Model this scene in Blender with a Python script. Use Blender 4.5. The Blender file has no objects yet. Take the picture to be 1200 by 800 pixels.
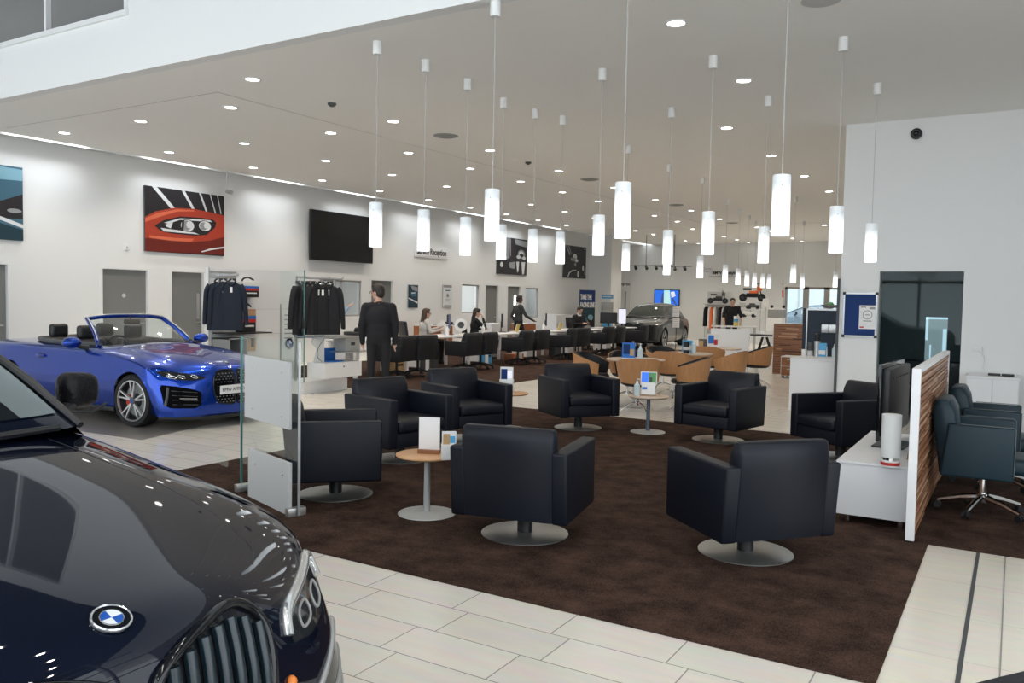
SKY, DOWN_W, LED_W, EXPO, HIGH_W = 3.3, 76, 4.0, 0.0, 130
BLUE_POSE = (-9.02, 6.96, -.4, .958)
CORNER = (-.27, 1.28, 180)
import bpy, bmesh, math, random
from mathutils import Vector, Matrix, Euler
from mathutils.bvhtree import BVHTree
S = bpy.context.scene
COL = S.collection
PI = math.pi
R = math.radians
rnd = random.Random(7)
# ------------------------------------------------------------------ camera (recovered from the vanishing points)
FPX, EYE = 972.0, 1.62
BX = Vector((0.85405421, 0.04215025, -0.51847349))
BY = Vector((0.51986478, -0.03424785, 0.85356177))
BZ = Vector((0.01822124, -0.99852413, -0.05116195))


def ray(px, py):
    c = Vector((px - 600, py - 400, FPX))
    return Vector((BX.dot(c), BY.dot(c), BZ.dot(c)))


def at_z(px, py, z=0.0):
    r = ray(px, py)
    return r * ((z - EYE) / r.z) + Vector((0, 0, EYE))


def at_x(px, py, x):
    r = ray(px, py)
    return r * (x / r.x) + Vector((0, 0, EYE))


def at_y(px, py, y):
    r = ray(px, py)
    return r * (y / r.y) + Vector((0, 0, EYE))


cam = bpy.data.cameras.new('camera')
cam.sensor_width = 36
cam.lens = FPX / 1200 * 36
cam.clip_start = 0.05
cam.clip_end = 200
cam_o = bpy.data.objects.new('camera', cam)
COL.objects.link(cam_o)
m = Matrix.Identity(4)
for i, b in enumerate((BX, BY, BZ)):
    m[i][0], m[i][1], m[i][2] = b.x, -b.y, -b.z
m[2][3] = EYE
cam_o.matrix_world = m
S.camera = cam_o

# ------------------------------------------------------------------ materials
MATS = {}
M = MATS


def mat(name, col=(.8, .8, .8), rough=.5, metal=0., emit=None, es=1., spec=.5, coat=0., trans=0., ior=1.45, alpha=1., bump=None, noise=None):
    m = bpy.data.materials.new(name)
    m.use_nodes = True
    nt = m.node_tree
    b = nt.nodes['Principled BSDF']
    b.inputs['Base Color'].default_value = (*col, 1)
    b.inputs['Roughness'].default_value = rough
    b.inputs['Metallic'].default_value = metal
    b.inputs['Specular IOR Level'].default_value = spec
    b.inputs['Coat Weight'].default_value = coat
    b.inputs['Coat Roughness'].default_value = .03
    b.inputs['Transmission Weight'].default_value = trans
    b.inputs['IOR'].default_value = ior
    b.inputs['Alpha'].default_value = alpha
    if emit:
        b.inputs['Emission Color'].default_value = (*emit, 1)
        b.inputs['Emission Strength'].default_value = es
    tc = None
    if bump or noise:
        tc = nt.nodes.new('ShaderNodeTexCoord')
    if noise:   # (scale, second colour, detail)
        n = nt.nodes.new('ShaderNodeTexNoise')
        n.inputs['Scale'].default_value = noise[0]
        n.inputs['Detail'].default_value = noise[2] if len(noise) > 2 else 4
        nt.links.new(tc.outputs['Object'], n.inputs['Vector'])
        r = nt.nodes.new('ShaderNodeValToRGB')
        r.color_ramp.elements[0].position = .35
        r.color_ramp.elements[1].position = .65
        r.color_ramp.elements[0].color = (*col, 1)
        r.color_ramp.elements[1].color = (*noise[1], 1)
        nt.links.new(n.outputs['Fac'], r.inputs['Fac'])
        nt.links.new(r.outputs['Color'], b.inputs['Base Color'])
    if bump:    # (scale, strength, distance)
        n = nt.nodes.new('ShaderNodeTexNoise')
        n.inputs['Scale'].default_value = bump[0]
        n.inputs['Detail'].default_value = 5
        nt.links.new(tc.outputs['Object'], n.inputs['Vector'])
        u = nt.nodes.new('ShaderNodeBump')
        u.inputs['Strength'].default_value = bump[1]
        u.inputs['Distance'].default_value = bump[2]
        nt.links.new(n.outputs['Fac'], u.inputs['Height'])
        nt.links.new(u.outputs['Normal'], b.inputs['Normal'])
    MATS[name] = m
    return m


def wood_mat(name, c1, c2, sc=(3, 40, 40), rough=.4):
    m = mat(name, c1, rough)
    nt = m.node_tree
    b = nt.nodes['Principled BSDF']
    tc = nt.nodes.new('ShaderNodeTexCoord')
    mp = nt.nodes.new('ShaderNodeMapping')
    mp.inputs['Scale'].default_value = sc
    n = nt.nodes.new('ShaderNodeTexNoise')
    n.inputs['Scale'].default_value = 1
    n.inputs['Detail'].default_value = 6
    n.inputs['Distortion'].default_value = .6
    r = nt.nodes.new('ShaderNodeValToRGB')
    r.color_ramp.elements[0].position = .3
    r.color_ramp.elements[1].position = .7
    r.color_ramp.elements[0].color = (*c1, 1)
    r.color_ramp.elements[1].color = (*c2, 1)
    L = nt.links.new
    L(tc.outputs['Object'], mp.inputs['Vector'])
    L(mp.outputs['Vector'], n.inputs['Vector'])
    L(n.outputs['Fac'], r.inputs['Fac'])
    L(r.outputs['Color'], b.inputs['Base Color'])
    return m


def glass_mat(name, tint=(.93, .98, .97), refl=.06, rough=0.02, mixc=(1, 1, 1)):
    """thin pane: mostly clear, with a fresnel reflection"""
    m = bpy.data.materials.new(name)
    m.use_nodes = True
    nt = m.node_tree
    nt.nodes.clear()
    o = nt.nodes.new('ShaderNodeOutputMaterial')
    t = nt.nodes.new('ShaderNodeBsdfTransparent')
    t.inputs['Color'].default_value = (*tint, 1)
    g = nt.nodes.new('ShaderNodeBsdfGlossy')
    g.inputs['Color'].default_value = (*mixc, 1)
    g.inputs['Roughness'].default_value = rough
    x = nt.nodes.new('ShaderNodeMixShader')
    f = nt.nodes.new('ShaderNodeLayerWeight')
    pw = nt.nodes.new('ShaderNodeMath')
    pw.operation = 'POWER'
    pw.inputs[1].default_value = 5
    a = nt.nodes.new('ShaderNodeMapRange')
    a.inputs['To Min'].default_value = refl
    a.inputs['To Max'].default_value = 1
    L = nt.links.new
    L(f.outputs['Facing'], pw.inputs[0])
    L(pw.outputs[0], a.inputs['Value'])
    L(a.outputs[0], x.inputs[0])
    L(t.outputs[0], x.inputs[1])
    L(g.outputs[0], x.inputs[2])
    L(x.outputs[0], o.inputs['Surface'])
    MATS[name] = m
    return m


mat('wall_paint', (.80, .81, .81), .75, bump=(60, .04, .002))
mat('ceiling_paint', (.91, .90, .87), .85)
mat('white_trim', (.78, .79, .79), .5)
mat('door_grey', (.20, .205, .20), .5)
mat('frame_grey', (.36, .35, .34), .4)
mat('seam_grey', (.5, .5, .49), .8)
mat('black_plastic', (.012, .013, .015), .4)
mat('black_gloss', (.006, .007, .009), .08)
mat('rubber', (.012, .012, .013), .7)
mat('board_grey', (.56, .575, .58), .4)
mat('leather', (.004, .006, .0125), .46, bump=(220, .25, .001), spec=.38)
mat('teal_leather', (.009, .026, .038), .42, bump=(220, .25, .001), spec=.35)
mat('matt_black', (.004, .004, .005), .9, spec=.05)
mat('piping_highlight', (.10, .12, .13), .5)
mat('visitor_black', (.011, .012, .016), .55, spec=.4)
mat('steel', (.62, .62, .60), .34, .9)
mat('base_grey', (.50, .51, .51), .45, .3)
mat('post_blue', (.16, .19, .24), .35, .5)
mat('cord_grey', (.45, .45, .44), .5)
mat('display_tile', (.16, .15, .14), .3, noise=(2.5, (.22, .205, .19), 5))
mat('chrome', (.8, .8, .8), .12, 1.)
mat('alu', (.55, .56, .57), .35, .8)
mat('white_lacquer', (.80, .81, .83), .35)
mat('white_plastic', (.78, .79, .79), .4)
mat('light_grey', (.55, .56, .56), .5)
mat('mid_grey', (.28, .29, .29), .5)
mat('dark_grey', (.07, .075, .08), .5)
mat('paper', (.82, .82, .82), .7)
mat('navy_board', (.008, .035, .15), .8)
mat('navy_panel', (.010, .024, .045), .55)
mat('blue_card', (.02, .16, .55), .5)
mat('sky_card', (.10, .42, .75), .5)
mat('green_card', (.10, .32, .12), .5)
mat('orange', (.75, .16, .04), .6)
mat('red', (.55, .03, .03), .5)
mat('yellow', (.75, .58, .15), .5)
mat('tan', (.50, .33, .16), .7)
mat('skin', (.62, .38, .29), .5)
mat('skin_dark', (.09, .045, .03), .5)
mat('hair_dark', (.02, .015, .012), .5)
mat('hair_brown', (.06, .032, .02), .5)
mat('cloth_black', (.012, .012, .015), .85, bump=(120, .3, .003))
mat('cloth_navy', (.012, .018, .032), .85, bump=(90, .3, .004))
mat('cloth_grey', (.05, .053, .056), .85)
mat('cloth_pale', (.55, .53, .51), .85)
mat('cloth_white', (.75, .75, .75), .85)
mat('cloth_blue', (.30, .40, .55), .85)
mat('teal_glass_edge', (.10, .26, .25), .15, spec=.6)
wood_mat('oak', (.42, .20, .085), (.50, .26, .115), (30, 30, 3), .42)
wood_mat('oak_top', (.60, .33, .16), (.68, .40, .21), (4, 40, 4), .35)
wood_mat('table_pale', (.56, .43, .33), (.62, .49, .38), (4, 40, 4), .3)
wood_mat('walnut', (.22, .095, .045), (.33, .15, .075), (3, 3, 60), .45)
wood_mat('walnut_light', (.42, .24, .14), (.50, .30, .19), (3, 3, 60), .45)
wood_mat('cherry', (.36, .12, .05), (.43, .16, .07), (4, 4, 30), .4)
glass_mat('pane', (.96, .985, .98), .05)
glass_mat('pane_display', (.90, .97, .95), .07)
glass_mat('pane_dark', (.30, .36, .38), .12)
glass_mat('pane_screen', (.72, .78, .78), .025, mixc=(.75, .85, .86))
mat('tv_black', (.006, .006, .008), .10, spec=.6)
mat('shade_glow', (.72, .76, .78), .4)
mat('lamp_emit', (1, 1, 1), .5, emit=(1, .96, .90), es=14)
mat('led_emit', (1, 1, 1), .5, emit=(.96, .98, 1), es=14)
mat('panel_emit', (1, 1, 1), .5, emit=(.95, .98, 1), es=10)
mat('screen_blue', (.02, .08, .4), .3, emit=(.03, .16, .75), es=.9)
mat('screen_pale', (.4, .6, .6), .3, emit=(.38, .68, .68), es=.9)
mat('screen_dark', (.05, .06, .1), .3, emit=(.05, .06, .12), es=.9)
mat('screen_white', (.5, .5, .55), .3, emit=(.62, .64, .78), es=.9)
mat('car_black', (.004, .006, .014), .3, coat=1., spec=0.)
M['car_black'].node_tree.nodes['Principled BSDF'].inputs['Coat IOR'].default_value = 1.38
mat('atrium_paint', (.05, .055, .07), .8)
mat('car_blue', (.004, .045, .36), .27, .7, coat=1., spec=.1)
M['car_blue'].node_tree.nodes['Principled BSDF'].inputs['Coat IOR'].default_value = 1.42
mat('car_grey', (.075, .08, .085), .32, .4, coat=1., spec=.2)
mat('grille_bar', (.004, .014, .022), .3, coat=.3)
mat('lamp_glass', (.025, .027, .03), .10, .2, coat=.6)
mat('lamp_bright', (.75, .78, .8), .12, .8)
mat('amber', (.7, .2, .03), .3)
mat('badge_blue', (.010, .075, .36), .3)
mat('badge_white', (.62, .66, .70), .3)
mat('tyre', (.010, .010, .011), .75)
mat('carbon', (.006, .006, .008), .38, spec=.25, bump=(28, .6, .02))

# pendant shade: opal glass, the lamp inside makes the lower half glow
sg = M['shade_glow']
nt = sg.node_tree
b = nt.nodes['Principled BSDF']
tc = nt.nodes.new('ShaderNodeTexCoord')
sx = nt.nodes.new('ShaderNodeSeparateXYZ')
mr = nt.nodes.new('ShaderNodeMapRange')
mr.inputs['From Min'].default_value = 0.10
mr.inputs['From Max'].default_value = .38
mr.inputs['To Min'].default_value = 2.0
mr.inputs['To Max'].default_value = .16
nt.links.new(tc.outputs['Object'], sx.inputs[0])
nt.links.new(sx.outputs['Z'], mr.inputs['Value'])
nt.links.new(mr.outputs[0], b.inputs['Emission Strength'])
b.inputs['Emission Color'].default_value = (.93, .97, 1, 1)


def tile_mat(name, c1, c2, mortar, bw, rh, off, loc, rot=0, rough=.22):
    m = mat(name, c1, rough)
    nt = m.node_tree
    b = nt.nodes['Principled BSDF']
    tc = nt.nodes.new('ShaderNodeTexCoord')
    mp = nt.nodes.new('ShaderNodeMapping')
    mp.inputs['Location'].default_value = loc
    mp.inputs['Rotation'].default_value = (0, 0, rot)
    br = nt.nodes.new('ShaderNodeTexBrick')
    br.offset = off
    br.offset_frequency = 2
    br.inputs['Color1'].default_value = (*c1, 1)
    br.inputs['Color2'].default_value = (*c2, 1)
    br.inputs['Mortar'].default_value = (*mortar, 1)
    br.inputs['Scale'].default_value = 1
    br.inputs['Mortar Size'].default_value = .0035
    br.inputs['Mortar Smooth'].default_value = .1
    br.inputs['Brick Width'].default_value = bw
    br.inputs['Row Height'].default_value = rh
    n = nt.nodes.new('ShaderNodeTexNoise')
    n.inputs['Scale'].default_value = 3
    n.inputs['Detail'].default_value = 6
    mp2 = nt.nodes.new('ShaderNodeMapping')
    mp2.inputs['Scale'].default_value = (1, 5, 1)
    mx = nt.nodes.new('ShaderNodeMixRGB')
    mx.blend_type = 'MULTIPLY'
    mx.inputs[0].default_value = .22
    L = nt.links.new
    L(tc.outputs['Object'], mp.inputs['Vector'])
    L(mp.outputs['Vector'], br.inputs['Vector'])
    L(tc.outputs['Object'], mp2.inputs['Vector'])
    L(mp2.outputs['Vector'], n.inputs['Vector'])
    L(br.outputs['Color'], mx.inputs[1])
    L(n.outputs['Color'], mx.inputs[2])
    L(mx.outputs[0], b.inputs['Base Color'])
    return m


tile_mat('floor_tile', (.84, .80, .73), (.78, .745, .68), (.34, .32, .30), .588, .29, .18, (.0, -.01, 0))
tile_mat('floor_tile_turned', (.87, .82, .72), (.84, .79, .69), (.70, .66, .58), .61, .60, .0, (.0, .15, 0), PI / 2)

# carpet: short brown pile with brushed patches
cm = mat('carpet_brown', (.040, .024, .019), .95, spec=.1)
nt = cm.node_tree
b = nt.nodes['Principled BSDF']
tc = nt.nodes.new('ShaderNodeTexCoord')
n1 = nt.nodes.new('ShaderNodeTexNoise')
n1.inputs['Scale'].default_value = 4.5
n1.inputs['Detail'].default_value = 8
n1.inputs['Roughness'].default_value = .65
n2 = nt.nodes.new('ShaderNodeTexNoise')
n2.inputs['Scale'].default_value = 130
n2.inputs['Detail'].default_value = 3
ad = nt.nodes.new('ShaderNodeMixRGB')
ad.inputs[0].default_value = .5
rp = nt.nodes.new('ShaderNodeValToRGB')
rp.color_ramp.elements[0].position = .40
rp.color_ramp.elements[1].position = .62
rp.color_ramp.elements[0].color = (.022, .0125, .0098, 1)
rp.color_ramp.elements[1].color = (.092, .054, .040, 1)
bu = nt.nodes.new('ShaderNodeBump')
bu.inputs['Strength'].default_value = .8
bu.inputs['Distance'].default_value = .01
L = nt.links.new
L(tc.outputs['Object'], n1.inputs['Vector'])
L(tc.outputs['Object'], n2.inputs['Vector'])
L(n1.outputs['Fac'], ad.inputs[1])
L(n2.outputs['Fac'], ad.inputs[2])
L(ad.outputs[0], rp.inputs['Fac'])
L(rp.outputs['Color'], b.inputs['Base Color'])
L(n2.outputs['Fac'], bu.inputs['Height'])
L(bu.outputs['Normal'], b.inputs['Normal'])


# ------------------------------------------------------------------ geometry helpers
class MB:
    """collects shapes, build() links them as one mesh object"""

    def __init__(s):
        s.bm = bmesh.new()
        s.mats = []
        s.cur = 0

    def use(s, name):
        if name not in s.mats:
            s.mats.append(name)
        s.cur = s.mats.index(name)
        return s

    def _fin(s, verts, mtx=None):
        if mtx is not None:
            bmesh.ops.transform(s.bm, matrix=mtx, verts=verts)
        fs = {f for v in verts for f in v.link_faces}
        for f in fs:
            f.material_index = s.cur
        return verts

    def box(s, c, d, rz=0, bev=0, mtx=None, seg=2):
        r = bmesh.ops.create_cube(s.bm, size=1)
        vs = r['verts']
        bmesh.ops.scale(s.bm, vec=d, verts=vs)
        if bev:
            es = list({e for v in vs for e in v.link_edges})
            o = bmesh.ops.bevel(s.bm, geom=es, offset=bev, segments=seg, affect='EDGES', profile=.6)
            vs = list({v for f in o['faces'] for v in f.verts} | {v for v in vs if v.is_valid})
            # gather the connected island
            seen = set(vs)
            st = list(vs)
            while st:
                v = st.pop()
                for e in v.link_edges:
                    w = e.other_vert(v)
                    if w not in seen:
                        seen.add(w)
                        st.append(w)
            vs = list(seen)
        t = Matrix.Translation(c) @ Matrix.Rotation(rz, 4, 'Z')
        if mtx is not None:
            t = mtx @ t
        return s._fin(vs, t)

    def bx(s, x0, x1, y0, y1, z0, z1, bev=0, seg=2):
        return s.box(((x0 + x1) / 2, (y0 + y1) / 2, (z0 + z1) / 2), (abs(x1 - x0), abs(y1 - y0), abs(z1 - z0)), 0, bev, None, seg)

    def cyl(s, p0, p1, r0, r1=None, seg=20, cap=True):
        p0, p1 = Vector(p0), Vector(p1)
        d = p1 - p0
        r1 = r0 if r1 is None else r1
        o = bmesh.ops.create_cone(s.bm, cap_ends=cap, cap_tris=False, segments=seg, radius1=r0, radius2=r1, depth=d.length)
        q = d.to_track_quat('Z', 'Y').to_matrix().to_4x4()
        return s._fin(o['verts'], Matrix.Translation((p0 + p1) / 2) @ q)

    def sph(s, c, r, seg=16, sc=(1, 1, 1), mtx=None):
        o = bmesh.ops.create_uvsphere(s.bm, u_segments=seg, v_segments=max(6, seg * 2 // 3), radius=r)
        t = Matrix.Translation(c)
        if mtx is not None:
            t = t @ mtx
        return s._fin(o['verts'], t @ Matrix.Diagonal((*sc, 1)))

    def lathe(s, prof, seg=32, c=(0, 0, 0), mtx=None):
        rings = []
        vs = []
        for (r, z) in prof:
            if r < 1e-6:
                v = s.bm.verts.new((0, 0, z))
                rings.append([v])
                vs.append(v)
            else:
                ring = [s.bm.verts.new((r * math.cos(2 * PI * k / seg), r * math.sin(2 * PI * k / seg), z)) for k in range(seg)]
                rings.append(ring)
                vs += ring
        for a, b in zip(rings, rings[1:]):
            if len(a) == 1 and len(b) == 1:
                continue
            for k in range(seg):
                k2 = (k + 1) % seg
                if len(a) == 1:
                    f = (a[0], b[k2], b[k])
                elif len(b) == 1:
                    f = (a[k], a[k2], b[0])
                else:
                    f = (a[k], a[k2], b[k2], b[k])
                s.bm.faces.new(f)
        t = Matrix.Translation(c)
        if mtx is not None:
            t = mtx @ t
        return s._fin(vs, t)

    def prism(s, poly, h, mtx):
        """poly in the local XY plane, extruded h along local Z, then mtx"""
        a = [s.bm.verts.new((x, y, 0)) for x, y in poly]
        b = [s.bm.verts.new((x, y, h)) for x, y in poly]
        n = len(poly)
        s.bm.faces.new(a[::-1])
        s.bm.faces.new(b)
        for k in range(n):
            s.bm.faces.new((a[k], a[(k + 1) % n], b[(k + 1) % n], b[k]))
        return s._fin(a + b, mtx)

    def flat(s, pts):
        vs = [s.bm.verts.new(p) for p in pts]
        s.bm.faces.new(vs)
        return s._fin(vs)

    def tube(s, path, r, seg=8, closed=False):
        P = [Vector(p) for p in path]
        n = len(P)
        rings = []
        up = Vector((0, 0, 1))
        prev = None
        for i, p in enumerate(P):
            a = P[(i - 1) % n] if (closed or i > 0) else p
            b = P[(i + 1) % n] if (closed or i < n - 1) else p
            t = (b - a).normalized()
            if prev is None:
                x = t.cross(up)
                if x.length < 1e-3:
                    x = t.cross(Vector((1, 0, 0)))
            else:
                x = prev - t * prev.dot(t)
            x.normalize()
            prev = x
            y = t.cross(x)
            rr = r[i] if isinstance(r, (list, tuple)) else r
            rings.append([s.bm.verts.new(p + x * (rr * math.cos(2 * PI * k / seg)) + y * (rr * math.sin(2 * PI * k / seg))) for k in range(seg)])
        for i in range(n if closed else n - 1):
            a, b = rings[i], rings[(i + 1) % n]
            for k in range(seg):
                s.bm.faces.new((a[k], a[(k + 1) % seg], b[(k + 1) % seg], b[k]))
        if not closed:
            s.bm.faces.new(rings[0][::-1])
            s.bm.faces.new(rings[-1])
        return s._fin([v for q in rings for v in q])

    def grid(s, G, closed=False):
        """G[i][j] points"""
        V = [[s.bm.verts.new(p) for p in row] for row in G]
        for a, b in zip(V, V[1:]):
            for k in range(len(a) - 1):
                s.bm.faces.new((a[k], a[k + 1], b[k + 1], b[k]))
        return s._fin([v for r_ in V for v in r_])

    def build(s, name, material=None, parent=None, smooth=None, loc=None, rz=0, normals=True):
        me = bpy.data.meshes.new(name)
        if normals:
            bmesh.ops.recalc_face_normals(s.bm, faces=s.bm.faces[:])
        s.bm.to_mesh(me)
        s.bm.free()
        if material:
            me.materials.append(M[material])
        else:
            for x in s.mats:
                me.materials.append(M[x])
        if smooth is None:
            smooth = 35
        if smooth:
            for p in me.polygons:
                p.use_smooth = True
            me.set_sharp_from_angle(angle=R(smooth))
        o = bpy.data.objects.new(name, me)
        COL.objects.link(o)
        if parent is not None:
            o.parent = parent
        if loc is not None:
            o.location = loc
        o.rotation_euler = (0, 0, rz)
        return o


def tag(o, label=None, cat=None, group=None, kind=None):
    if label:
        o['label'] = label
    if cat:
        o['category'] = cat
    if group:
        o['group'] = group
    if kind:
        o['kind'] = kind
    return o


def thing(name, label, cat, loc=(0, 0, 0), rz=0, group=None):
    o = bpy.data.objects.new(name, None)
    o.empty_display_size = .1
    COL.objects.link(o)
    o.location = loc
    o.rotation_euler = (0, 0, rz)
    return tag(o, label, cat, group)


def struct(o):
    o['kind'] = 'structure'
    return o


def dup(o, loc=None, rz=None, label=None, group=None, parent=None, scale=None):
    c = o.copy()
    COL.objects.link(c)
    if parent is not None:
        c.parent = parent
    if loc is not None:
        c.location = loc
    if rz is not None:
        c.rotation_euler = (0, 0, rz)
    if scale is not None:
        c.scale = (scale,) * 3
    if label:
        c['label'] = label
    if group:
        c['group'] = group
    for ch in list(o.children):
        dup(ch, parent=c)
    return c


def frame_to(origin, xdir, ydir):
    x = Vector(xdir).normalized()
    y = Vector(ydir)
    y = (y - x * y.dot(x)).normalized()
    z = x.cross(y)
    m = Matrix.Identity(4)
    for i in range(3):
        m[i][0], m[i][1], m[i][2], m[i][3] = x[i], y[i], z[i], origin[i]
    return m


def text_mesh(txt, size, mtx, name, material, parent=None, depth=.004, align='LEFT', bold=0.0, width=None):
    """letters as a solid mesh; width squeezes the line to that length"""
    cu = bpy.data.curves.new('letters', 'FONT')
    cu.body = txt
    cu.size = size
    cu.extrude = depth / 2
    cu.offset = bold
    cu.align_x = align
    cu.resolution_u = 3
    t = bpy.data.objects.new('letters', cu)
    COL.objects.link(t)
    dg = bpy.context.evaluated_depsgraph_get()
    me = bpy.data.meshes.new_from_object(t.evaluated_get(dg))
    bpy.data.objects.remove(t)
    bpy.data.curves.remove(cu)
    xs = [v.co.x for v in me.vertices]
    if width and xs:
        k = width / (max(xs) - min(xs))
        me.transform(Matrix.Diagonal((k, 1, 1, 1)))
    me.transform(mtx)
    me.materials.clear()
    me.materials.append(M[material])
    o = bpy.data.objects.new(name, me)
    COL.objects.link(o)
    if parent is not None:
        o.parent = parent
    return o


ORD = ['first', 'second', 'third', 'fourth', 'fifth', 'sixth', 'seventh', 'eighth', 'ninth', 'tenth', 'eleventh', 'twelfth', 'thirteenth', 'fourteenth']
# ================================================================== the room
XL, YR, YB, ZC, YF = -14.7, 12.75, 35.9, 4.2, 6.1     # picture wall, doorway wall, back wall, ceiling, upper fascia


def holed(name, axis, c, a0, a1, z0, z1, holes, th, material='wall_paint'):
    """wall slab on x=c or y=c running a0..a1, with rectangular holes (a0,a1,z0,z1); th may be negative"""
    xs = sorted({a0, a1, *[h[0] for h in holes], *[h[1] for h in holes]})
    zs = sorted({z0, z1, *[h[2] for h in holes], *[h[3] for h in holes]})
    mb = MB()
    for i in range(len(xs) - 1):
        z_run = None
        for j in range(len(zs) - 1):
            xm, zm = (xs[i] + xs[i + 1]) / 2, (zs[j] + zs[j + 1]) / 2
            if any(h[0] < xm < h[1] and h[2] < zm < h[3] for h in holes):
                continue
            if axis == 'x':
                mb.bx(c, c + th, xs[i], xs[i + 1], zs[j], zs[j + 1])
            else:
                mb.bx(xs[i], xs[i + 1], c, c + th, zs[j], zs[j + 1])
    bmesh.ops.remove_doubles(mb.bm, verts=mb.bm.verts[:], dist=1e-4)
    inner = [f for f in mb.bm.faces if False]
    # drop the doubled faces between neighbouring blocks
    seen = {}
    dead = []
    for f in mb.bm.faces:
        k = tuple(sorted(v.index for v in f.verts))
        seen.setdefault(k, []).append(f)
    return struct(mb.build(name, material, smooth=0))


# floor
fl = MB()
fl.flat([(-19, -6, 0), (-.45, -6, 0), (-.45, 6.25, 0), (-19, 6.25, 0)])
fl.flat([(-19, 6.25, 0), (9, 6.25, 0), (9, 37, 0), (-19, 37, 0)])
fl.flat([(-19, 37, -.02), (9, 37, -.02), (9, 70, -.02), (-19, 70, -.02)])
struct(fl.build('floor', 'floor_tile', smooth=0))
fl = MB()
fl.flat([(-.45, -6, 0), (9, -6, 0), (9, 6.25, 0), (-.45, 6.25, 0)])
struct(fl.build('floor_border', 'floor_tile_turned', smooth=0))
t = MB().use('display_tile')
t.prism([(-14.5, 5.3), (-9.3, 5.55), (-8.15, 5.62), (-8.72, 7.6), (-9.2, 8.7), (-14.5, 8.7)], .0015, Matrix.Translation((0, 0, .0003)))
struct(t.build('floor_display_area', smooth=0))
t = MB().use('dark_grey')
t.bx(-.162, -.142, -5.9, 6.24, .0005, .003)
struct(t.build('trim_1', smooth=0))
t = MB().use('mid_grey')
t.bx(.0, .006, -5.9, 6.24, .0005, .0025)
struct(t.build('trim_2', smooth=0))


def carpet(name, poly, label):
    mb = MB().use('carpet_brown')
    mb.prism(poly, .0095, Matrix.Translation((0, 0, .0005)))
    o = mb.build(name, smooth=0)
    tag(o, label, 'carpet')
    return o


carpet('carpet', [(-6.46, 3.78), (-.45, 3.78), (-.45, 6.25), (4.4, 6.25), (4.4, 10.58), (-6.46, 10.58)], 'dark brown carpet under the swivel lounge armchairs')
carpet('carpet', [(-13.9, 11.0), (-8.25, 11.0), (-8.25, 26.9), (-13.9, 26.9)], 'dark brown carpet strip under the long row of service desks')


def lx(px, py):
    return at_x(px, py, XL)


def rect_l(px0, px1, py0, py1=None):
    """y0,y1,z0,z1 on the picture wall from left/right pixels and top/bottom rows read at the left edge"""
    a, b = lx(px0, py0), lx(px1, py0)
    z1 = a.z
    z0 = lx(px0, py1).z if py1 else 0.0
    return a.y, b.y, z0, z1


DH = 2.05
win_l = [rect_l(375, 424, 327, 371), rect_l(541.5, 562, 333, 367), rect_l(616, 631.5, 337, 372)]
doors_l = [(lx(-20, 313).y, lx(8.5, 313).y), (lx(120, 317).y, lx(173, 317).y), (lx(201, 320).y, lx(238.5, 320).y), (lx(435, 331).y, lx(460, 331).y),
           (lx(569, 336).y, lx(584, 336).y), (lx(595, 337).y, lx(610, 337).y)]
holes = [(a, b_, z0, z1) for a, b_, z0, z1 in win_l] + [(a, b_, 0, DH) for a, b_ in doors_l]
holed('wall_left', 'x', XL, -6, 30.3, 0, ZC + .6, holes, -.14)
for i, (a, b_) in enumerate(doors_l):
    d = thing('door_%d' % (i + 1), None, None, (XL - .06, a, 0))
    struct(d)
    w = b_ - a
    mb = MB().use('door_grey')
    mb.bx(-.04, .0, .005, w - .005, .005, DH - .005)
    struct(mb.build('door_leaf', parent=d, smooth=0))
    mb = MB().use('wall_paint')
    for y in (-.035, w + .035):
        mb.bx(.056, .070, y - .035, y + .035, .0, DH)
    mb.bx(.056, .070, -.07, w + .07, DH, DH + .07)
    struct(mb.build('door_frame', parent=d))
    mb = MB().use('alu')
    hy = w - .07 if i != 5 else .07
    mb.bx(.0, .03, hy - .012, hy + .012, 1.0, 1.024)
    mb.bx(.025, .037, hy - .10, hy + .012, 1.0, 1.024)
    struct(mb.build('door_handle', parent=d))
    if i in (2, 5):
        mb = MB().use('alu' if i == 2 else 'panel_emit')
        if i == 2:
            mb.bx(.0, .004, w - .13, w - .06, 1.08, 1.62)
        else:
            mb.bx(.0, .004, w * .62, w * .76, 1.02, 1.75)
        struct(mb.build('door_plate' if i == 2 else 'vision_panel', parent=d, smooth=0))
    if i == 1:
        mb = MB().use('light_grey')
        mb.lathe([(0, 0), (.04, 0), (.04, .004), (0, .004)], 16, (0, 0, 0), Matrix.Translation((0, w * .5, 1.55)) @ Matrix.Rotation(PI / 2, 4, 'Y'))
        struct(mb.build('door_sign', parent=d))
for i, (a, b_, z0, z1) in enumerate(win_l):
    wn = thing('window_%d' % (i + 1), None, None, (XL - .07, a, z0))
    struct(wn)
    w, h = b_ - a, z1 - z0
    mb = MB().use('frame_grey')
    for y0, y1, q0, q1 in ((0, .04, 0, h), (w - .04, w, 0, h), (0, w, 0, .04), (0, w, h - .04, h)):
        mb.bx(-.03, .03, y0, y1, q0, q1)
    if i == 0:
        mb.bx(-.03, .03, w * .52, w * .55, 0, h)
    struct(mb.build('window_frame', parent=wn, smooth=0))
    mb = MB().use('pane')
    mb.flat([(0, .04, .04), (0, w - .04, .04), (0, w - .04, h - .04), (0, .04, h - .04)])
    struct(mb.build('window_glass', parent=wn, smooth=0))
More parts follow.
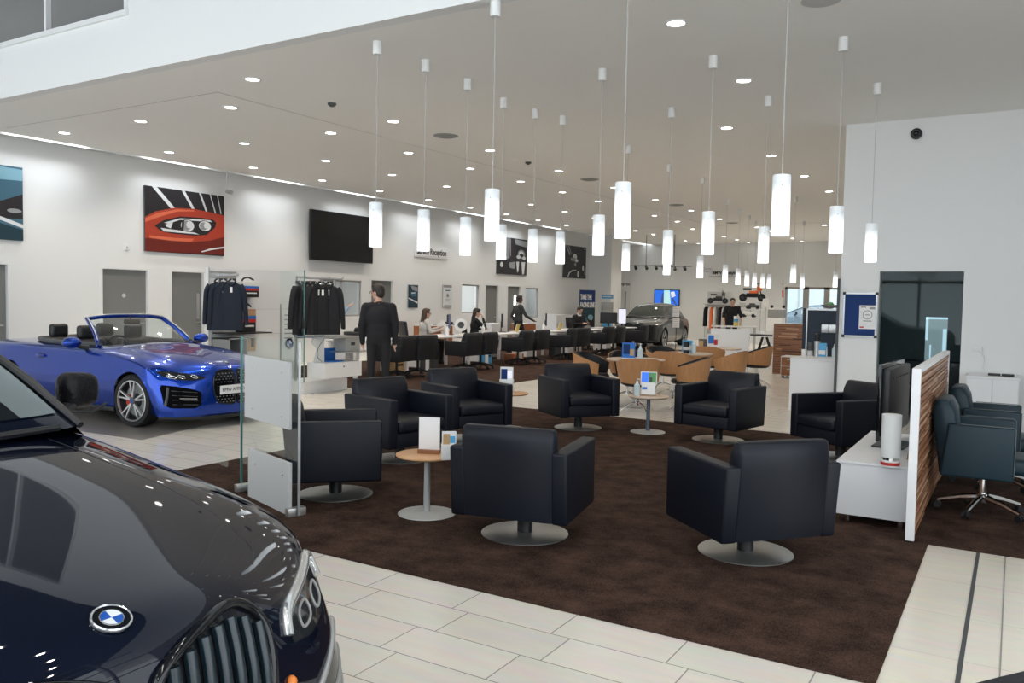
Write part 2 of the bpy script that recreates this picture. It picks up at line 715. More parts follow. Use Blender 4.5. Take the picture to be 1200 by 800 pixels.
# the offices behind the picture wall
mb = MB().use('wall_paint')
mb.bx(-18, -17.9, -6, 37, 0, 3)
mb.bx(-18, XL - .14, -6, -5.9, 0, 3)
mb.bx(-18, XL - .14, 19.2, 19.3, 0, 3)
mb.bx(-18, XL - .14, 23.3, 23.4, 0, 3)
struct(mb.build('wall_office', smooth=0))
mb = MB().use('ceiling_paint')
mb.bx(-18, XL - .14, -6, 30, 2.9, 3.0)
struct(mb.build('ceiling_office', smooth=0))
for k, y in enumerate((15.5, 21.2, 25.2)):  # panels out of view, added to light the offices
    o = MB().use('panel_emit')
    o.bx(-16.9, -15.6, y - .6, y + .6, 2.86, 2.9)
    o = o.build('added_panel_light', smooth=0)
    tag(o, 'unseen square ceiling panel light added to the office behind the %s wall window' % ('first', 'second', 'third')[k], 'light', 'unseen office ceiling panels')

# pier at the end of the picture wall and the recess beyond it
pj = MB().use('wall_paint')
pj.bx(XL - .1, at_y(716, 330, 30.0).x, 30.0, 31.0, 0, ZC)
struct(pj.build('wall_pier', smooth=0))
mb = MB().use('wall_paint')
mb.bx(-19, XL - .14, 30.85, 31.0, 0, ZC)
mb.bx(-19, -18.85, 30.3, 36, 0, ZC)
struct(mb.build('wall_recess', smooth=0))

# back wall with a wide glazed opening
a, b_ = at_y(920, 336, YB), at_y(986, 336, YB)
bw = (a.x, b_.x + .9, .0, a.z)
holed('wall_back', 'y', YB, -19, -1.95, 0, ZC, [bw], .15)
wn = struct(thing('window_4', None, None, (bw[0], YB + .02, 0)))
w, h = bw[1] - bw[0], bw[3]
mb = MB().use('frame_grey')
for x0, x1 in ((0, .1), (w * .235, w * .31), (w * .50, w * .57), (w * .75, w * .8), (w - .06, w)):
    mb.bx(x0, x1, 0, .1, 0, h)
mb.bx(0, w, 0, .1, h - .1, h)
mb.bx(0, w, 0, .1, 0, .1)
struct(mb.build('window_frame', parent=wn, smooth=0))
mb = MB().use('pane')
mb.flat([(.05, .05, .05), (w - .05, .05, .05), (w - .05, .05, h - .05), (.05, .05, h - .05)])
struct(mb.build('window_glass', parent=wn, smooth=0))

# doorway wall on the right
dl, dr = at_y(1031, 318, YR), at_y(1130, 318, YR)
DX0, DX1, DZ = dl.x, dr.x, dl.z
xl = at_y(992, 146, YR).x
holed('wall_right', 'y', YR, xl, 7.0, 0, ZC, [(DX0, DX1, 0, DZ)], .2)
mb = MB().use('wall_paint')
mb.bx(-2.0, -1.85, YR + .2, YB, 0, ZC)
struct(mb.build('wall_side', smooth=0))
mb = MB().use('dark_grey')
mb.bx(xl - .035, xl - .002, YR - .03, YR + .2, 0, 2.0)
struct(mb.build('trim_3', smooth=0))
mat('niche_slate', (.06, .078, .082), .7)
mb = MB().use('niche_slate')
mb.bx(-1.85, .4, YR + 1.6, YR + 1.7, 0, 3)
mb.bx(.4, .5, YR + .2, YR + 1.7, 0, 3)
mb.bx(-1.85, .5, YR + .2, YR + 1.7, 2.6, 2.7)
struct(mb.build('wall_niche', smooth=0))
wn = struct(thing('window_5', None, None, (DX0, YR + .12, 0)))
w = DX1 - DX0
mb = MB().use('pane_screen')
mb.flat([(.0, 0, 0), (w, 0, 0), (w, 0, DZ), (0, 0, DZ)])
struct(mb.build('window_glass', parent=wn, smooth=0))

# ceiling, upper fascia and the double-height space the photograph is taken from
mb = MB().use('ceiling_paint')
mb.bx(-13.92 - .42, 9, YF + .15, 37, ZC, ZC + .12)
struct(mb.build('ceiling', smooth=0))
mb = MB().use('ceiling_paint')
mb.bx(-19, XL - .14, 30, 37, ZC, ZC + .12)
mb.bx(XL, -14.3, YF, 37, ZC + .22, ZC + .3)
struct(mb.build('ceiling_cove', smooth=0))
FX0, FX1 = -19, 9
u0 = at_y(0, 52, YF).z
ux = at_y(148, 12, YF).x
holed('wall_fascia', 'y', YF, FX0, FX1, ZC, 7.6, [(-18, ux, u0, 6.9)], .15)
wn = struct(thing('window_6', None, None, (0, YF + .06, 0)))
mat('upper_pane', (.22, .22, .215), .25)
mb = MB().use('upper_pane')
mb.flat([(-18, .05, u0), (ux, .05, u0), (ux, .05, 6.9), (-18, .05, 6.9)])
struct(mb.build('window_glass', parent=wn, smooth=0))
mb = MB().use('white_trim')
um = at_y(49, 20, YF).x
sp = ux - um
for k in range(5):
    x = um - k * sp * 1.02
    mb.bx(x - .025, x + .025, -.02, .05, u0, 6.9)
mb.bx(-18, ux + .04, -.10, .04, u0 - .06, u0)
mb.bx(ux - .02, ux + .04, -.08, .04, u0, 6.9)
struct(mb.build('window_frame', parent=wn, smooth=0))
mb = MB().use('atrium_paint')
mb.bx(-19, 9, -6, YF + .2, 7.6, 7.7)
struct(mb.build('ceiling_atrium', smooth=0))
# plasterboard joints
mb = MB().use('seam_grey')
mb.bx(-13.9, -8.87, 7.22, 7.235, ZC - .002, ZC)
mb.bx(-8.885, -8.87, 7.22, 27.5, ZC - .002, ZC)
mb.bx(-14.3, -2.2, 27.45, 27.47, ZC - .003, ZC)
struct(mb.build('trim_4', smooth=0))
# glazed facades behind and to the right of the camera
mb = MB().use('frame_grey')
for k in range(15):
    x = -18.9 + k * 2
    mb.bx(x - .04, x + .04, -6.05, -5.9, 0, 7.6)
for z in (.0, 2.4, 4.2, 5.9, 7.5):
    mb.bx(-19, 9, -6.05, -5.92, z, z + .1)
struct(mb.build('window_7', smooth=0))
mb = MB().use('frame_grey')
for k in range(6):
    y = -5.9 + k * 2.05
    mb.bx(4.95, 5.08, y - .04, y + .04, 0, 7.6)
for z in (.0, 2.4, 4.15, 5.9, 7.5):
    mb.bx(4.95, 5.05, -6, 6.2, z, z + .1)
struct(mb.build('window_8', smooth=0))
mb = MB().use('wall_paint')
mb.bx(-19, -18.9, -6, 6.2, 4.6, 7.6)
struct(mb.build('wall_atrium', smooth=0))
mb = MB().use('wall_paint')
mb.bx(5.0, 5.1, 6.2, YR, 0, ZC)
struct(mb.build('wall_far_right', smooth=0))

# ------------------------------------------------------------------ daylight
wd = bpy.data.worlds.new('sky')
S.world = wd
wd.use_nodes = True
bg = wd.node_tree.nodes['Background']
bg.inputs['Color'].default_value = (.88, .95, 1.0, 1)
bg.inputs['Strength'].default_value = SKY

# ------------------------------------------------------------------ recessed downlights
def downlight_master():
    t = thing('downlight', 'x', 'light', (0, 0, 0))
    mb = MB().use('white_trim')
    mb.lathe([(.11, 0), (.11, -.006), (.09, -.012), (.078, -.006), (.078, 0)], 28)
    mb.build('trim_ring', parent=t)
    mb = MB().use('lamp_emit')
    mb.lathe([(.078, -.006), (0, -.006)], 28)
    mb.build('lens', parent=t)
    return t


SPOT = bpy.data.lights.new('downlight_beam', 'SPOT')
SPOT.energy = DOWN_W
SPOT.color = (1, .90, .77)
SPOT.spot_size = R(125)
SPOT.spot_blend = .7
SPOT.shadow_soft_size = .07
ROWS = [('in the ceiling row closest to the picture wall', [(-13.43, 7.89 + 1.965 * k) for k in range(10)]),
        ('in the second ceiling row from the picture wall', [(-11.42, 7.89 + 1.965 * k) for k in range(10)]),
        ('in the third ceiling row from the picture wall', [(-9.42, 7.89 + 1.965 * k) for k in range(10)]),
        ('in the row over the service carpet edge', [(-7.96, y) for y in (6.99, 9.62, 12.25, 14.79, 17.46, 20.0, 22.69, 25.31)]),
        ('in the ceiling row over the round tables', [(-3.77, y) for y in (12.2, 14.8, 17.42, 19.99)]),
        ('in the ceiling row over the lounge armchairs', [(-2.81, 7.45), (-2.82, 9.71)]),
        ('in the far ceiling row beyond the pier', [(-14.3, 33.8)]),
        ('in the far ceiling row above the grey car', [(-12.05, y) for y in (28.4, 30.16, 31.9, 33.74, 35.37)]),
        ('in the far row above the clothes rail', [(-9.87, y) for y in (28.38, 30.2, 32.0, 33.75, 35.45)]),
        ('in the far row above the toy shelves', [(-7.64, y) for y in (28.4, 30.05, 31.85, 33.63, 35.28)]),
        ('in the far row by the back windows', [(-5.46, y) for y in (28.38, 30.1, 31.9)])]
mst = downlight_master()
first = True
for where, pts in ROWS:
    for k, (x, y) in enumerate(pts):
        lab = 'recessed downlight, %s from the front %s' % (ORD[k], where)
        if first:
            o = mst
            o.location = (x, y, ZC)
            o['label'] = lab
            o['group'] = 'recessed ceiling downlights'
            first = False
        else:
            o = dup(mst, (x, y, ZC), 0, lab, 'recessed ceiling downlights')
        if y > 35:
            continue
        l = bpy.data.objects.new('downlight_beam', SPOT)
        COL.objects.link(l)
        l.location = (x, y, ZC - .03)
# unseen high lamps of the double-height space, added to brighten the floor below
HB = bpy.data.lights.new('unseen_high_beam', 'SPOT')
HB.energy = HIGH_W
HB.color = (1, .95, .87)
HB.spot_size = R(110)
HB.spot_blend = .6
HB.shadow_soft_size = .12
hb = None
for i, x in enumerate((-12, -8.5, -5, -1.8, .3, 2.2, 4)):
    for j, y in enumerate((-4.2, -.8, 2.6)):
        lab = 'unseen high lamp in the dark atrium ceiling, %s row from the glazing, %s from left' % (ORD[j], ORD[i])
        if hb is None:
            hb = thing('unseen_high_lamp', lab, 'light', (x, y, 7.6), 0, 'unseen high lamps of the double-height space')
            mb = MB().use('white_trim')
            mb.lathe([(.16, 0), (.16, -.10), (.14, -.10), (.13, -.05)], 24)
            mb.build('housing', parent=hb)
            mb = MB().use('lamp_emit')
            mb.lathe([(.135, -.06), (0, -.06)], 24)
            mb.build('lens', parent=hb)
        else:
            dup(hb, (x, y, 7.6), 0, lab)
        l = bpy.data.objects.new('unseen_high_beam', HB)
        COL.objects.link(l)
        l.location = (x, y, 7.48)
# LED strips along the cove above the picture wall
LED = [(5, 156, 98, 173), (170, 184, 240, 197), (294, 207, 350, 216.5), (392, 223, 438, 231), (471, 236.5, 508, 243), (534.5, 247.5, 566.5, 253), (588.5, 257, 615, 262), (634.5, 265, 657, 268.5)]
mb = MB().use('white_trim')
mb.bx(-14.42, -14.39, YF, 30.0, ZC - .02, ZC + .3)
struct(mb.build('trim_5', smooth=0))
for k, (x0, y0, x1, y1) in enumerate(LED):
    a, b_ = at_z(x0, y0, ZC).y, at_z(x1, y1, ZC).y
    mb = MB().use('led_emit')
    mb.bx(-14.375, -14.335, a, b_, ZC + .02, ZC + .03)
    o = mb.build('led_strip', smooth=0)
    tag(o, 'white LED strip in the ceiling cove, %s from the left along the picture wall' % ORD[k], 'light', 'LED strips along the cove')
    la = bpy.data.lights.new('led_wash', 'AREA')
    la.shape = 'RECTANGLE'
    la.size, la.size_y = .05, b_ - a
    la.energy = LED_W * (b_ - a)
    la.color = (.93, .97, 1)
    lo = bpy.data.objects.new('led_wash', la)
    COL.objects.link(lo)
    lo.location = (-14.30, (a + b_) / 2, ZC - .01)
    lo.rotation_euler = (0, R(8), 0)
    la.spread = R(105)
# spotlight hanging from the ceiling by the picture wall
p = at_x(266, 224, XL + .35)
t = thing('wall_spotlight', 'small grey bracket lamp under the ceiling between the red car picture and the television', 'light', (p.x, p.y, p.z))
mb = MB().use('alu')
mb.cyl((0, 0, ZC - p.z), (0, 0, .0), .012)
mb.build('stem', parent=t)
mb = MB().use('alu')
mb.cyl((-.02, 0, 0), (.14, 0, -.03), .035, .045)
mb.build('head', parent=t)
# vents, smoke detectors, speaker, camera
def vent(px, py, lab):
    p = at_z(px, py, ZC)
    mb = MB().use('mid_grey')
    mb.lathe([(0, -.012), (.05, -.012), (.06, -.02), (.10, -.012), (.11, -.02), (.15, -.010), (.16, -.016), (.20, -.004), (.2, 0)], 28)
    o = mb.build('ceiling_vent', loc=(p.x, p.y, ZC))
    tag(o, lab, 'vent', 'round ceiling vents')


vent(522.5, 159, 'round grey ceiling vent closest to the camera')
vent(691, 210, 'round grey ceiling vent, second in line from the camera')
vent(792.5, 240, 'round grey ceiling vent, third in line from the camera')
vent(858, 261, 'round grey ceiling vent, furthest in line from the camera')
for px, py, lab in ((389, 121, 'small smoke detector on the ceiling near the white fascia'), (619, 190, 'small smoke detector on the ceiling above the hanging lamps')):
    p = at_z(px, py, ZC)
    mb = MB().use('dark_grey')
    mb.lathe([(0, -.045), (.03, -.045), (.035, -.03), (.055, -.025), (.06, 0)], 20)
    tag(mb.build('smoke_detector', loc=(p.x, p.y, ZC)), lab, 'smoke detector', 'ceiling smoke detectors')
mb = MB().use('light_grey')
mb.lathe([(0, -.01), (.15, -.012), (.165, -.006), (.165, 0)], 36)
tag(mb.build('ceiling_speaker', loc=(-1.53, 7.47, ZC)), 'round grey loudspeaker flush in the ceiling at the top edge of the view', 'speaker')
p = at_y(1074, 157, YR)
t = thing('security_camera', 'small black dome camera high on the doorway wall', 'camera', (p.x, YR, p.z))
mb = MB().use('black_plastic')
mb.lathe([(.075, 0), (.075, .03), (.06, .035), (0, .035)], 24, (0, 0, 0), Matrix.Rotation(PI / 2, 4, 'X'))
mb.build('mount', parent=t)
mb = MB().use('black_gloss')
mb.sph((0, -.045, 0), .05)
mb.build('dome', parent=t)

# ------------------------------------------------------------------ hanging lamps
def pendant_master():
    t = thing('pendant_lamp', 'x', 'lamp')
    mb = MB().use('white_plastic')
    mb.cyl((0, 0, ZC - 2.13 - .13), (0, 0, ZC - 2.13), .045, seg=24)
    mb.build('ceiling_rose', parent=t)
    mb = MB().use('cord_grey')
    mb.cyl((0, 0, .43), (0, 0, ZC - 2.13 - .12), .0032, seg=8)
    mb.build('cord', parent=t)
    mb = MB().use('shade_glow')
    mb.lathe([(0, .012), (.058, .006), (.066, 0), (.066, .445), (.06, .45), (0, .45)], 28)
    mb.build('shade', parent=t)
    mb = MB().use('chrome')
    for q in range(3):
        mb.sph((.067 * math.cos(q * 2.1 + .8), .067 * math.sin(q * 2.1 + .8), .37), .006, 8)
    mb.build('fixing_screw', parent=t)
    return t


PEND = [('in the row nearest the picture wall', [(440, 289), (496, 294), (545, 299), (587, 304), (624, 307), (656, 309), (733, 317), (781, 322), (820, 325.5)]),
        ('in the second row from the picture wall', [(576, 282), (701, 299), (782, 309)]),
        ('in the third row from the picture wall', [(729, 279), (829, 298), (894, 308)]),
        ('in the row nearest the doorway wall', [(914, 276), (979, 296), (1020, 307)]),
        ('in the far row above the clothes rail', [(849.5, 331), (864.5, 333.5), (875, 335), (884, 336.5), (893.4, 337), (901, 337.5)]),
        ('in the far group before the back windows', [(929.2, 331.5), (939.8, 337.3), (978.6, 336.5)])]
pm = pendant_master()
first = True
for where, pts in PEND:
    for k, (px, py) in enumerate(pts):
        p = at_z(px, py, 2.13)
        lab = 'glowing cylinder lamp, %s from the front %s' % (ORD[k], where)
        if first:
            pm.location = p
            pm['label'] = lab
            pm['group'] = 'hanging cylinder lamps'
            first = False
        else:
            dup(pm, p, 0, lab, 'hanging cylinder lamps')
# ================================================================== lounge armchairs
def sloped_box(mb, x0, x1, top, bot, z0, z1, bev=.02, seg=3):
    """box whose y range is bot=(y0,y1) at z0 and top=(y0,y1) at z1"""
    vs = mb.box((0, 0, 0), (1, 1, 1))
    for v in vs:
        t = v.co.z > 0
        yy = top if t else bot
        v.co = Vector((x1 if v.co.x > 0 else x0, yy[1] if v.co.y > 0 else yy[0], z1 if t else z0))
    es = list({e for v in vs for e in v.link_edges})
    bmesh.ops.bevel(mb.bm, geom=es, offset=bev, segments=seg, affect='EDGES', profile=.55)


def chair_body(t, W, yf, yt, yb, za, zb, zt, leather, arm_w=.105, seat_z=.43, lean=.10, front_lean=0.0, arm_rear=None, seat_out=.012):
    """square upholstered armchair: arms, seat, seat cushion, backrest; faces +Y"""
    for s in (-1, 1):
        mb = MB().use(leather)
        x0, x1 = sorted((s * W, s * (W - arm_w)))
        ar = arm_rear or (yt, yb)
        sloped_box(mb, x0, x1, (ar[0], yf), (ar[1], yf + front_lean), zb, za, .018)
        mb.build('armrest', parent=t, smooth=50)
    wi = W - arm_w - .002
    mb = MB().use(leather)
    sloped_box(mb, -wi, wi, (yb + .05, yf - .012), (yb + .02, yf - .012), zb + .004, seat_z - .10, .012)
    mb.build('seat_base', parent=t, smooth=50)
    mb = MB().use(leather)
    sloped_box(mb, -wi + .004, wi - .004, (yt + .15, yf + seat_out), (yt + .15, yf + seat_out), seat_z - .105, seat_z + .012, .04, 4)
    for v in mb.bm.verts:   # soft crown
        if v.co.z > seat_z - .02:
            u = v.co.x / wi
            v.co.z += .016 * (1 - u * u)
    mb.build('seat_cushion', parent=t, smooth=60)
    mb = MB().use(leather)
    n = 8
    pts = []
    wb = wi + .020
    sec = []
    for i in range(n + 1):
        k = i / n
        z = zb + .01 + (zt - zb - .01) * k
        back = yb - .008 + (yt - yb) * min(1, k * 1.25)
        front = yt + .22 + .0 - lean * k
        if k > .9:
            front -= .015 * (k - .9) / .1
            back += .008 * (k - .9) / .1
        if k == 1:
            front -= .012
            back += .006
        sec.append((z, back, front))
    rings = []
    for (z, ba, fr) in sec:
        w = wb
        zz = z
        c = .022
        rings.append([(-w, ba + c, zz), (-w + c, ba, zz), (0, ba - .006, zz), (w - c, ba, zz), (w, ba + c, zz), (w, fr - c, zz), (w - c, fr, zz), (0, fr + .012, zz), (-w + c, fr, zz), (-w, fr - c, zz)])
    V = [[mb.bm.verts.new(p) for p in r_] for r_ in rings]
    for a, b_ in zip(V, V[1:]):
        for k in range(10):
            mb.bm.faces.new((a[k], a[(k + 1) % 10], b_[(k + 1) % 10], b_[k]))
    mb.bm.faces.new(V[0][::-1])
    # rounded top
    top = [mb.bm.verts.new((p[0] * .955, (p[1] - (sec[-1][1] + sec[-1][2]) / 2) * .72 + (sec[-1][1] + sec[-1][2]) / 2, zt + .012)) for p in rings[-1]]
    for k in range(10):
        mb.bm.faces.new((V[-1][k], V[-1][(k + 1) % 10], top[(k + 1) % 10], top[k]))
    mb.bm.faces.new(top)
    mb._fin(mb.bm.verts[:])
    mb.build('backrest', parent=t, smooth=50)


def disc_base(t, zb):
    mb = MB().use('steel')
    mb.lathe([(0, .026), (.05, .026), (.07, .026), (.10, .024), (.288, .020), (.30, .016), (.30, .0125), (0, .0125)], 64)
    mb.build('base_plate', parent=t, smooth=40)
    mb = MB().use('black_plastic')
    mb.cyl((0, 0, .02), (0, 0, zb + .01), .052, seg=28)
    mb.cyl((0, 0, zb - .03), (0, 0, zb + .012), .10, seg=28)
    mb.build('column', parent=t)


def lounge_master():
    t = thing('lounge_armchair', 'x', 'armchair')
    chair_body(t, .40, .347, -.401, -.36, .655, .188, .785, 'leather')
    disc_base(t, .188)
    return t


LOUNGE = [(-2.834, 4.881, 11.7, 'black square leather swivel armchair with its back to us beside the near orange-topped side table'),
          (-1.441, 5.333, 48.4, 'black square leather swivel armchair with its back to us closest to the white cabinet'),
          (-4.68, 4.978, -46.2, 'black leather swivel armchair seen side on behind the glass display panel'),
          (-5.191, 6.436, -103.1, 'black leather swivel armchair with its back to the man in the black jumper, facing right'),
          (-5.33, 7.809, -114.8, 'black leather swivel armchair between the far side table and the near armchair row, facing right'),
          (-4.685, 9.36, -126.8, 'black leather swivel armchair facing us left of the side table with the tablet stand'),
          (-2.94, 9.549, 168.9, 'black leather swivel armchair facing us right of the side table with the tablet stand'),
          (-1.538, 9.294, 140.7, 'black leather swivel armchair behind the white cabinet below the blue pinboard')]
lm = lounge_master()
for k, (x, y, rz, lab) in enumerate(LOUNGE):
    if k == 0:
        lm.location = (x, y, 0)
        lm.rotation_euler = (0, 0, R(rz))
        lm['label'] = lab
        lm['group'] = 'black lounge armchairs on the carpet'
    else:
        dup(lm, (x, y, 0), R(rz), lab, 'black lounge armchairs on the carpet')


# one more armchair close to the camera, only its top edge is in view
pc = at_z(1171, 787, .795)
fd = Vector((.82, -.57, 0))
dup(lm, pc + fd * .39 + Vector((0, 0, -.795 - .012)), R(-125), 'dark armchair close to us, only a top edge in the bottom right corner', 'armchairs near the camera')


# teal office armchairs behind the slatted partition
def star_base(t, zt, r, metal, n=5, caster=True, rot=.3, r_arm=.022):
    for k in range(n):
        a = rot + 2 * PI * k / n
        d = Vector((math.cos(a), math.sin(a), 0))
        mb = MB().use(metal)
        mb.tube([d * .03 + Vector((0, 0, .135)), d * (r * .5) + Vector((0, 0, .115)), d * r + Vector((0, 0, .072 if caster else .02))], [r_arm * 1.3, r_arm, r_arm * .75], 8)
        leg = mb.build('leg', parent=t)
        if caster:
            mb = MB().use('black_plastic')
            q = d * r
            s = Vector((-d.y, d.x, 0))
            for e in (-1, 1):
                mb.cyl(q + s * (e * .008) + Vector((0, 0, .039)), q + s * (e * .026) + Vector((0, 0, .039)), .026, seg=14)
            mb.cyl(q + Vector((0, 0, .04)), q + Vector((0, 0, .075)), .009, seg=8)
            mb.build('caster', parent=leg)
    mb = MB().use(metal)
    mb.cyl((0, 0, .10), (0, 0, .17), .045, seg=20)
    mb.cyl((0, 0, .17), (0, 0, zt), .027, seg=16)
    mb.build('column', parent=t)


def teal_master():
    t = thing('office_armchair', 'x', 'armchair')
    chair_body(t, .31, .20, -.345, -.285, .725, .325, .885, 'teal_leather', .07, .47, .085, 0, (-.24, -.285), .10)
    star_base(t, .33, .31, 'chrome', rot=.95)
    for s in (-1, 1):
        mb = MB().use('piping_highlight')  # piping kept paler than the leather for the highlights along the arms
        x = s * .31 - s * .004
        mb.tube([(x, -.16, .729), (x, .185, .729), (x, .203, .715), (x, .201, .36)], .0035, 6)
        mb.build('piping', parent=t)
    return t


tm = teal_master()
tm.location = (-.17, 7.38, .011)
tm.rotation_euler = (0, 0, R(-90))
tag(tm, 'teal leather office armchair nearest us against the slatted wooden partition', 'armchair', 'teal office armchairs')
dup(tm, (-.13, 8.55, .011), R(-90), 'teal leather office armchair behind its twin against the slatted wooden partition', 'teal office armchairs')


# ------------------------------------------------------------------ pedestal side tables
def side_table(x, y, top_z, rad, topm, basem, label, colm=None):
    t = thing('side_table', label, 'table', (x, y, 0), 0, 'round side tables between the lounge armchairs')
    mb = MB().use(topm)
    mb.lathe([(0, top_z - .022), (rad - .02, top_z - .022), (rad, top_z - .010), (rad, top_z - .002), (rad - .004, top_z), (0, top_z)], 56)
    mb.build('tabletop', parent=t)
    mb = MB().use(colm or basem)
    mb.cyl((0, 0, .02), (0, 0, top_z - .02), .026, .022, seg=24)
    mb.build('column', parent=t)
    mb = MB().use(basem)
    mb.lathe([(0, .03), (.03, .03), (.06, .024), (.21, .018), (.215, .0125), (0, .0125)], 56)
    mb.build('base_plate', parent=t, smooth=40)
    return t


TZ = .46
pb = at_z(500, 603)
n_t = (pb.x, pb.y)
side_table(*n_t, TZ, .235, 'oak_top', 'base_grey', 'round orange wood side table holding the blank white card stand')
pb = at_z(759, 507)
m_t = (pb.x, pb.y)
side_table(*m_t, TZ, .25, 'table_pale', 'base_grey', 'round pale wood side table between the two armchairs facing us', 'post_blue')
f_t = (-5.33, 8.74)
side_table(*f_t, TZ, .235, 'oak_top', 'base_grey', 'round wooden side table half hidden behind the second armchair')

# blank white card in a wooden block
def card_stand(x, y, rz, label):
    t = thing('card_stand', label, 'sign', (x, y, TZ), rz)
    mb = MB().use('walnut')
    mb.bx(-.082, .082, -.03, .03, 0, .03, .002)
    mb.build('block', parent=t)
    mb = MB().use('paper')
    mb.bx(-.08, .08, -.002, .002, .02, .27)
    mb.build('card', parent=t, smooth=0)


cp = at_z(503, 531, TZ)
card_stand(cp.x, cp.y, R(22), 'blank white upright card in a dark wooden block on the near side table')


def leaflet_box(p, rz, w, h, label, mats, hname='leaflet_holder'):
    t = thing(hname, label, 'leaflets', p, rz)
    mb = MB().use('white_plastic')
    mb.bx(-w / 2, w / 2, -.03, .03, 0, h * .55, .002)
    mb.build('holder', parent=t)
    mb = MB().use(mats[0])
    mb.bx(-w * .46, w * .46, -.012, .022, h * .1, h)
    mb.use(mats[1])
    mb.bx(-w * .40, w * .05, -.0135, -.011, h * .55, h * .93)
    mb.use(mats[2])
    mb.bx(w * .05, w * .38, -.0135, -.011, h * .6, h * .85)
    mb.build('leaflet', parent=t, smooth=0)


cp = at_z(526, 538, TZ)
leaflet_box((cp.x, cp.y, TZ), R(40), .11, .2, 'white leaflet box with a photo front beside the blank card', ('paper', 'tan', 'sky_card'))
leaflet_box((-5.29, 8.60, TZ), R(25), .17, .33, 'purple and white leaflet holder on the far side table', ('paper', 'navy_board', 'screen_white'))


def tablet_stand(p, rz, label):
    t = thing('display_stand', label, 'display', p, rz)
    mb = MB().use('white_plastic')
    tilt = Matrix.Rotation(R(-14), 4, 'X')
    mb.box((0, .01, .090), (.17, .05, .15), 0, .004, tilt)
    mb.build('stand', parent=t)
    mb = MB().use('white_plastic')
    mb.box((0, 0, .215), (.20, .012, .17), 0, .004, tilt)
    mb.build('tablet', parent=t)
    mb = MB().use('screen_blue')
    mb.box((-.045, -.0068, .215), (.085, .002, .148), 0, 0, tilt)
    mb.use('green_card')
    mb.box((.045, -.0068, .215), (.09, .002, .148), 0, 0, tilt)
    mb.use('dark_grey')
    mb.box((.04, -.0080, .20), (.06, .002, .06), .3, 0, tilt)
    mb.build('screen', parent=t, smooth=0)
    mb = MB().use('blue_card')
    mb.box((-.045, -.0165, .09), (.06, .002, .03), 0, 0, tilt)
    mb.build('badge', parent=t, smooth=0)


tablet_stand((m_t[0], m_t[1] - .02, TZ + .001), R(18), 'white tablet stand with a blue and green screen on the pale side table')


def pump_bottle(p, h, body, label, cap='white_plastic', grp=None, sc=1.0):
    t = thing('pump_bottle', label, 'bottle', p, rnd.uniform(0, 3), grp)
    mb = MB().use(body)
    r_ = h * .17
    mb.lathe([(0, 0), (r_, .0), (r_, h * .62), (r_ * .5, h * .72), (r_ * .4, h * .76), (0, h * .76)], 16)
    mb.build('bottle_body', parent=t)
    mb = MB().use(cap)
    mb.cyl((0, 0, h * .74), (0, 0, h * .84), r_ * .45, seg=12)
    mb.cyl((0, 0, h * .84), (0, 0, h * .96), r_ * .16, seg=8)
    mb.bx(-r_ * .2, r_ * .9, -r_ * .2, r_ * .2, h * .94, h)
    mb.build('pump', parent=t)
    return t


mat('gel_clear', (.55, .66, .70), .15)
pump_bottle((m_t[0] - .12, m_t[1] - .09, TZ), .21, 'gel_clear', 'clear hand gel pump bottle left of the tablet stand')

# ------------------------------------------------------------------ slatted partition, cabinet and screen
PX, PY0, PY1, PH = -.56, 6.2, 9.0, 1.20
t = thing('slatted_partition', 'freestanding partition of brown wooden slats in a white frame', 'partition', (PX, PY0, 0))
mb = MB().use('white_lacquer')
mb.bx(-.03, .025, 0, .045, .02, PH, .002)
mb.bx(-.03, .025, PY1 - PY0 - .045, PY1 - PY0, .02, PH, .002)
mb.bx(-.03, .025, 0.045, PY1 - PY0 - .045, PH - .03, PH)
mb.bx(-.03, -.005, .045, PY1 - PY0 - .045, .05, PH - .03)
mb.build('frame', parent=t, smooth=0)
mb = MB()
q = random.Random(3)
z = .05
while z < PH - .05:
    hgt = .028
    y = .045
    while y < PY1 - PY0 - .05:
        L_ = q.uniform(.5, 1.5)
        y1 = min(y + L_, PY1 - PY0 - .045)
        mb.use('walnut_light' if q.random() < .3 else 'walnut')
        d = q.choice((.022, .024, .016))
        mb.bx(-.005, d, y + .0008, y1 - .0008, z, z + hgt - .008)
        y = y1
    z += hgt
mb.use('black_plastic')
mb.bx(-.004, -.001, .05, PY1 - PY0 - .05, .05, PH - .03)
mb.build('slat_panel', parent=t, smooth=0)
for y in (.06, PY1 - PY0 - .06):
    mb = MB().use('dark_grey')
    mb.cyl((0, y, .0125), (0, y, .03), .02, seg=12)
    mb.build('foot', parent=t)

CX0, CX1, CY0, CY1, CZ0, CZ1 = -1.09, -.595, 6.5, 8.2, .07, .47
t = thing('low_cabinet', 'low white cabinet beside the slatted partition carrying the black screen', 'cabinet', (CX0, CY0, 0))
W, D = CX1 - CX0, CY1 - CY0
mb = MB().use('white_lacquer')
mb.bx(0, W, 0, D, CZ0, CZ1 - .02, .003)
mb.build('body', parent=t, smooth=0)
mb = MB().use('white_lacquer')
mb.bx(-.01, W, -.01, D + .01, CZ1 - .018, CZ1, .002)
mb.build('top', parent=t, smooth=0)
for x in (.07, W - .07):
    for y in (.07, D - .07):
        mb = MB().use('chrome')
        mb.cyl((x, y, .0125), (x, y, CZ0), .022, seg=14)
        mb.build('foot', parent=t)
p = at_z(1037, 532, CZ1)
t = thing('display_screen', 'large black flat screen seen edge on, standing on the low white cabinet', 'screen', (p.x - .03, p.y + .0, CZ1), R(-3))
mb = MB().use('black_gloss')
mb.box((-.03, .50, .39), (.03, 1.0, .60), 0, .008)
mb.build('panel', parent=t)
mb = MB().use('black_plastic')
mb.box((.012, .50, .39), (.06, .92, .54), 0, .02)
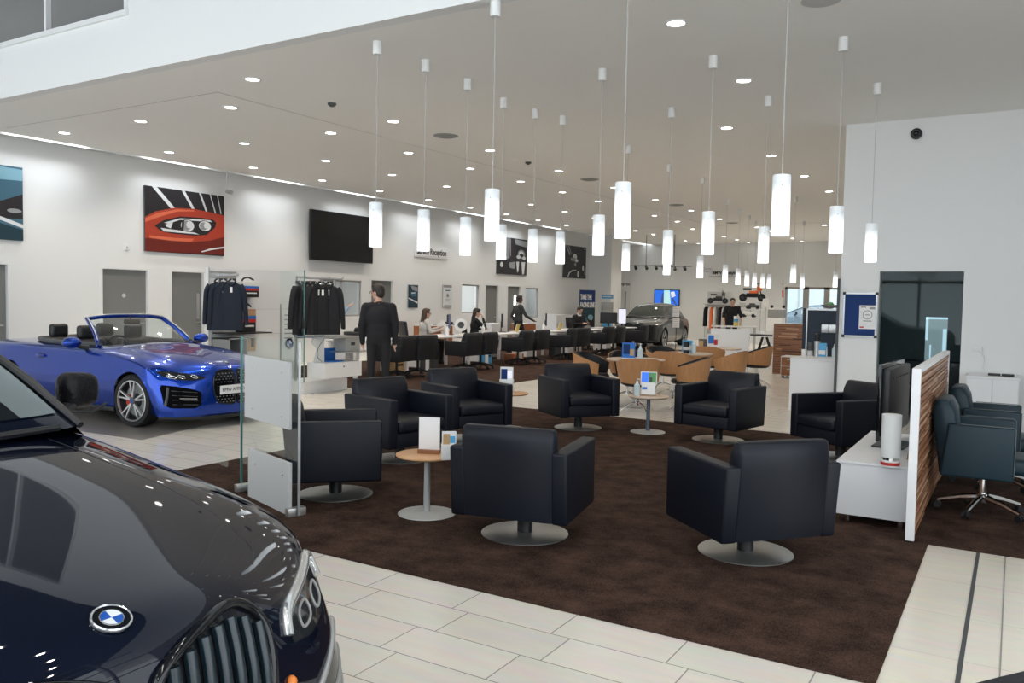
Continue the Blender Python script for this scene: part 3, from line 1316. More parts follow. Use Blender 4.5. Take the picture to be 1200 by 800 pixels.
for k in range(7):
    mb.box((.045, .2 + k * .1, .58), (.006, .06, .012))
mb.build('back_cover', parent=t)
mb = MB().use('black_plastic')
mb.box((-.005, .5, .008), (.24, .44, .012), 0, .004)
mb.box((-.005, .5, .07), (.05, .10, .13))
mb.build('stand', parent=t)
p = at_z(1043, 546, CZ1)
t = thing('cylinder_speaker', 'white upright cylinder with a steel and red foot on the low white cabinet', 'cylinder', (p.x, p.y, CZ1))
mb = MB().use('white_plastic')
mb.lathe([(0, .065), (.058, .065), (.066, .068), (.066, .372), (.06, .376), (0, .376)], 36)
mb.build('body', parent=t)
mb = MB().use('chrome')
mb.lathe([(0, .048), (.060, .048), (.060, .066), (0, .066)], 36)
mb.build('ring', parent=t)
mb = MB().use('paper')
mb.lathe([(0, 0), (.062, .0), (.064, .02), (.064, .03), (.062, .048), (0, .048)], 36)
mb.use('red')
mb.lathe([(.0645, .012), (.0648, .014), (.0645, .034)], 36)
mb.build('foot', parent=t)
p = at_z(1056, 540, CZ1)
t = thing('leaflet_sheet', 'thin pale sheet leaning behind the white cylinder', 'leaflet', (-.66, p.y + .12, CZ1), 0)
mb = MB().use('tan')
mb.box((0, .0, .21), (.004, .12, .42), 0, 0, Matrix.Rotation(R(8), 4, 'Y'))
mb.build('sheet', parent=t, smooth=0)

# ------------------------------------------------------------------ glass display panel by the black car
ga, gb = at_z(283, 575), at_z(350, 607)
gdir = (gb - ga).normalized()
Lg = (gb - ga).length
t = thing('glass_display_panel', 'upright clear glass panel with two white boards behind the black car', 'display panel', (ga.x, ga.y, 0), math.atan2(gdir.y, gdir.x))
def gz(px, py):
    # height on the panel plane
    r_ = ray(px, py)
    n = Vector((-gdir.y, gdir.x, 0))
    k = n.dot(Vector((ga.x, ga.y, 0))) / n.dot(r_)
    q_ = r_ * k
    return (Vector((q_.x, q_.y, 0)) - Vector((ga.x, ga.y, 0))).dot(gdir), q_.z + EYE


GH = (gz(283, 399)[1] + gz(350, 394)[1]) / 2
for x0, x1 in ((0, 0),):
    mb = MB().use('pane_display')
    mb.flat([(0, 0, .02), (Lg, 0, .02), (Lg, 0, GH), (0, 0, GH)])
    mb.build('glass', parent=t, smooth=0)
mb = MB().use('teal_glass_edge')
mb.bx(-.008, .004, -.008, .008, .02, GH)
mb.use('alu')
mb.bx(Lg - .004, Lg + .008, -.008, .008, .02, GH)
mb.build('edge_strip', parent=t, smooth=0)


for (px0, py0), (px1, py1), nm in (((293, 416), (345, 503), 'upper'), ((297, 524), (345, 640), 'lower')):
    u0, w1 = gz(px0, py0)
    u1, w0 = gz(px1, py1)
    mb = MB().use('board_grey')
    mb.bx(u0, u1, -.045, -.02, w0, w1, .004)
    o = mb.build('board', parent=t, smooth=0)
    mb = MB().use('chrome')
    for uu in (u0 + (u1 - u0) * .2, u1 - (u1 - u0) * .14):
        for ww in (w0 + (w1 - w0) * .17, w1 - (w1 - w0) * .17):
            mb.cyl((uu, -.05, ww), (uu, .006, ww), .008, seg=10)
    mb.build('fixing_stud', parent=o)
for x in (.05, Lg - .05):
    mb = MB().use('steel')
    mb.box((x, 0, .04), (.06, .14, .06), 0, .004)
    mb.build('foot_clamp', parent=t)
u0, w1 = gz(270, 540)
mb = MB().use('pane_display')
mb.flat([(u0, -.12, .30), (u0 + .26, -.12, .30), (u0 + .26, -.12, w1), (u0, -.12, w1)])
mb.build('leaflet_pocket', parent=t, smooth=0)
# ================================================================== cars
def cr(p0, p1, p2, p3, t):
    return .5 * ((2 * p1) + (p2 - p0) * t + (2 * p0 - 5 * p1 + 4 * p2 - p3) * t * t + (3 * p1 - p0 - 3 * p2 + p3) * t * t * t)


def spline(P, n):
    """Catmull-Rom through P (Vectors), n samples per interval"""
    out = []
    m = len(P)
    for i in range(m - 1):
        a = P[i - 1] if i > 0 else P[i] * 2 - P[i + 1]
        d = P[i + 2] if i + 2 < m else P[i + 1] * 2 - P[i]
        for k in range(n):
            out.append(cr(a, P[i], P[i + 1], d, k / n))
    out.append(P[-1].copy())
    return out


def surf(net, nu, nv):
    rows = [spline(r_, nv) for r_ in net]
    cols = list(zip(*rows))
    cols = [spline(list(c), nu) for c in cols]
    return [list(r_) for r_ in zip(*cols)]


V3 = Vector


def mirror_row(r_):
    """half row from the centre outwards -> full row, right side first"""
    return [V3((p[0], -p[1], p[2])) for p in r_[:0:-1]] + [V3(p) for p in r_]


def car_body(mb, rows, levels, nT, nF, wheels, nu=7, nv=5, openhole=None, relax=6):
    """rows: half rows tail-face(bottom first) .. deck .. nose .. face; nT tail-face rows, nF front-face rows.
    levels: per deck row, points (y,z) down the flank."""
    net = [mirror_row(r_) for r_ in rows]
    G = surf(net, nu, nv)
    top = mb.grid(G)
    nrow = len(rows)
    s0, s1 = nT, nrow - nF - 1           # deck rows
    for sgn, ci in ((1, -1), (-1, 0)):
        border = [r_[ci] for r_ in G]
        tail_edge = border[:s0 * nu + 1][::-1]       # shoulder -> bottom
        nose_edge = border[s1 * nu:]
        sh = border[s0 * nu:s1 * nu + 1]
        nl = len(levels[0]) + 1
        snet = []
        for i in range(s0, s1 + 1):
            b_ = border[i * nu]
            if i == s0:
                col = [tail_edge[k * nu] for k in range(nl)]
            elif i == s1:
                col = [nose_edge[k * nu] for k in range(nl)]
            else:
                col = [b_] + [V3((b_.x + (l[2] if len(l) > 2 else 0), sgn * l[0], l[1])) for l in levels[i - s0]]
            snet.append(col)
        SG = surf(snet, nu, nu)
        for i, row in enumerate(SG):
            row[0] = sh[i].copy()
        SG[0] = [p.copy() for p in tail_edge[:len(SG[0])]]
        SG[-1] = [p.copy() for p in nose_edge[:len(SG[0])]]
        if sgn < 0:
            SG = [r_[::-1] for r_ in SG]
        mb.grid(SG)
    bmesh.ops.remove_doubles(mb.bm, verts=mb.bm.verts[:], dist=.0015)
    bm = mb.bm
    for _ in range(relax):
        bmesh.ops.smooth_vert(bm, verts=[v for v in bm.verts if not v.is_boundary], factor=.5, use_axis_x=True, use_axis_y=True, use_axis_z=True)
    # open cockpit
    if openhole:
        x0, x1, yy, zz = openhole
        dead = [f for f in bm.faces if x0 < f.calc_center_median().x < x1 and abs(f.calc_center_median().y) < yy and f.calc_center_median().z > zz]
        bmesh.ops.delete(bm, geom=dead, context='FACES')
    # wheel arches
    for (xw, zw, rw) in wheels:
        near = [v for v in bm.verts if abs(v.co.y) > .5 and math.hypot(v.co.x - xw, v.co.z - zw) < rw * 1.6]
        dead = [f for f in bm.faces if abs(f.calc_center_median().y) > .55 and all(math.hypot(v.co.x - xw, v.co.z - zw) < rw for v in f.verts) and f.calc_center_median().z < zw + rw]
        bmesh.ops.delete(bm, geom=dead, context='FACES')
        for v in bm.verts:
            if abs(v.co.y) > .55:
                dx, dz = v.co.x - xw, v.co.z - zw
                d = math.hypot(dx, dz)
                if d < rw and d > 1e-4 and v.co.z < zw + rw:
                    v.co.x = xw + dx / d * rw
                    v.co.z = zw + dz / d * rw
    bmesh.ops.delete(bm, geom=[v for v in bm.verts if not v.link_faces], context='VERTS')
    mb._fin(bm.verts[:])


def arch_liner(parent, wheels, yin, yout):
    for (xw, zw, rw) in wheels:
        for s in (-1, 1):
            mb = MB().use('black_plastic')
            G = []
            for k in range(25):
                a = R(-35 + 250 * k / 24)
                G.append([(xw + rw * math.cos(a), s * y, zw + rw * math.sin(a)) for y in (yin, yout)])
            mb.grid(G)
            c = [(xw + rw * math.cos(R(-35 + 250 * k / 24)), s * yin, zw + rw * math.sin(R(-35 + 250 * k / 24))) for k in range(25)]
            mb.flat(c)
            mb.build('wheel_arch', parent=parent)


def make_wheel(parent, loc, r, side, steer=0, rimcol='alu', w=.22, spokes=5, face='dark_grey', caliper=False):
    """side +1: outer face towards +y"""
    e = MB().use('tyre')
    m_ = Matrix.Translation(loc) @ Matrix.Rotation(steer, 4, 'Z') @ Matrix.Rotation(-side * PI / 2, 4, 'X')
    rr = r * .775
    e.lathe([(rr, -w / 2), (r * .93, -w / 2), (r, -w / 2 + .03), (r, w / 2 - .03), (r * .94, w / 2), (rr, w / 2 - .004), (rr * .98, w / 2 - .02)], 48, (0, 0, 0), m_)
    ty = e.build('wheel', parent=parent)
    e = MB().use('black_plastic')
    e.lathe([(rr, -w / 2), (rr * .99, w / 2 - .03), (rr * .9, w / 2 - .09), (0, w / 2 - .10)], 40, (0, 0, 0), m_)
    e.use('mid_grey')
    e.lathe([(rr * .35, w / 2 - .092), (rr * .78, w / 2 - .092), (rr * .78, w / 2 - .085), (rr * .35, w / 2 - .085)], 32, (0, 0, 0), m_)
    if caliper:
        e.use('red')
        e.box((-rr * .52, .0, w / 2 - .075), (rr * .22, rr * .5, .03), 0, .005, m_)
    e.build('brake_disc', parent=ty)
    e = MB().use(rimcol)
    e.lathe([(rr * .985, w / 2 - .03), (rr, w / 2 + .002), (rr * .955, w / 2 + .004), (rr * .94, w / 2 - .02)], 48, (0, 0, 0), m_)
    e.use(face)
    e.lathe([(0, w / 2 - .03), (rr * .17, w / 2 - .03), (rr * .19, w / 2 - .012), (rr * .12, w / 2 - .006), (0, w / 2 - .006)], 24, (0, 0, 0), m_)
    for k in range(spokes):
        a = 2 * PI * k / spokes + .3
        for d_ in (-.17, .17):
            e.use(rimcol)
            A = V3((rr * .16 * math.cos(a), rr * .16 * math.sin(a), w / 2 - .012))
            B = V3((rr * .955 * math.cos(a + d_), rr * .955 * math.sin(a + d_), w / 2 - .004))
            dd = (B - A)
            nrm = V3((-dd.y, dd.x, 0)).normalized()
            t0, t1 = rr * .045, rr * .032
            q = [A + nrm * t0, A - nrm * t0, B - nrm * t1, B + nrm * t1]
            lo = [p - V3((0, 0, .03)) for p in q]
            vs = [e.bm.verts.new(m_ @ p) for p in q + lo]
            for f in ((0, 1, 2, 3), (7, 6, 5, 4), (0, 4, 5, 1), (1, 5, 6, 2), (2, 6, 7, 3), (3, 7, 4, 0)):
                e.bm.faces.new([vs[i] for i in f])
            e._fin(vs)
    e.use('badge_blue')
    e.lathe([(rr * .09, w / 2 - .004), (0, w / 2 - .003)], 16, (0, 0, 0), m_)
    e.build('rim', parent=ty)
    return ty


def on_body(bvh, poly, to3d, d, off=.004, thick=.02, cuts=3, back=1.0):
    """a filled outline laid on the body: poly (2d) -> to3d -> ray along d -> offset"""
    bm = bmesh.new()
    vs = [bm.verts.new(to3d(p)) for p in poly]
    f = bm.faces.new(vs)
    bmesh.ops.triangulate(bm, faces=[f])
    for _ in range(cuts):
        es = [e for e in bm.edges if e.calc_length() > .05]
        if not es:
            break
        bmesh.ops.subdivide_edges(bm, edges=es, cuts=1)
        bmesh.ops.triangulate(bm, faces=bm.faces[:])
    d = V3(d).normalized()
    last = None
    for v in bm.verts:
        h = bvh.ray_cast(v.co - d * back, d)
        if h[0] is not None:
            v.co = h[0] - d * off
    o = bmesh.ops.extrude_face_region(bm, geom=bm.faces[:])
    nv = [g for g in o['geom'] if isinstance(g, bmesh.types.BMVert)]
    bmesh.ops.translate(bm, verts=nv, vec=d * (thick))
    return bm


def body_part(bvh, poly, to3d, d, name, material, parent, off=.004, thick=.012, cuts=3, smooth=40):
    bm = on_body(bvh, poly, to3d, d, off, thick, cuts)
    mb = MB()
    mb.bm.free()
    mb.bm = bm
    mb.use(material)
    mb._fin(bm.verts[:])
    return mb.build(name, parent=parent, smooth=smooth)


def body_line(bvh, pts, to3d, d, mb, r, off=0.0, closed=False, seg=6, dens=4):
    P = [V3(to3d(p)) for p in pts]
    if closed:
        P = P + [P[0]]
    Q = []
    for a, b_ in zip(P, P[1:]):
        for k in range(dens):
            Q.append(a.lerp(b_, k / dens))
    if not closed:
        Q.append(P[-1])
    d = V3(d).normalized()
    out = []
    for p in Q:
        h = bvh.ray_cast(p - d, d)
        if h[0] is not None:
            out.append(h[0] - d * off)
    n_ = len(out)
    for _ in range(3):
        out = [out[k] if (not closed and k in (0, n_ - 1)) else out[k] * .5 + (out[k - 1] + out[(k + 1) % n_]) * .25 for k in range(n_)]
    if len(out) > 2:
        mb.tube(out, r, seg, closed)
    return out


def roundel(parent, loc, nrm, up, r, name='emblem'):
    n = V3(nrm).normalized()
    u = V3(up)
    x = u.cross(n).normalized()
    m_ = frame_to(V3(loc), x, n.cross(x))
    mb = MB().use('lamp_bright')
    mb.lathe([(r * .90, 0), (r, .001), (r, .004), (r * .95, .006), (r * .89, .004)], 48, (0, 0, 0), m_)
    mb.use('black_gloss')
    mb.lathe([(r, -.002), (r * .91, .0035), (r * .58, .0035)], 48, (0, 0, 0), m_)
    mb.use('lamp_bright')
    mb.lathe([(r * .60, .0032), (r * .59, .005), (r * .55, .005), (r * .55, .0032)], 48, (0, 0, 0), m_)
    for k in range(4):
        mb.use('badge_blue' if k in (1, 3) else 'badge_white')
        pts = [(0, 0)] + [(r * .555 * math.cos(PI / 2 * k + PI / 24 * i), r * .555 * math.sin(PI / 2 * k + PI / 24 * i)) for i in range(13)]
        vs = [mb.bm.verts.new(m_ @ V3((a, b_, .0038))) for a, b_ in pts]
        mb.bm.faces.new(vs)
        mb._fin(vs)
    return mb.build(name, parent=parent, smooth=30)


def bvh_of(o):
    bm = bmesh.new()
    bm.from_mesh(o.data)
    b_ = BVHTree.FromBMesh(bm)
    bm.free()
    return b_


# ------------------------------------------------------------------ large dark car (origin on the floor below its bonnet badge)
def suv(label, paint, detail=True):
    t = thing('car', label, 'car')

    def r5(xs, ys, zs):
        if not isinstance(xs, tuple):
            xs = (xs,) * 5
        if not isinstance(zs, tuple):
            zs = (zs,) * 5
        return list(zip(xs, ys, zs))
    YA = (0, .28, .54, .73, .89)
    rows = [
        r5((-4.62, -4.62, -4.60, -4.54, -4.46), (0, .28, .54, .74, .86), .30),
        r5((-4.66, -4.66, -4.64, -4.58, -4.50), (0, .28, .54, .74, .88), .50),
        r5((-4.66, -4.66, -4.64, -4.58, -4.48), (0, .28, .54, .74, .90), .70),
        r5((-4.62, -4.62, -4.60, -4.54, -4.44), (0, .28, .54, .74, .90), .90),
        r5((-4.55, -4.55, -4.53, -4.49, -4.41), (0, .28, .54, .74, .88), (1.06, 1.06, 1.06, 1.05, 1.03)),
        r5(-4.2, (0, .28, .54, .74, .89), (1.13, 1.13, 1.13, 1.12, 1.06)),
        r5(-3.4, (0, .28, .54, .74, .90), (1.13, 1.13, 1.13, 1.125, 1.08)),
        r5(-2.4, (0, .28, .54, .74, .905), (1.13, 1.13, 1.13, 1.125, 1.09)),
        r5(-1.65, (0, .28, .54, .74, .90), (1.135, 1.135, 1.135, 1.13, 1.10)),
        r5((-1.27, -1.28, -1.31, -1.34, -1.36), (0, .28, .54, .735, .895), (1.130, 1.138, 1.140, 1.118, 1.075)),
        r5((-.94, -.94, -.96, -.98, -1.0), YA, (1.102, 1.108, 1.104, 1.070, 1.022)),
        r5((-.62, -.62, -.64, -.67, -.71), (0, .28, .545, .735, .888), (1.066, 1.070, 1.060, 1.024, .985)),
        r5((-.33, -.34, -.385, -.45, -.52), (0, .28, .545, .735, .880), (1.036, 1.034, 1.002, .968, .938)),
        r5((-.10, -.115, -.20, -.29, -.39), (0, .27, .535, .73, .866), (1.002, .992, .930, .902, .883)),
        # front face
        r5((.04, .03, -.085, -.19, -.32), (0, .25, .53, .725, .855), (.950, .942, .842, .815, .797)),
        r5((.075, .065, -.02, -.11, -.25), (0, .25, .53, .725, .855), (.74, .74, .70, .69, .68)),
        r5((.08, .07, .01, -.07, -.20), (0, .25, .53, .725, .865), (.50, .50, .49, .48, .48)),
        r5((.05, .04, -.01, -.09, -.21), (0, .25, .53, .725, .86), .26),
    ]
    nT, nF = 4, 4
    lv = []
    for i in range(4, 14):
        lv.append([(.935, .86), (.955, .66), (.945, .42), (.88, .26)])
    wheels = [(-.80, .37, .43), (-3.72, .37, .43)]
    mb = MB().use(paint)
    car_body(mb, rows, lv, nT, nF, wheels, relax=30)
    bm = mb.bm
    body = mb.build('body', parent=t, smooth=50)
    bvh = bvh_of(body)
    arch_liner(t, wheels, .60, .93)
    for (xw, zw, rw) in wheels:
        for s in (-1, 1):
            make_wheel(t, (xw, s * .80, .372), .37, s, 0, 'alu' if s > 0 else 'alu', .26)
    mb = MB().use('black_plastic')
    mb.bx(-4.4, -.15, -.78, .78, .2, .4)
    mb.build('underbody', parent=t)
    # cabin
    rowsC = [
        [(-1.24, 0, 1.14), (-1.25, .35, 1.145), (-1.27, .60, 1.15), (-1.29, .705, 1.155), (-1.34, .735, 1.14), (-1.40, .80, 1.10)],
        [(-1.66, 0, 1.42), (-1.67, .33, 1.415), (-1.72, .55, 1.40), (-1.77, .655, 1.38), (-1.82, .68, 1.34), (-1.85, .84, 1.10)],
        [(-2.16, 0, 1.615), (-2.17, .31, 1.61), (-2.22, .50, 1.59), (-2.30, .60, 1.55), (-2.34, .63, 1.52), (-2.36, .86, 1.10)],
        [(-2.9, 0, 1.69), (-2.9, .30, 1.685), (-2.9, .48, 1.665), (-2.9, .595, 1.61), (-2.9, .63, 1.56), (-2.9, .875, 1.10)],
        [(-3.6, 0, 1.64), (-3.6, .30, 1.635), (-3.6, .47, 1.615), (-3.6, .585, 1.56), (-3.6, .62, 1.51), (-3.6, .87, 1.10)],
        [(-4.15, 0, 1.47), (-4.15, .30, 1.465), (-4.12, .47, 1.45), (-4.1, .58, 1.41), (-4.08, .62, 1.37), (-4.05, .84, 1.10)],
        [(-4.56, 0, 1.13), (-4.55, .3, 1.13), (-4.5, .5, 1.13), (-4.47, .62, 1.12), (-4.45, .68, 1.11), (-4.4, .78, 1.09)]]
    CG = [mirror_row(r_) for r_ in rowsC]
    nu = 6
    G = surf(CG, nu, nu)
    mb = MB().use(paint)
    mb.grid(G)
    cab = mb.build('cabin', parent=t, smooth=45)
    ncol = len(CG[0])       # 11 columns, centre 5

    def patch(name, u0, u1, v0, v1, material, off=.006):
        i0, i1 = int(round(u0 * nu)), int(round(u1 * nu))
        j0, j1 = int(round(v0 * nu)), int(round(v1 * nu))
        mb = MB().use(material)
        Q = []
        for i in range(i0, i1 + 1):
            row = []
            for j in range(j0, j1 + 1):
                p = G[i][j]
                a = G[min(i + 1, len(G) - 1)][j] - G[max(i - 1, 0)][j]
                b_ = G[i][min(j + 1, len(G[0]) - 1)] - G[i][max(j - 1, 0)]
                n = b_.cross(a)
                if n.length > 1e-9:
                    n.normalize()
                if n.dot(p - V3((-2.7, 0, .9))) < 0:
                    n = -n
                row.append(p + n * off)
            Q.append(row)
        mb.grid(Q)
        return mb.build(name, parent=t, smooth=60)
    patch('windscreen', .12, 1.9, 2.3, 7.7, 'car_glass')
    for v0, v1 in ((9.12, 9.8), (.2, .88)):
        patch('side_window', 1.25, 2.75, v0, v1, 'car_glass')
        patch('side_window', 2.9, 4.1, v0, v1, 'car_glass')
        patch('side_window', 4.25, 4.95, v0, v1, 'car_glass')
    patch('rear_window', 4.9, 5.8, 2.6, 7.4, 'car_glass')
    # black pillar trim
    for s in (-1, 1):
        mb = MB().use('black_plastic')
        mb.tube([(-1.285, s * .715, 1.158), (-1.54, s * .69, 1.29), (-1.78, s * .665, 1.395), (-2.03, s * .635, 1.49), (-2.28, s * .60, 1.565)], [.012, .016, .016, .016, .012], 8)
        mb.build('pillar_trim', parent=t)
    # wipers / cowl
    mb = MB().use('black_plastic')
    mb.tube([(-1.22, -.6, 1.155), (-1.21, .1, 1.160), (-1.25, .62, 1.165)], .012, 6)
    mb.tube([(-1.20, .0, 1.16), (-1.21, -.6, 1.16)], .009, 6)
    mb.build('wiper', parent=t)
    fx = lambda p: (0.6, p[0], p[1])
    D = (-1, 0, 0)
    # double grille
    for s in (-1, 1):
        K = [(.025, .855), (.06, .885), (.13, .915), (.24, .935), (.30, .925), (.35, .89), (.375, .83), (.365, .72), (.33, .60), (.27, .555), (.12, .555), (.05, .60), (.03, .72)]
        Kp = [(s * a, z) for a, z in K]
        back = body_part(bvh, Kp, fx, D, 'grille_recess', 'black_gloss', t, off=.002, thick=.01, cuts=4)
        mb = MB().use('black_gloss')
        body_line(bvh, Kp, fx, D, mb, .013, .006, True, 8)
        mb.build('grille_frame', parent=t, smooth=60)
        for k in range(7):
            y = .072 + k * .044
            top = .885 + .05 * math.sin(min(1, (y - .03) / .2) * PI / 2) - (max(0, y - .27) * .6)
            P = [(s * y, top - .022), (s * y, .75), (s * y, .62), (s * y, .58)]
            mb = MB().use('grille_bar')
            body_line(bvh, P, fx, D, mb, .0135, .012, False, 8, 3)
            mb.build('grille_bar', parent=t, smooth=60)
        # headlight: slim lamp wrapping the corner
        Hh = [(s * .47, .835), (s * .60, .842), (s * .72, .848), (s * .80, .85), (s * .83, .83), (s * .80, .785), (s * .70, .755), (s * .58, .745), (s * .48, .765)]
        hl = body_part(bvh, Hh, fx, D, 'headlight', 'lamp_glass', t, off=.004, thick=.012, cuts=4)
        mb = MB().use('lamp_bright')
        body_line(bvh, [(s * .46, .79), (s * .475, .838), (s * .60, .846), (s * .72, .852), (s * .81, .853), (s * .838, .835), (s * .82, .79)], fx, D, mb, .016, .002, False, 8)
        mb.use('mid_grey')
        for hy in (.58, .70):
            body_line(bvh, [(s * (hy - .04), .768), (s * (hy - .04), .815), (s * (hy + .04), .822), (s * (hy + .04), .775)], fx, D, mb, .004, .004, True, 6)
        mb.build('lamp_trim', parent=hl, smooth=60)
        # side intake
        I = [(s * .50, .60), (s * .62, .62), (s * .80, .66), (s * .835, .62), (s * .82, .42), (s * .70, .34), (s * .56, .36)]
        it = body_part(bvh, I, fx, D, 'side_intake', 'black_gloss', t, off=.003, thick=.01, cuts=4)
        mb = MB().use('alu')
        body_line(bvh, [(s * .47, .56), (s * .60, .635), (s * .80, .685), (s * .838, .66)], fx, D, mb, .010, .006, False, 8)
        mb.use('mid_grey')
        for q in range(3):
            z = .58 - q * .07
            body_line(bvh, [(s * .56, z - .04), (s * .70, z - .01), (s * .82, z + .02)], fx, D, mb, .008, .004, False, 6)
        mb.build('intake_trim', parent=it, smooth=60)
        mb = MB().use('amber')
        h = bvh.ray_cast(V3((1, s * .44, .69)), V3((-1, 0, 0)))
        mb.sph(h[0], .016, 10)
        mb.build('side_marker', parent=t)
        # shut line between bonnet and wing, ahead of the ridge
        mb = MB().use('black_plastic')
        dn = lambda p: (p[0], p[1], 2.0)
        body_line(bvh, [(-1.28, s * .60), (-.95, s * .585), (-.62, s * .590), (-.40, s * .580), (-.24, s * .545), (-.17, s * .48)], dn, (0, 0, -1), mb, .0025, -.001, False, 6, 8)
        mb.build('bonnet_gap', parent=t)
    I = [(-.45, .46), (.45, .46), (.52, .36), (.42, .30), (-.42, .30), (-.52, .36)]
    body_part(bvh, I, fx, D, 'lower_intake', 'black_plastic', t, off=.003)
    # badge on the bonnet
    h = bvh.ray_cast(V3((-.03, 0, 2)), V3((0, 0, -1)))
    roundel(t, h[0] + h[1] * .002, h[1] if h[1].z > 0 else -h[1], (-1, 0, 0), .039)
    # mirrors
    for s in (-1, 1):
        mr_ = MB().use('carbon')
        mr_.box((0, 0, 0), (.13, .17, .155), 0, .062, None, 5)
        for v in mr_.bm.verts:
            k_ = (v.co.y * s + .085) / .17          # 0 at the door, 1 at the tip
            v.co.z = v.co.z * (1.06 - .22 * k_) + .012
            v.co.x = v.co.x * (1.05 - .25 * k_) - .03 * k_
            if v.co.x > 0:
                v.co.x *= .9
        for v in mr_.bm.verts:
            v.co += V3((-1.82, s * 1.045, 1.20))
        mo = mr_.build('door_mirror', parent=t, smooth=60)
        mb = MB().use('black_plastic')
        mb.tube([(-1.80, s * .99, 1.15), (-1.76, s * .90, 1.12), (-1.72, s * .84, 1.10)], [.03, .025, .035], 10)
        mb.tube([(-1.76, s * .95, 1.14), (-1.73, s * 1.04, 1.13), (-1.76, s * 1.12, 1.155)], .006, 6)
        mb.build('mirror_arm', parent=mo)
    # door seams and handles
    for s in (-1, 1):
        sd = lambda p: (p[0], s * 1.6, p[1])
        mb = MB().use('black_plastic')
        for P in ([(-1.55, 1.08), (-1.5, .9), (-1.45, .6), (-1.42, .36)], [(-2.65, 1.08), (-2.62, .7), (-2.6, .36)], [(-3.55, 1.08), (-3.4, .85), (-3.25, .75)]):
            body_line(bvh, P, sd, (0, -s, 0), mb, .003, -.001, False, 6)
        mb.build('door_gap', parent=t)
        mb = MB().use(paint)
        for x in (-2.45, -3.35):
            h = bvh.ray_cast(V3((x, s * 1.6, .97)), V3((0, -s, 0)))
            if h[0] is not None:
                mb.box(h[0] + V3((0, s * .012, 0)), (.2, .03, .035), 0, .008)
        mb.build('door_handle', parent=t)
    return t


glass_mat('car_glass', (.06, .075, .08), .30, .01, (.8, .9, .92))
bs = suv('large black car with vertical-barred double grille at the front left corner', 'car_black')
bs.location = (-1.46, .96, 0)
bs.rotation_euler = (0, 0, R(0.5))


# other cars built on the same pattern: repaint by swapping the body material on copied meshes
def repaint(src, loc, rz, sc, label, paint, rim=None):
    c = dup(src, loc, rz, label, None, None, sc)
    for o in c.children:
        if any(ms.material == M['car_black'] for ms in o.material_slots):
            o.data = o.data.copy()
            for k, mm in enumerate(o.data.materials):
                if mm == M['car_black']:
                    o.data.materials[k] = M[paint]
    return c


gp = at_z(776, 409, 0)
GS = .93
gcar = repaint(bs, (-11.18, 26.45, 0), R(-90 + 5), GS, 'grey car on display beyond the service desks, price boards on its window', 'car_grey')

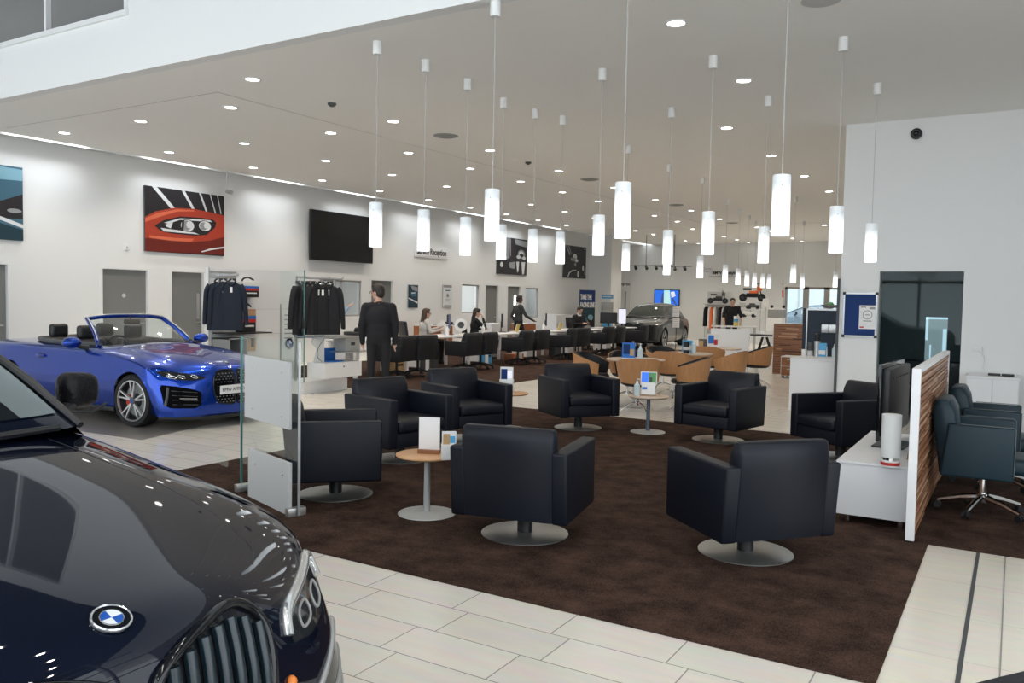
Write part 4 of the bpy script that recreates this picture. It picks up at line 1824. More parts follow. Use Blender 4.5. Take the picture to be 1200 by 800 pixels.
# ------------------------------------------------------------------ blue convertible (origin on the floor below its front axle)
def convertible():
    t = thing('convertible_car', 'bright blue convertible with the roof down in front of the picture wall', 'car')
    Y6 = (0, .30, .58, .65, .76, .87)

    def r6(x, zs, ys=Y6, dx=(0, 0, 0, 0, 0, 0)):
        return [(x + dx[k], ys[k], zs[k]) for k in range(6)]
    rows = [
        r6(-3.88, (.26,) * 6, (0, .3, .56, .64, .74, .82), (0, 0, .02, .03, .08, .14)),
        r6(-3.92, (.46,) * 6, (0, .3, .56, .64, .74, .84), (0, 0, .02, .03, .08, .15)),
        r6(-3.92, (.64,) * 6, (0, .3, .56, .64, .74, .85), (0, 0, .02, .03, .08, .16)),
        r6(-3.88, (.80,) * 6, (0, .3, .56, .64, .74, .84), (0, 0, .02, .03, .08, .16)),
        r6(-3.84, (.93, .93, .92, .915, .90, .86), (0, .3, .56, .64, .74, .82), (0, 0, .02, .03, .08, .16)),
        r6(-3.4, (.97, .97, .96, .955, .94, .90), (0, .3, .58, .65, .76, .85)),
        r6(-2.85, (.98, .98, .97, .965, .955, .915), (0, .3, .58, .65, .76, .88)),
        r6(-2.2, (.96, .96, .955, .95, .945, .90)),
        r6(-1.5, (.95, .95, .95, .945, .94, .90)),
        r6(-.85, (1.0, .995, .97, .965, .945, .895), Y6, (.12, .10, .03, .01, 0, 0)),
        r6(-.45, (.965, .965, .955, .935, .915, .87), Y6, (.05, .04, 0, 0, 0, 0)),
        r6(0, (.92, .925, .915, .89, .868, .825), (0, .3, .57, .65, .77, .885)),
        r6(.34, (.865, .87, .85, .82, .80, .765), (0, .3, .56, .65, .76, .875), (.03, .03, 0, -.01, -.03, -.06)),
        r6(.62, (.79, .79, .755, .74, .725, .70), (0, .28, .54, .63, .74, .84), (.09, .07, -.02, -.05, -.11, -.24)),
        r6(.78, (.70, .69, .65, .64, .63, .62), (0, .28, .54, .63, .74, .85), (.05, .03, -.06, -.10, -.17, -.32)),
        r6(.82, (.50, .50, .48, .48, .47, .47), (0, .28, .54, .63, .74, .875), (.03, .01, -.05, -.09, -.16, -.33)),
        r6(.83, (.30, .30, .29, .29, .29, .29), (0, .28, .54, .63, .74, .88), (.03, .01, -.04, -.08, -.14, -.32)),
        r6(.80, (.16,) * 6, (0, .28, .54, .63, .74, .86), (.04, .02, -.03, -.07, -.13, -.30)),
    ]
    lv = []
    for i in range(4, 14):
        lv.append([(.905, .74), (.925, .55), (.895, .36), (.85, .20)])
    wheels = [(0, .325, .372), (-2.82, .325, .372)]
    mb = MB().use('car_blue')
    car_body(mb, rows, lv, 4, 4, wheels, 8, 5, (-2.5, -.98, .66, .8))
    body = mb.build('body', parent=t, smooth=50)
    bvh = bvh_of(body)
    arch_liner(t, wheels, .55, .90)
    for (xw, zw, rw) in wheels:
        for s in (-1, 1):
            make_wheel(t, (xw, s * .80, .332), .332, s, R(5) if xw == 0 else 0, 'alu', .225, 5, 'dark_grey', True)
    mb = MB().use('black_plastic')
    mb.bx(-3.7, .55, -.72, .72, .15, .32)
    mb.build('underbody', parent=t)
    # cockpit tub
    mb = MB().use('black_plastic')
    mb.bx(-2.52, -.95, -.68, .68, .40, .42)
    for s in (-1, 1):
        mb.bx(-2.52, -.95, s * .67, s * .70, .42, .95)
    mb.bx(-2.54, -2.50, -.68, .68, .42, .97)
    mb.bx(-1.15, -.82, -.68, .68, .5, .965, .03)
    mb.build('cockpit', parent=t)
    mb = MB().use('dark_grey')
    mb.tube([(-.98, -.70, .985), (-1.6, -.715, .972), (-2.3, -.70, .985), (-2.62, -.60, 1.0), (-2.68, 0, 1.01), (-2.62, .60, 1.0), (-2.3, .70, .985), (-1.6, .715, .972), (-.98, .70, .985)], .035, 8)
    mb.build('cockpit_trim', parent=t)
    for x, hz in ((-1.62, 1.0), (-2.32, 1.0)):
        for s in (-1, 1):
            seat = MB().use('black_plastic')
            sloped_box(seat, s * .36 - .25, s * .36 + .25, (x - .30, x - .14), (x - .18, x - .02), .55, hz + .02, .05)
            seat.bx(s * .36 - .25, s * .36 + .25, x - .1, x + .40, .45, .60, .04) if False else None
            for v in seat.bm.verts:
                v.co = V3((v.co.y, v.co.x, v.co.z))
            so = seat.build('seat', parent=t)
            hb = MB().use('black_plastic')
            hb.box((x - .24, s * .36, hz + .11), (.12, .26, .20), 0, .058, None, 4)
            hb.build('headrest', parent=so)
    mb = MB().use('black_plastic')
    ring = [V3((-1.12 - .0, -.36 + .17 * math.cos(a), .93 + .16 * math.sin(a))) for a in [2 * PI * k / 20 for k in range(20)]]
    mb.tube(ring, .014, 6, True)
    mb.cyl((-1.12, -.36, .93), (-.95, -.36, .92), .03)
    mb.build('steering_wheel', parent=t)
    # windscreen
    base = spline([V3((-.98, -.72, .955)), V3((-.80, -.45, .99)), V3((-.75, 0, 1.005)), V3((-.80, .45, .99)), V3((-.98, .72, .955))], 6)
    topl = spline([V3((-1.48, -.58, 1.315)), V3((-1.44, -.35, 1.345)), V3((-1.42, 0, 1.355)), V3((-1.44, .35, 1.345)), V3((-1.48, .58, 1.315))], 6)
    G = [[b_.lerp(a, k / 6) + V3((.03 * math.sin(PI * k / 6), 0, .015 * math.sin(PI * k / 6))) for a, b_ in zip(topl, base)] for k in range(7)]
    mb = MB().use('pane_screen2')
    mb.grid(G)
    mb.build('windscreen', parent=t, smooth=60)
    mb = MB().use('car_blue')
    rim = [g[0] for g in G] + G[-1][1:-1] + [g[-1] for g in G[::-1]]
    mb.tube(rim, .028, 8)
    mb.build('screen_frame', parent=t)
    mb = MB().use('alu')
    mb.tube([p + V3((.022, -.012 if p.y < 0 else .012, .022)) for p in rim[1:-1]], .008, 6)
    mb.build('screen_trim', parent=t)
    mb = MB().use('black_plastic')
    mb.box((-1.34, 0, 1.27), (.04, .24, .07), 0, .015)
    mb.cyl((-1.35, 0, 1.29), (-1.40, 0, 1.345), .012)
    mb.build('rear_view_mirror', parent=t)
    for s in (-1, 1):
        mr_ = MB().use('car_blue')
        mr_.sph((-1.13, s * 1.0, 1.015), 1, 18, (.085, .125, .075))
        for v in mr_.bm.verts:
            if v.co.x < -1.18:
                v.co.x = -1.18
        mo = mr_.build('door_mirror', parent=t, smooth=60)
        mb = MB().use('black_plastic')
        mb.tube([(-1.10, s * .95, .975), (-1.08, s * .88, .955), (-1.06, s * .82, .94)], [.03, .03, .045], 10)
        mb.build('mirror_arm', parent=mo)
    fx = lambda p: (1.2, p[0], p[1])
    D = (-1, 0, 0)
    for s in (-1, 1):
        K = [(.012, .70), (.06, .725), (.22, .725), (.28, .695), (.315, .63), (.325, .50), (.30, .37), (.25, .31), (.10, .285), (.03, .29), (.012, .33)]
        Kp = [(s * a, z) for a, z in K]
        body_part(bvh, Kp, fx, D, 'grille', 'black_gloss', t, off=.004, thick=.012, cuts=4)
        mb = MB().use('black_gloss')
        body_line(bvh, Kp, fx, D, mb, .010, .008, True, 8)
        mb.build('grille_frame', parent=t, smooth=60)
        mb = MB().use('alu')
        for i in range(11):
            for j in range(6):
                z = .32 + i * .036
                y = .05 + j * .048 + (.024 if i % 2 else 0)
                if y < .30 and not (.41 < z < .54):
                    h = bvh.ray_cast(V3((2, s * y, z)), V3(D))
                    if h[0] is not None:
                        mb.box(h[0] + V3((.009, 0, 0)), (.008, .017, .006))
        mb.build('grille_mesh', parent=t, smooth=0)
        Hh = [(s * .40, .640), (s * .50, .672), (s * .62, .700), (s * .74, .722), (s * .80, .728), (s * .83, .712), (s * .815, .665), (s * .74, .628), (s * .60, .610), (s * .47, .615)]
        hl = body_part(bvh, Hh, fx, D, 'headlight', 'lamp_glass', t, off=.005, thick=.012, cuts=4)
        for hy in (.53, .66, .75):
            mb = MB().use('lamp_bright')
            body_line(bvh, [(s * (hy - .035), .632), (s * (hy - .03), .665), (s * (hy + .035), .68), (s * (hy + .03), .645)], fx, D, mb, .005, .007, True, 6)
            mb.build('lamp_ring', parent=hl, smooth=60)
        I = [(s * .48, .46), (s * .56, .50), (s * .74, .545), (s * .84, .56), (s * .855, .52), (s * .845, .32), (s * .80, .28), (s * .56, .27), (s * .49, .31)]
        it = body_part(bvh, I, fx, D, 'side_intake', 'matt_black', t, off=.004, thick=.012, cuts=4)
        mb = MB().use('alu')
        body_line(bvh, [(s * .54, .385), (s * .62, .392), (s * .72, .397)], fx, D, mb, .005, .008, False, 6)
        mb.use('dark_grey')
        body_line(bvh, [(s * .835, .31), (s * .815, .42), (s * .80, .53)], fx, D, mb, .018, .006, False, 8)
        for q_ in range(4):
            body_line(bvh, [(s * .53, .31 + q_ * .05), (s * .65, .32 + q_ * .052), (s * .78, .325 + q_ * .055)], fx, D, mb, .004, .004, False, 6)
        mb.build('intake_trim', parent=it)
        mb = MB().use('black_plastic')
        sd = lambda p: (p[0], s * 1.6, p[1])
        for P in ([(-.95, .93), (-.90, .75), (-.80, .50), (-.78, .25)], [(-2.35, .90), (-2.4, .6), (-2.25, .30), (-2.2, .22)]):
            body_line(bvh, P, sd, (0, -s, 0), mb, .003, -.001, False, 6)
        mb.build('door_gap', parent=t)
        mb = MB().use('car_blue')
        h = bvh.ray_cast(V3((-2.05, s * 1.6, .80)), V3((0, -s, 0)))
        mb.box(h[0] + V3((0, s * .014, 0)), (.21, .03, .035), 0, .01)
        mb.use('black_plastic')
        mb.box(h[0] + V3((0, s * .002, -.005)), (.13, .012, .07), 0, .005)
        mb.build('door_handle', parent=t)
        mb = MB().use('black_plastic')
        mb.bx(-2.45, -.4, s * .80, s * .885, .16, .215, .01)
        mb.build('sill', parent=t)
    mb = MB().use('black_plastic')
    mb.tube([(.50, -.87, .15), (.70, -.70, .145), (.84, -.35, .142), (.87, 0, .14), (.84, .35, .142), (.70, .70, .145), (.50, .87, .15)], .022, 8)
    mb.build('front_lip', parent=t)
    h = bvh.ray_cast(V3((2, 0, .475)), V3(D))
    x = h[0].x + .025
    mb = MB().use('paper')
    mb.bx(x - .008, x, -.26, .26, .42, .53, .002)
    np_ = mb.build('number_plate', parent=t)
    text_mesh('BMW APPROVED', .06, frame_to((x + .002, -.23, .455), (0, 1, 0), (0, 0, 1)), 'lettering', 'black_plastic', np_, .002, 'LEFT', 0, .46)
    h = bvh.ray_cast(V3((.66, 0, 2)), V3((0, 0, -1)))
    n = h[1] if h[1].z > 0 else -h[1]
    roundel(t, h[0] + n * .002, n, (-1, 0, 0), .041)
    return t


glass_mat('pane_screen2', (.80, .88, .88), .10)
bc = convertible()
CP = BLUE_POSE
bc.location = (CP[0], CP[1], 0)
bc.rotation_euler = (0, 0, R(CP[2]))
bc.scale = (CP[3],) * 3

# ================================================================== picture wall
def wall_print(name, label, cat, px0, px1, py0, py1, polys, depth=.045, base='dark_grey', group=None):
    """flat picture on the picture wall; polys=[(material,[(u,v)...])] with u,v in 0..1"""
    y0, y1, z0, z1 = rect_l(px0, px1, py0, py1)
    t = thing(name, label, cat, (XL, y0, z0), 0, group)
    w, h = y1 - y0, z1 - z0
    mb = MB().use(base)
    mb.bx(.001, depth, 0, w, 0, h, .003)
    mb.build('backing', parent=t, smooth=0)
    mb = MB()
    for k, (mm, pts) in enumerate(polys):
        mb.use(mm)
        mb.flat([(depth + .001 + .0006 * k, u * w, v * h) for u, v in pts])
    mb.build('print', parent=t, smooth=0)
    return t, w, h


def ell(cx, cy, rx, ry, n=20, a0=0, a1=2 * PI):
    return [(cx + rx * math.cos(a0 + (a1 - a0) * k / n), cy + ry * math.sin(a0 + (a1 - a0) * k / n)) for k in range(n)]


mat('pic_red', (.42, .05, .025), .4)
mat('pic_red_dark', (.15, .018, .012), .4)
mat('pic_red_lit', (.70, .16, .08), .4)
mat('pic_dark', (.022, .020, .024), .4)
mat('pic_grey', (.30, .31, .33), .4)
mat('pic_pale', (.72, .74, .76), .4)
mat('pic_blue', (.055, .14, .20), .4)
mat('pic_blue_lit', (.22, .42, .52), .4)
mat('pic_navy', (.015, .045, .065), .4)
FULL = [(0, 0), (1, 0), (1, 1), (0, 1)]
red = [('pic_dark', FULL)]
for u, d in ((.08, .22), (.44, .14), (.66, .09), (.80, .07), (.90, .05)):
    red.append(('pic_pale', [(u, 1), (u + .06 * (1.1 - u), 1), (u + d + .06 * (1.1 - u), .70), (u + d, .70)]))
red += [('pic_red', [(0, .52), (.12, .62), (.35, .71), (.6, .73), (1, .68), (1, .30), (.8, .22), (.5, .18), (0, .20)]),
        ('pic_red_lit', [(0, .50), (.15, .60), (.38, .69), (.6, .71), (.6, .69), (.38, .655), (.2, .56), (.0, .44)]),
        ('pic_red_dark', [(0, .20), (.5, .18), (.8, .24), (1, .32), (1, .02), (0, .0)]),
        ('pic_red_lit', [(.05, .245), (.35, .235), (.6, .25), (.56, .20), (.3, .19), (.05, .21)]),
        ('pic_dark', [(.11, .40), (.22, .50), (.42, .585), (.7, .60), (.85, .585), (.89, .54), (.87, .46), (.76, .33), (.60, .30), (.3, .305), (.18, .33)]),
        ('pic_pale', [(.22, .46), (.42, .555), (.80, .575), (.84, .55), (.76, .545), (.42, .53), (.27, .45)]),
        ('pic_pale', [(.18, .375), (.6, .35), (.66, .325), (.22, .325)]),
        ('pic_dark', ell(.51, .45, .10, .10)), ('pic_pale', ell(.51, .45, .085, .09)), ('pic_grey', ell(.495, .45, .06, .08)), ('pic_pale', ell(.53, .465, .035, .055)), ('pic_dark', [(.43, .37), (.46, .36), (.47, .53), (.44, .52)]),
        ('pic_dark', ell(.73, .47, .095, .09)), ('pic_pale', ell(.735, .47, .08, .08)), ('pic_grey', ell(.715, .465, .05, .065)), ('pic_pale', ell(.75, .48, .03, .045)),
        ('pic_pale', [(.23, .43), (.33, .49), (.30, .38), (.25, .40)]),
        ('pic_pale', [(.68, .05), (.80, .11), (1, .16), (1, .135), (.82, .085), (.70, .04)])]
wall_print('wall_picture', 'large wall picture of a red car headlight', 'picture', 168, 261, 217, 294, red)
wall_print('wall_picture', 'large blue-grey wall picture cut off by the left edge of the view', 'picture', -66, 24.5, 184, 276,
           [('pic_blue', FULL), ('pic_blue_lit', [(0, 1), (1, .97), (1, .82), (.5, .80), (0, .9)]), ('pic_dark', [(.4, .30), (.7, .52), (1, .64), (1, .30), (.6, .28)]),
            ('pic_pale', [(.3, .30), (.7, .26), (1, .17), (1, .22), (.7, .31), (.4, .36)]), ('pic_navy', [(0, .25), (.6, .24), (1, .15), (1, 0), (0, 0)]), ('pic_grey', ell(.88, .40, .10, .03))])
q = random.Random(5)
bw1 = [('pic_dark', FULL), ('pic_grey', [(.05, 1), (.42, 1), (.40, .45), (.3, .4), (.02, .5)])]
for k in range(9):
    u = .04 + k * .045
    bw1.append(('pic_dark' if k % 2 else 'pic_grey', [(u, .98), (u + .025, .98), (u + .04, .5), (u + .01, .5)]))
bw1 += [('pic_grey', [(.55, .98), (.98, .95), (.98, .78), (.6, .84)]), ('pic_grey', ell(.80, .58, .13, .13)), ('pic_pale', ell(.79, .60, .09, .07)), ('pic_dark', ell(.80, .55, .07, .05)), ('pic_pale', ell(.70, .50, .07, .05)), ('pic_pale', ell(.89, .48, .06, .05)),
        ('pic_pale', [(.62, .36), (.72, .37), (.70, .10), (.66, .06)]), ('pic_pale', [(.80, .36), (.93, .37), (.90, .04), (.84, .02)]), ('pic_grey', [(.38, .32), (.58, .36), (.56, .16), (.40, .18)]), ('pic_pale', ell(.13, .25, .05, .07))]
wall_print('wall_picture', 'black and white wall picture of a machine part, left of the two monochrome pictures', 'picture', 582, 616.5, 276.5, 320.5, bw1)
bw2 = [('pic_dark', FULL), ('pic_grey', [(.05, 1), (.10, 1), (.28, .72), (.24, .70)]), ('pic_grey', [(.16, 1), (.20, 1), (.32, .76), (.30, .74)]), ('pic_pale', ell(.48, .66, .09, .10)), ('pic_grey', ell(.42, .58, .13, .06)), ('pic_pale', ell(.56, .55, .07, .05)), ('pic_grey', ell(.5, .43, .05, .06)),
       ('pic_pale', [(.16, .02), (.22, .16), (.36, .25), (.55, .26), (.55, .23), (.36, .21), (.26, .14), (.21, .02)]), ('pic_pale', ell(.64, .13, .05, .10)), ('pic_pale', ell(.86, .33, .04, .09)), ('pic_grey', ell(.95, .20, .03, .10)), ('pic_pale', ell(.93, .94, .03, .03))]
wall_print('wall_picture', 'dark wall picture with white sparks, right of the two monochrome pictures', 'picture', 660, 686, 286.5, 325, bw2)
wall_print('wall_picture', 'small framed poster of a car on a road beside the grey door', 'poster', 477.5, 489, 333.5, 360.5,
           [('pic_navy', FULL), ('pic_grey', [(.25, .98), (.95, .9), (.95, .72), (.4, .78)]), ('pic_blue', [(.25, .70), (.85, .70), (.8, .5), (.35, .5)]), ('pic_pale', [(.3, .66), (.75, .68), (.7, .64), (.35, .62)]), ('pic_pale', [(.03, .45), (.97, .26), (.97, .18), (.03, .40)])], .03, 'alu')
t, w, h = wall_print('wall_picture', 'small framed grey notice with a dark header and roundel, left of the wall window', 'poster', 518.5, 529, 333.5, 359.5,
           [('pic_pale', FULL), ('mid_grey', [(.05, .88), (.95, .88), (.95, .99), (.05, .99)]), ('pic_grey', [(.2, .80), (.8, .80), (.8, .83), (.2, .83)]), ('pic_blue', [(.25, .72), (.75, .72), (.75, .77), (.25, .77)]), ('pic_dark', ell(.5, .52, .15, .09)), ('pic_pale', ell(.5, .52, .12, .07)), ('pic_dark', ell(.5, .52, .07, .045)),
            ('pic_grey', [(.25, .33), (.75, .33), (.75, .35), (.25, .35)]), ('pic_grey', [(.25, .27), (.75, .27), (.75, .29), (.25, .29)]), ('pic_grey', [(.1, .03), (.9, .03), (.9, .08), (.1, .08)])], .03, 'alu')
# television
y0, y1, z0, z1 = rect_l(358, 431, 245, 304)
t = thing('television', 'large black wall television between the jackets and the hanging lamps', 'television', (XL, y0, z0))
w, h = y1 - y0, z1 - z0
mb = MB().use('black_plastic')
mb.bx(.02, .12, w * .2, w * .8, h * .2, h * .8)
mb.build('wall_mount', parent=t, smooth=0)
mb = MB().use('black_plastic')
mb.bx(.12, .19, 0, w, 0, h, .006)
mb.build('case', parent=t, smooth=0)
mb = MB().use('tv_black')
mb.flat([(.192, .012, .015), (.192, w - .012, .015), (.192, w - .012, h - .012), (.192, .012, h - .012)])
mb.build('screen', parent=t, smooth=0)
# Service Reception sign
y0, y1, z0, z1 = rect_l(485.5, 523.5, 291, 300.5)
t = thing('wall_sign', 'white raised wall sign reading Service Reception', 'sign', (XL, y0, z0))
w, h = y1 - y0, z1 - z0
mb = MB().use('white_lacquer')
mb.bx(.001, .05, 0, w, 0, h, .004)
mb.build('panel', parent=t, smooth=0)
text_mesh('Service Reception', .26, frame_to((.053, .06, h * .38), (0, 1, 0), (0, 0, 1)), 'lettering', 'black_plastic', t, .006, 'LEFT', .004, w * .90)
mb = MB().use('seam_grey')
mb.bx(.051, .054, .04, w - .04, h * .14, h * .18)
mb.build('underline', parent=t, smooth=0)
# small white socket box and sign plate between the pictures
p = lx(148, 290)
mb = MB().use('white_plastic')
mb.bx(0, .04, -.04, .04, -.05, .05, .008)
mb.use('mid_grey')
mb.bx(.04, .042, -.02, .0, -.02, .02)
tag(mb.build('wall_switch', loc=(XL, p.y, p.z)), 'small white switch box on the wall left of the red headlight picture', 'switch')
# roll-up banner
p = at_x(687.5, 385, -13.6)
p = at_x(687.5, 385, -14.0)
t = thing('roll_up_banner', 'tall dark blue banner reading TAKE THE RACING LINE', 'banner', (-14.0, p.y, 0), R(-14))
bw_ = .92
mb = MB().use('pic_navy')
mb.bx(-.006, .0, -bw_ / 2, bw_ / 2, .08, 2.02)
mb.use('navy_board')
mb.bx(0, .001, -bw_ / 2, bw_ / 2, 1.45, 2.02)
mb.use('pic_dark')
mb.bx(0, .0012, -bw_ / 2, bw_ / 2, .08, 1.0)
for (u, v, r1, r2, mm) in ((-.12, .85, .16, .13, 'pic_blue'), (-.05, .82, .10, .10, 'pic_pale'), (.2, .98, .15, .10, 'pic_blue_lit'), (.25, .94, .08, .07, 'pic_pale'), (.05, .55, .22, .14, 'pic_grey'), (.2, .45, .15, .2, 'pic_blue'), (-.2, .35, .15, .15, 'pic_grey')):
    mb.use(mm)
    mb.flat([(.0016 + .0003 * r1, u + a, v + b_) for a, b_ in ell(0, 0, r1, r2)])
mb.build('banner_sheet', parent=t, smooth=0)
text_mesh('TAKE THE', .26, frame_to((.003, -bw_ / 2 + .06, 1.66), (0, 1, 0), (0, 0, 1)), 'lettering', 'paper', t, .002, 'LEFT', .012, .66)
text_mesh('RACING LINE', .26, frame_to((.003, -bw_ / 2 + .06, 1.36), (0, 1, 0), (0, 0, 1)), 'lettering', 'paper', t, .002, 'LEFT', .012, .82)
mb = MB().use('alu')
mb.bx(-.04, .04, -bw_ / 2 - .02, bw_ / 2 + .02, 0.014, .09, .01)
mb.bx(-.015, .015, -bw_ / 2, bw_ / 2, 2.01, 2.05)
mb.cyl((-.02, 0, .08), (-.02, 0, 2.02), .012)
mb.build('stand', parent=t)

# back wall: letters, screen, notices
p0, p1 = at_y(835, 321.3, YB), at_y(862.5, 321.3, YB)
o = text_mesh('BMW Lifestyle', .20, frame_to((p0.x, YB - .012, p0.z), (1, 0, 0), (0, 0, 1)), 'wall_lettering', 'black_plastic', None, .02, 'LEFT', .003, p1.x - p0.x)
tag(o, 'black raised letters on the back wall above the clothes rail', 'lettering')
p0, p1 = at_y(831, 324, YB), at_y(872, 324.3, YB)
mb = MB().use('seam_grey')
mb.bx(p0.x, p1.x, YB - .02, YB - .001, p0.z - .02, p0.z + .02)
tag(mb.build('sign_rail', smooth=0), 'thin grey rail on the back wall under the black letters', 'rail')
p0, p1 = at_y(824, 319.5, YB), at_y(833.5, 313, YB)
t = thing('wall_sign', 'small white back wall sign with two grey script lines', 'sign', (p0.x, YB, p0.z))
w, h = p1.x - p0.x, p1.z - p0.z
mb = MB().use('white_lacquer')
mb.bx(-.03, w + .03, -.03, -.001, -.05, h + .03)
mb.build('panel', parent=t, smooth=0)
text_mesh('Tyres', h * .55, frame_to((0, -.034, h * .55), (1, 0, 0), (0, 0, 1)), 'lettering', 'mid_grey', t, .004, 'LEFT', 0, w)
text_mesh('Cafe', h * .55, frame_to((0, -.034, 0.02), (1, 0, 0), (0, 0, 1)), 'lettering', 'mid_grey', t, .004, 'LEFT', 0, w * .9)
p0, p1 = at_y(726.5, 335, YB), at_y(738.5, 331, YB)
t = thing('wall_sign', 'white back wall sign reading Express beyond the pier', 'sign', (p0.x, YB, p0.z))
w = p1.x - p0.x
mb = MB().use('white_lacquer')
mb.bx(-.05, w + .06, -.03, -.001, -.14, .26)
mb.build('panel', parent=t, smooth=0)
text_mesh('Express', .2, frame_to((.0, -.034, .03), (1, 0, 0), (0, 0, 1)), 'lettering', 'black_plastic', t, .004, 'LEFT', .004, w)
# door of the recess
p0, p1 = at_y(727, 340, YB), at_y(738, 340, YB)
d = struct(thing('door_7', None, None, (p0.x, YB, 0)))
w = p1.x - p0.x
mb = MB().use('white_trim')
mb.bx(-.3, w + .05, -.03, -.001, 0, p0.z)
struct(mb.build('door_leaf', parent=d, smooth=0))
mb = MB().use('mid_grey')
mb.bx(w * .50, w * .66, -.036, -.03, .05, p0.z - .05)
struct(mb.build('door_gap', parent=d, smooth=0))
# big screen on the back wall
p0, p1 = at_y(767, 358, YB), at_y(797, 339.5, YB)
t = thing('wall_screen', 'lit blue wall screen above the grey car', 'screen', (p0.x, YB, p0.z))
w, h = p1.x - p0.x, p1.z - p0.z
mb = MB().use('black_plastic')
mb.bx(0, w, -.09, -.001, 0, h, .006)
mb.build('case', parent=t, smooth=0)
mb = MB().use('screen_blue')
mb.flat([(.03, -.092, .03), (w * .40, -.092, .03), (w * .40, -.092, h - .03), (.03, -.092, h - .03)])
mb.use('screen_pale')
mb.flat([(w * .40, -.092, .03), (w * .68, -.092, .03), (w * .62, -.092, h - .03), (w * .40, -.092, h - .03)])
mb.use('screen_blue')
mb.flat([(w * .68, -.092, .03), (w - .03, -.092, .03), (w - .03, -.092, h - .03), (w * .62, -.092, h - .03)])
mb.use('screen_dark')
mb.flat([(w * .26, -.0925, .03), (w * .39, -.0925, .03), (w * .37, -.0925, h * .8), (w * .33, -.0925, h * .8)])
mb.use('screen_white')
mb.flat([(w * .70, -.0925, h * .5), (w * .86, -.0925, h * .62), (w * .80, -.0925, h * .9), (w * .66, -.0925, h * .85)])
mb.use('screen_dark')
mb.flat([(w * .70, -.093, h * .42), (w * .75, -.093, h * .5), (w * .93, -.093, .04), (w * .88, -.093, .04)])
mb.build('screen', parent=t, smooth=0)
# notices on the pier
PYF = 30.0
p0, p1 = at_y(715.5, 349.5, PYF), at_y(724.5, 345, PYF)
mb = MB().use('sky_card')
mb.bx(-.25, .25, -.012, -.001, -.08, .08)
mb.use('paper')
mb.bx(-.2, .2, -.014, -.012, -.02, .02)
tag(mb.build('wall_sign', loc=(at_y(716, 347.5, PYF).x - .15, PYF, at_y(716, 347.5, PYF).z), smooth=0), 'small light blue notice high on the white pier', 'notice')
t = thing('literature_rack', 'slim grey leaflet rack on the white pier under the blue notice', 'rack', (at_y(716, 385, PYF).x - .17, PYF, at_y(720, 384, PYF).z))
hh = at_y(720, 354, PYF).z - at_y(720, 384, PYF).z
mb = MB().use('light_grey')
mb.bx(-.24, .24, -.02, -.001, 0, hh)
mb.build('back_plate', parent=t, smooth=0)
mb = MB().use('alu')
for x in (-.24, .24):
    mb.bx(x - .01, x + .01, -.05, 0, 0, hh)
for k in range(4):
    mb.bx(-.24, .24, -.05, -.02, k * hh / 4, k * hh / 4 + .015)
mb.build('shelf_frame', parent=t, smooth=0)
mb = MB().use('sky_card')
mb.bx(-.18, .18, -.035, -.022, .02, .22)
mb.build('leaflet', parent=t, smooth=0)

# ================================================================== service desks
PAIRS = [(12.68, 13.42), (15.02, 15.74), (17.34, 18.19), (19.76, 20.5), (22.13, 22.98), (24.82, 25.59)]


def visitor_master():
    t = thing('visitor_chair', 'x', 'chair')
    chair_body(t, .31, .31, -.31, -.27, .67, .34, .84, 'visitor_black', .05, .48, .08)
    star_base(t, .37, .29, 'black_plastic', rot=.5)
    return t


vm = None
for k, pr in enumerate(PAIRS):
    for j, y in enumerate(pr):
        y = y + (.10, .0)[j]
        lab = 'black visitor chair, %s of the pair at the %s service desk from the front' % (('first', 'second')[j], ORD[k])
        loc = (-10.42 + (.0, .03)[j], y, .013)
        rz = R(90 + (6, -4, 3, 7, -3, 5)[k] * (1 if j == 0 else -1))
        if vm is None:
            vm = visitor_master()
            vm.location = loc
            vm.rotation_euler = (0, 0, rz)
            tag(vm, lab, None, 'black visitor chairs at the service desks')
        else:
            dup(vm, loc, rz, lab, 'black visitor chairs at the service desks')


def desk_master():
    t = thing('service_desk', 'x', 'desk')
    mb = MB().use('white_lacquer')
    mb.bx(-.45, .45, -.85, .85, .705, .735, .004)
    mb.build('top', parent=t, smooth=0)
    for y in (-.80, .80):
        mb = MB().use('white_lacquer')
        mb.bx(.30, .36, y - .03, y + .03, .0, .705)
        mb.bx(-.36, -.30, y - .03, y + .03, .0, .705)
        mb.bx(-.36, .36, y - .02, y + .02, .66, .705)
        mb.build('leg', parent=t, smooth=0)
    mb = MB().use('white_lacquer')
    mb.bx(-.40, .05, -.78, -.38, .05, .68, .004)
    mb.build('drawer_unit', parent=t, smooth=0)
    return t


dm = None
DKX = -11.35
for k, pr in enumerate(PAIRS):
    lab = 'white service desk behind the %s pair of black visitor chairs' % ORD[k]
    loc = (DKX, sum(pr) / 2, .013)
    if dm is None:
        dm = desk_master()
        dm.location = loc
        tag(dm, lab, None, 'white service desks')
    else:
        dup(dm, loc, 0, lab, 'white service desks')


def monitor_master():
    t = thing('computer_monitor', 'x', 'monitor')
    mb = MB().use('black_plastic')
    mb.bx(-.12, .12, -.10, .10, 0, .015, .004)
    mb.build('foot', parent=t)
    mb = MB().use('black_plastic')
    mb.bx(-.03, .03, .03, .055, .015, .28)
    mb.build('stem', parent=t)
    mb = MB().use('black_plastic')
    mb.bx(-.28, .28, -.005, .035, .13, .48, .008)
    mb.build('case', parent=t)
    mb = MB().use('screen_dark')
    mb.flat([(-.27, -.0065, .14), (.27, -.0065, .14), (.27, -.0065, .47), (-.27, -.0065, .47)])
    mb.build('screen', parent=t, smooth=0)
    return t


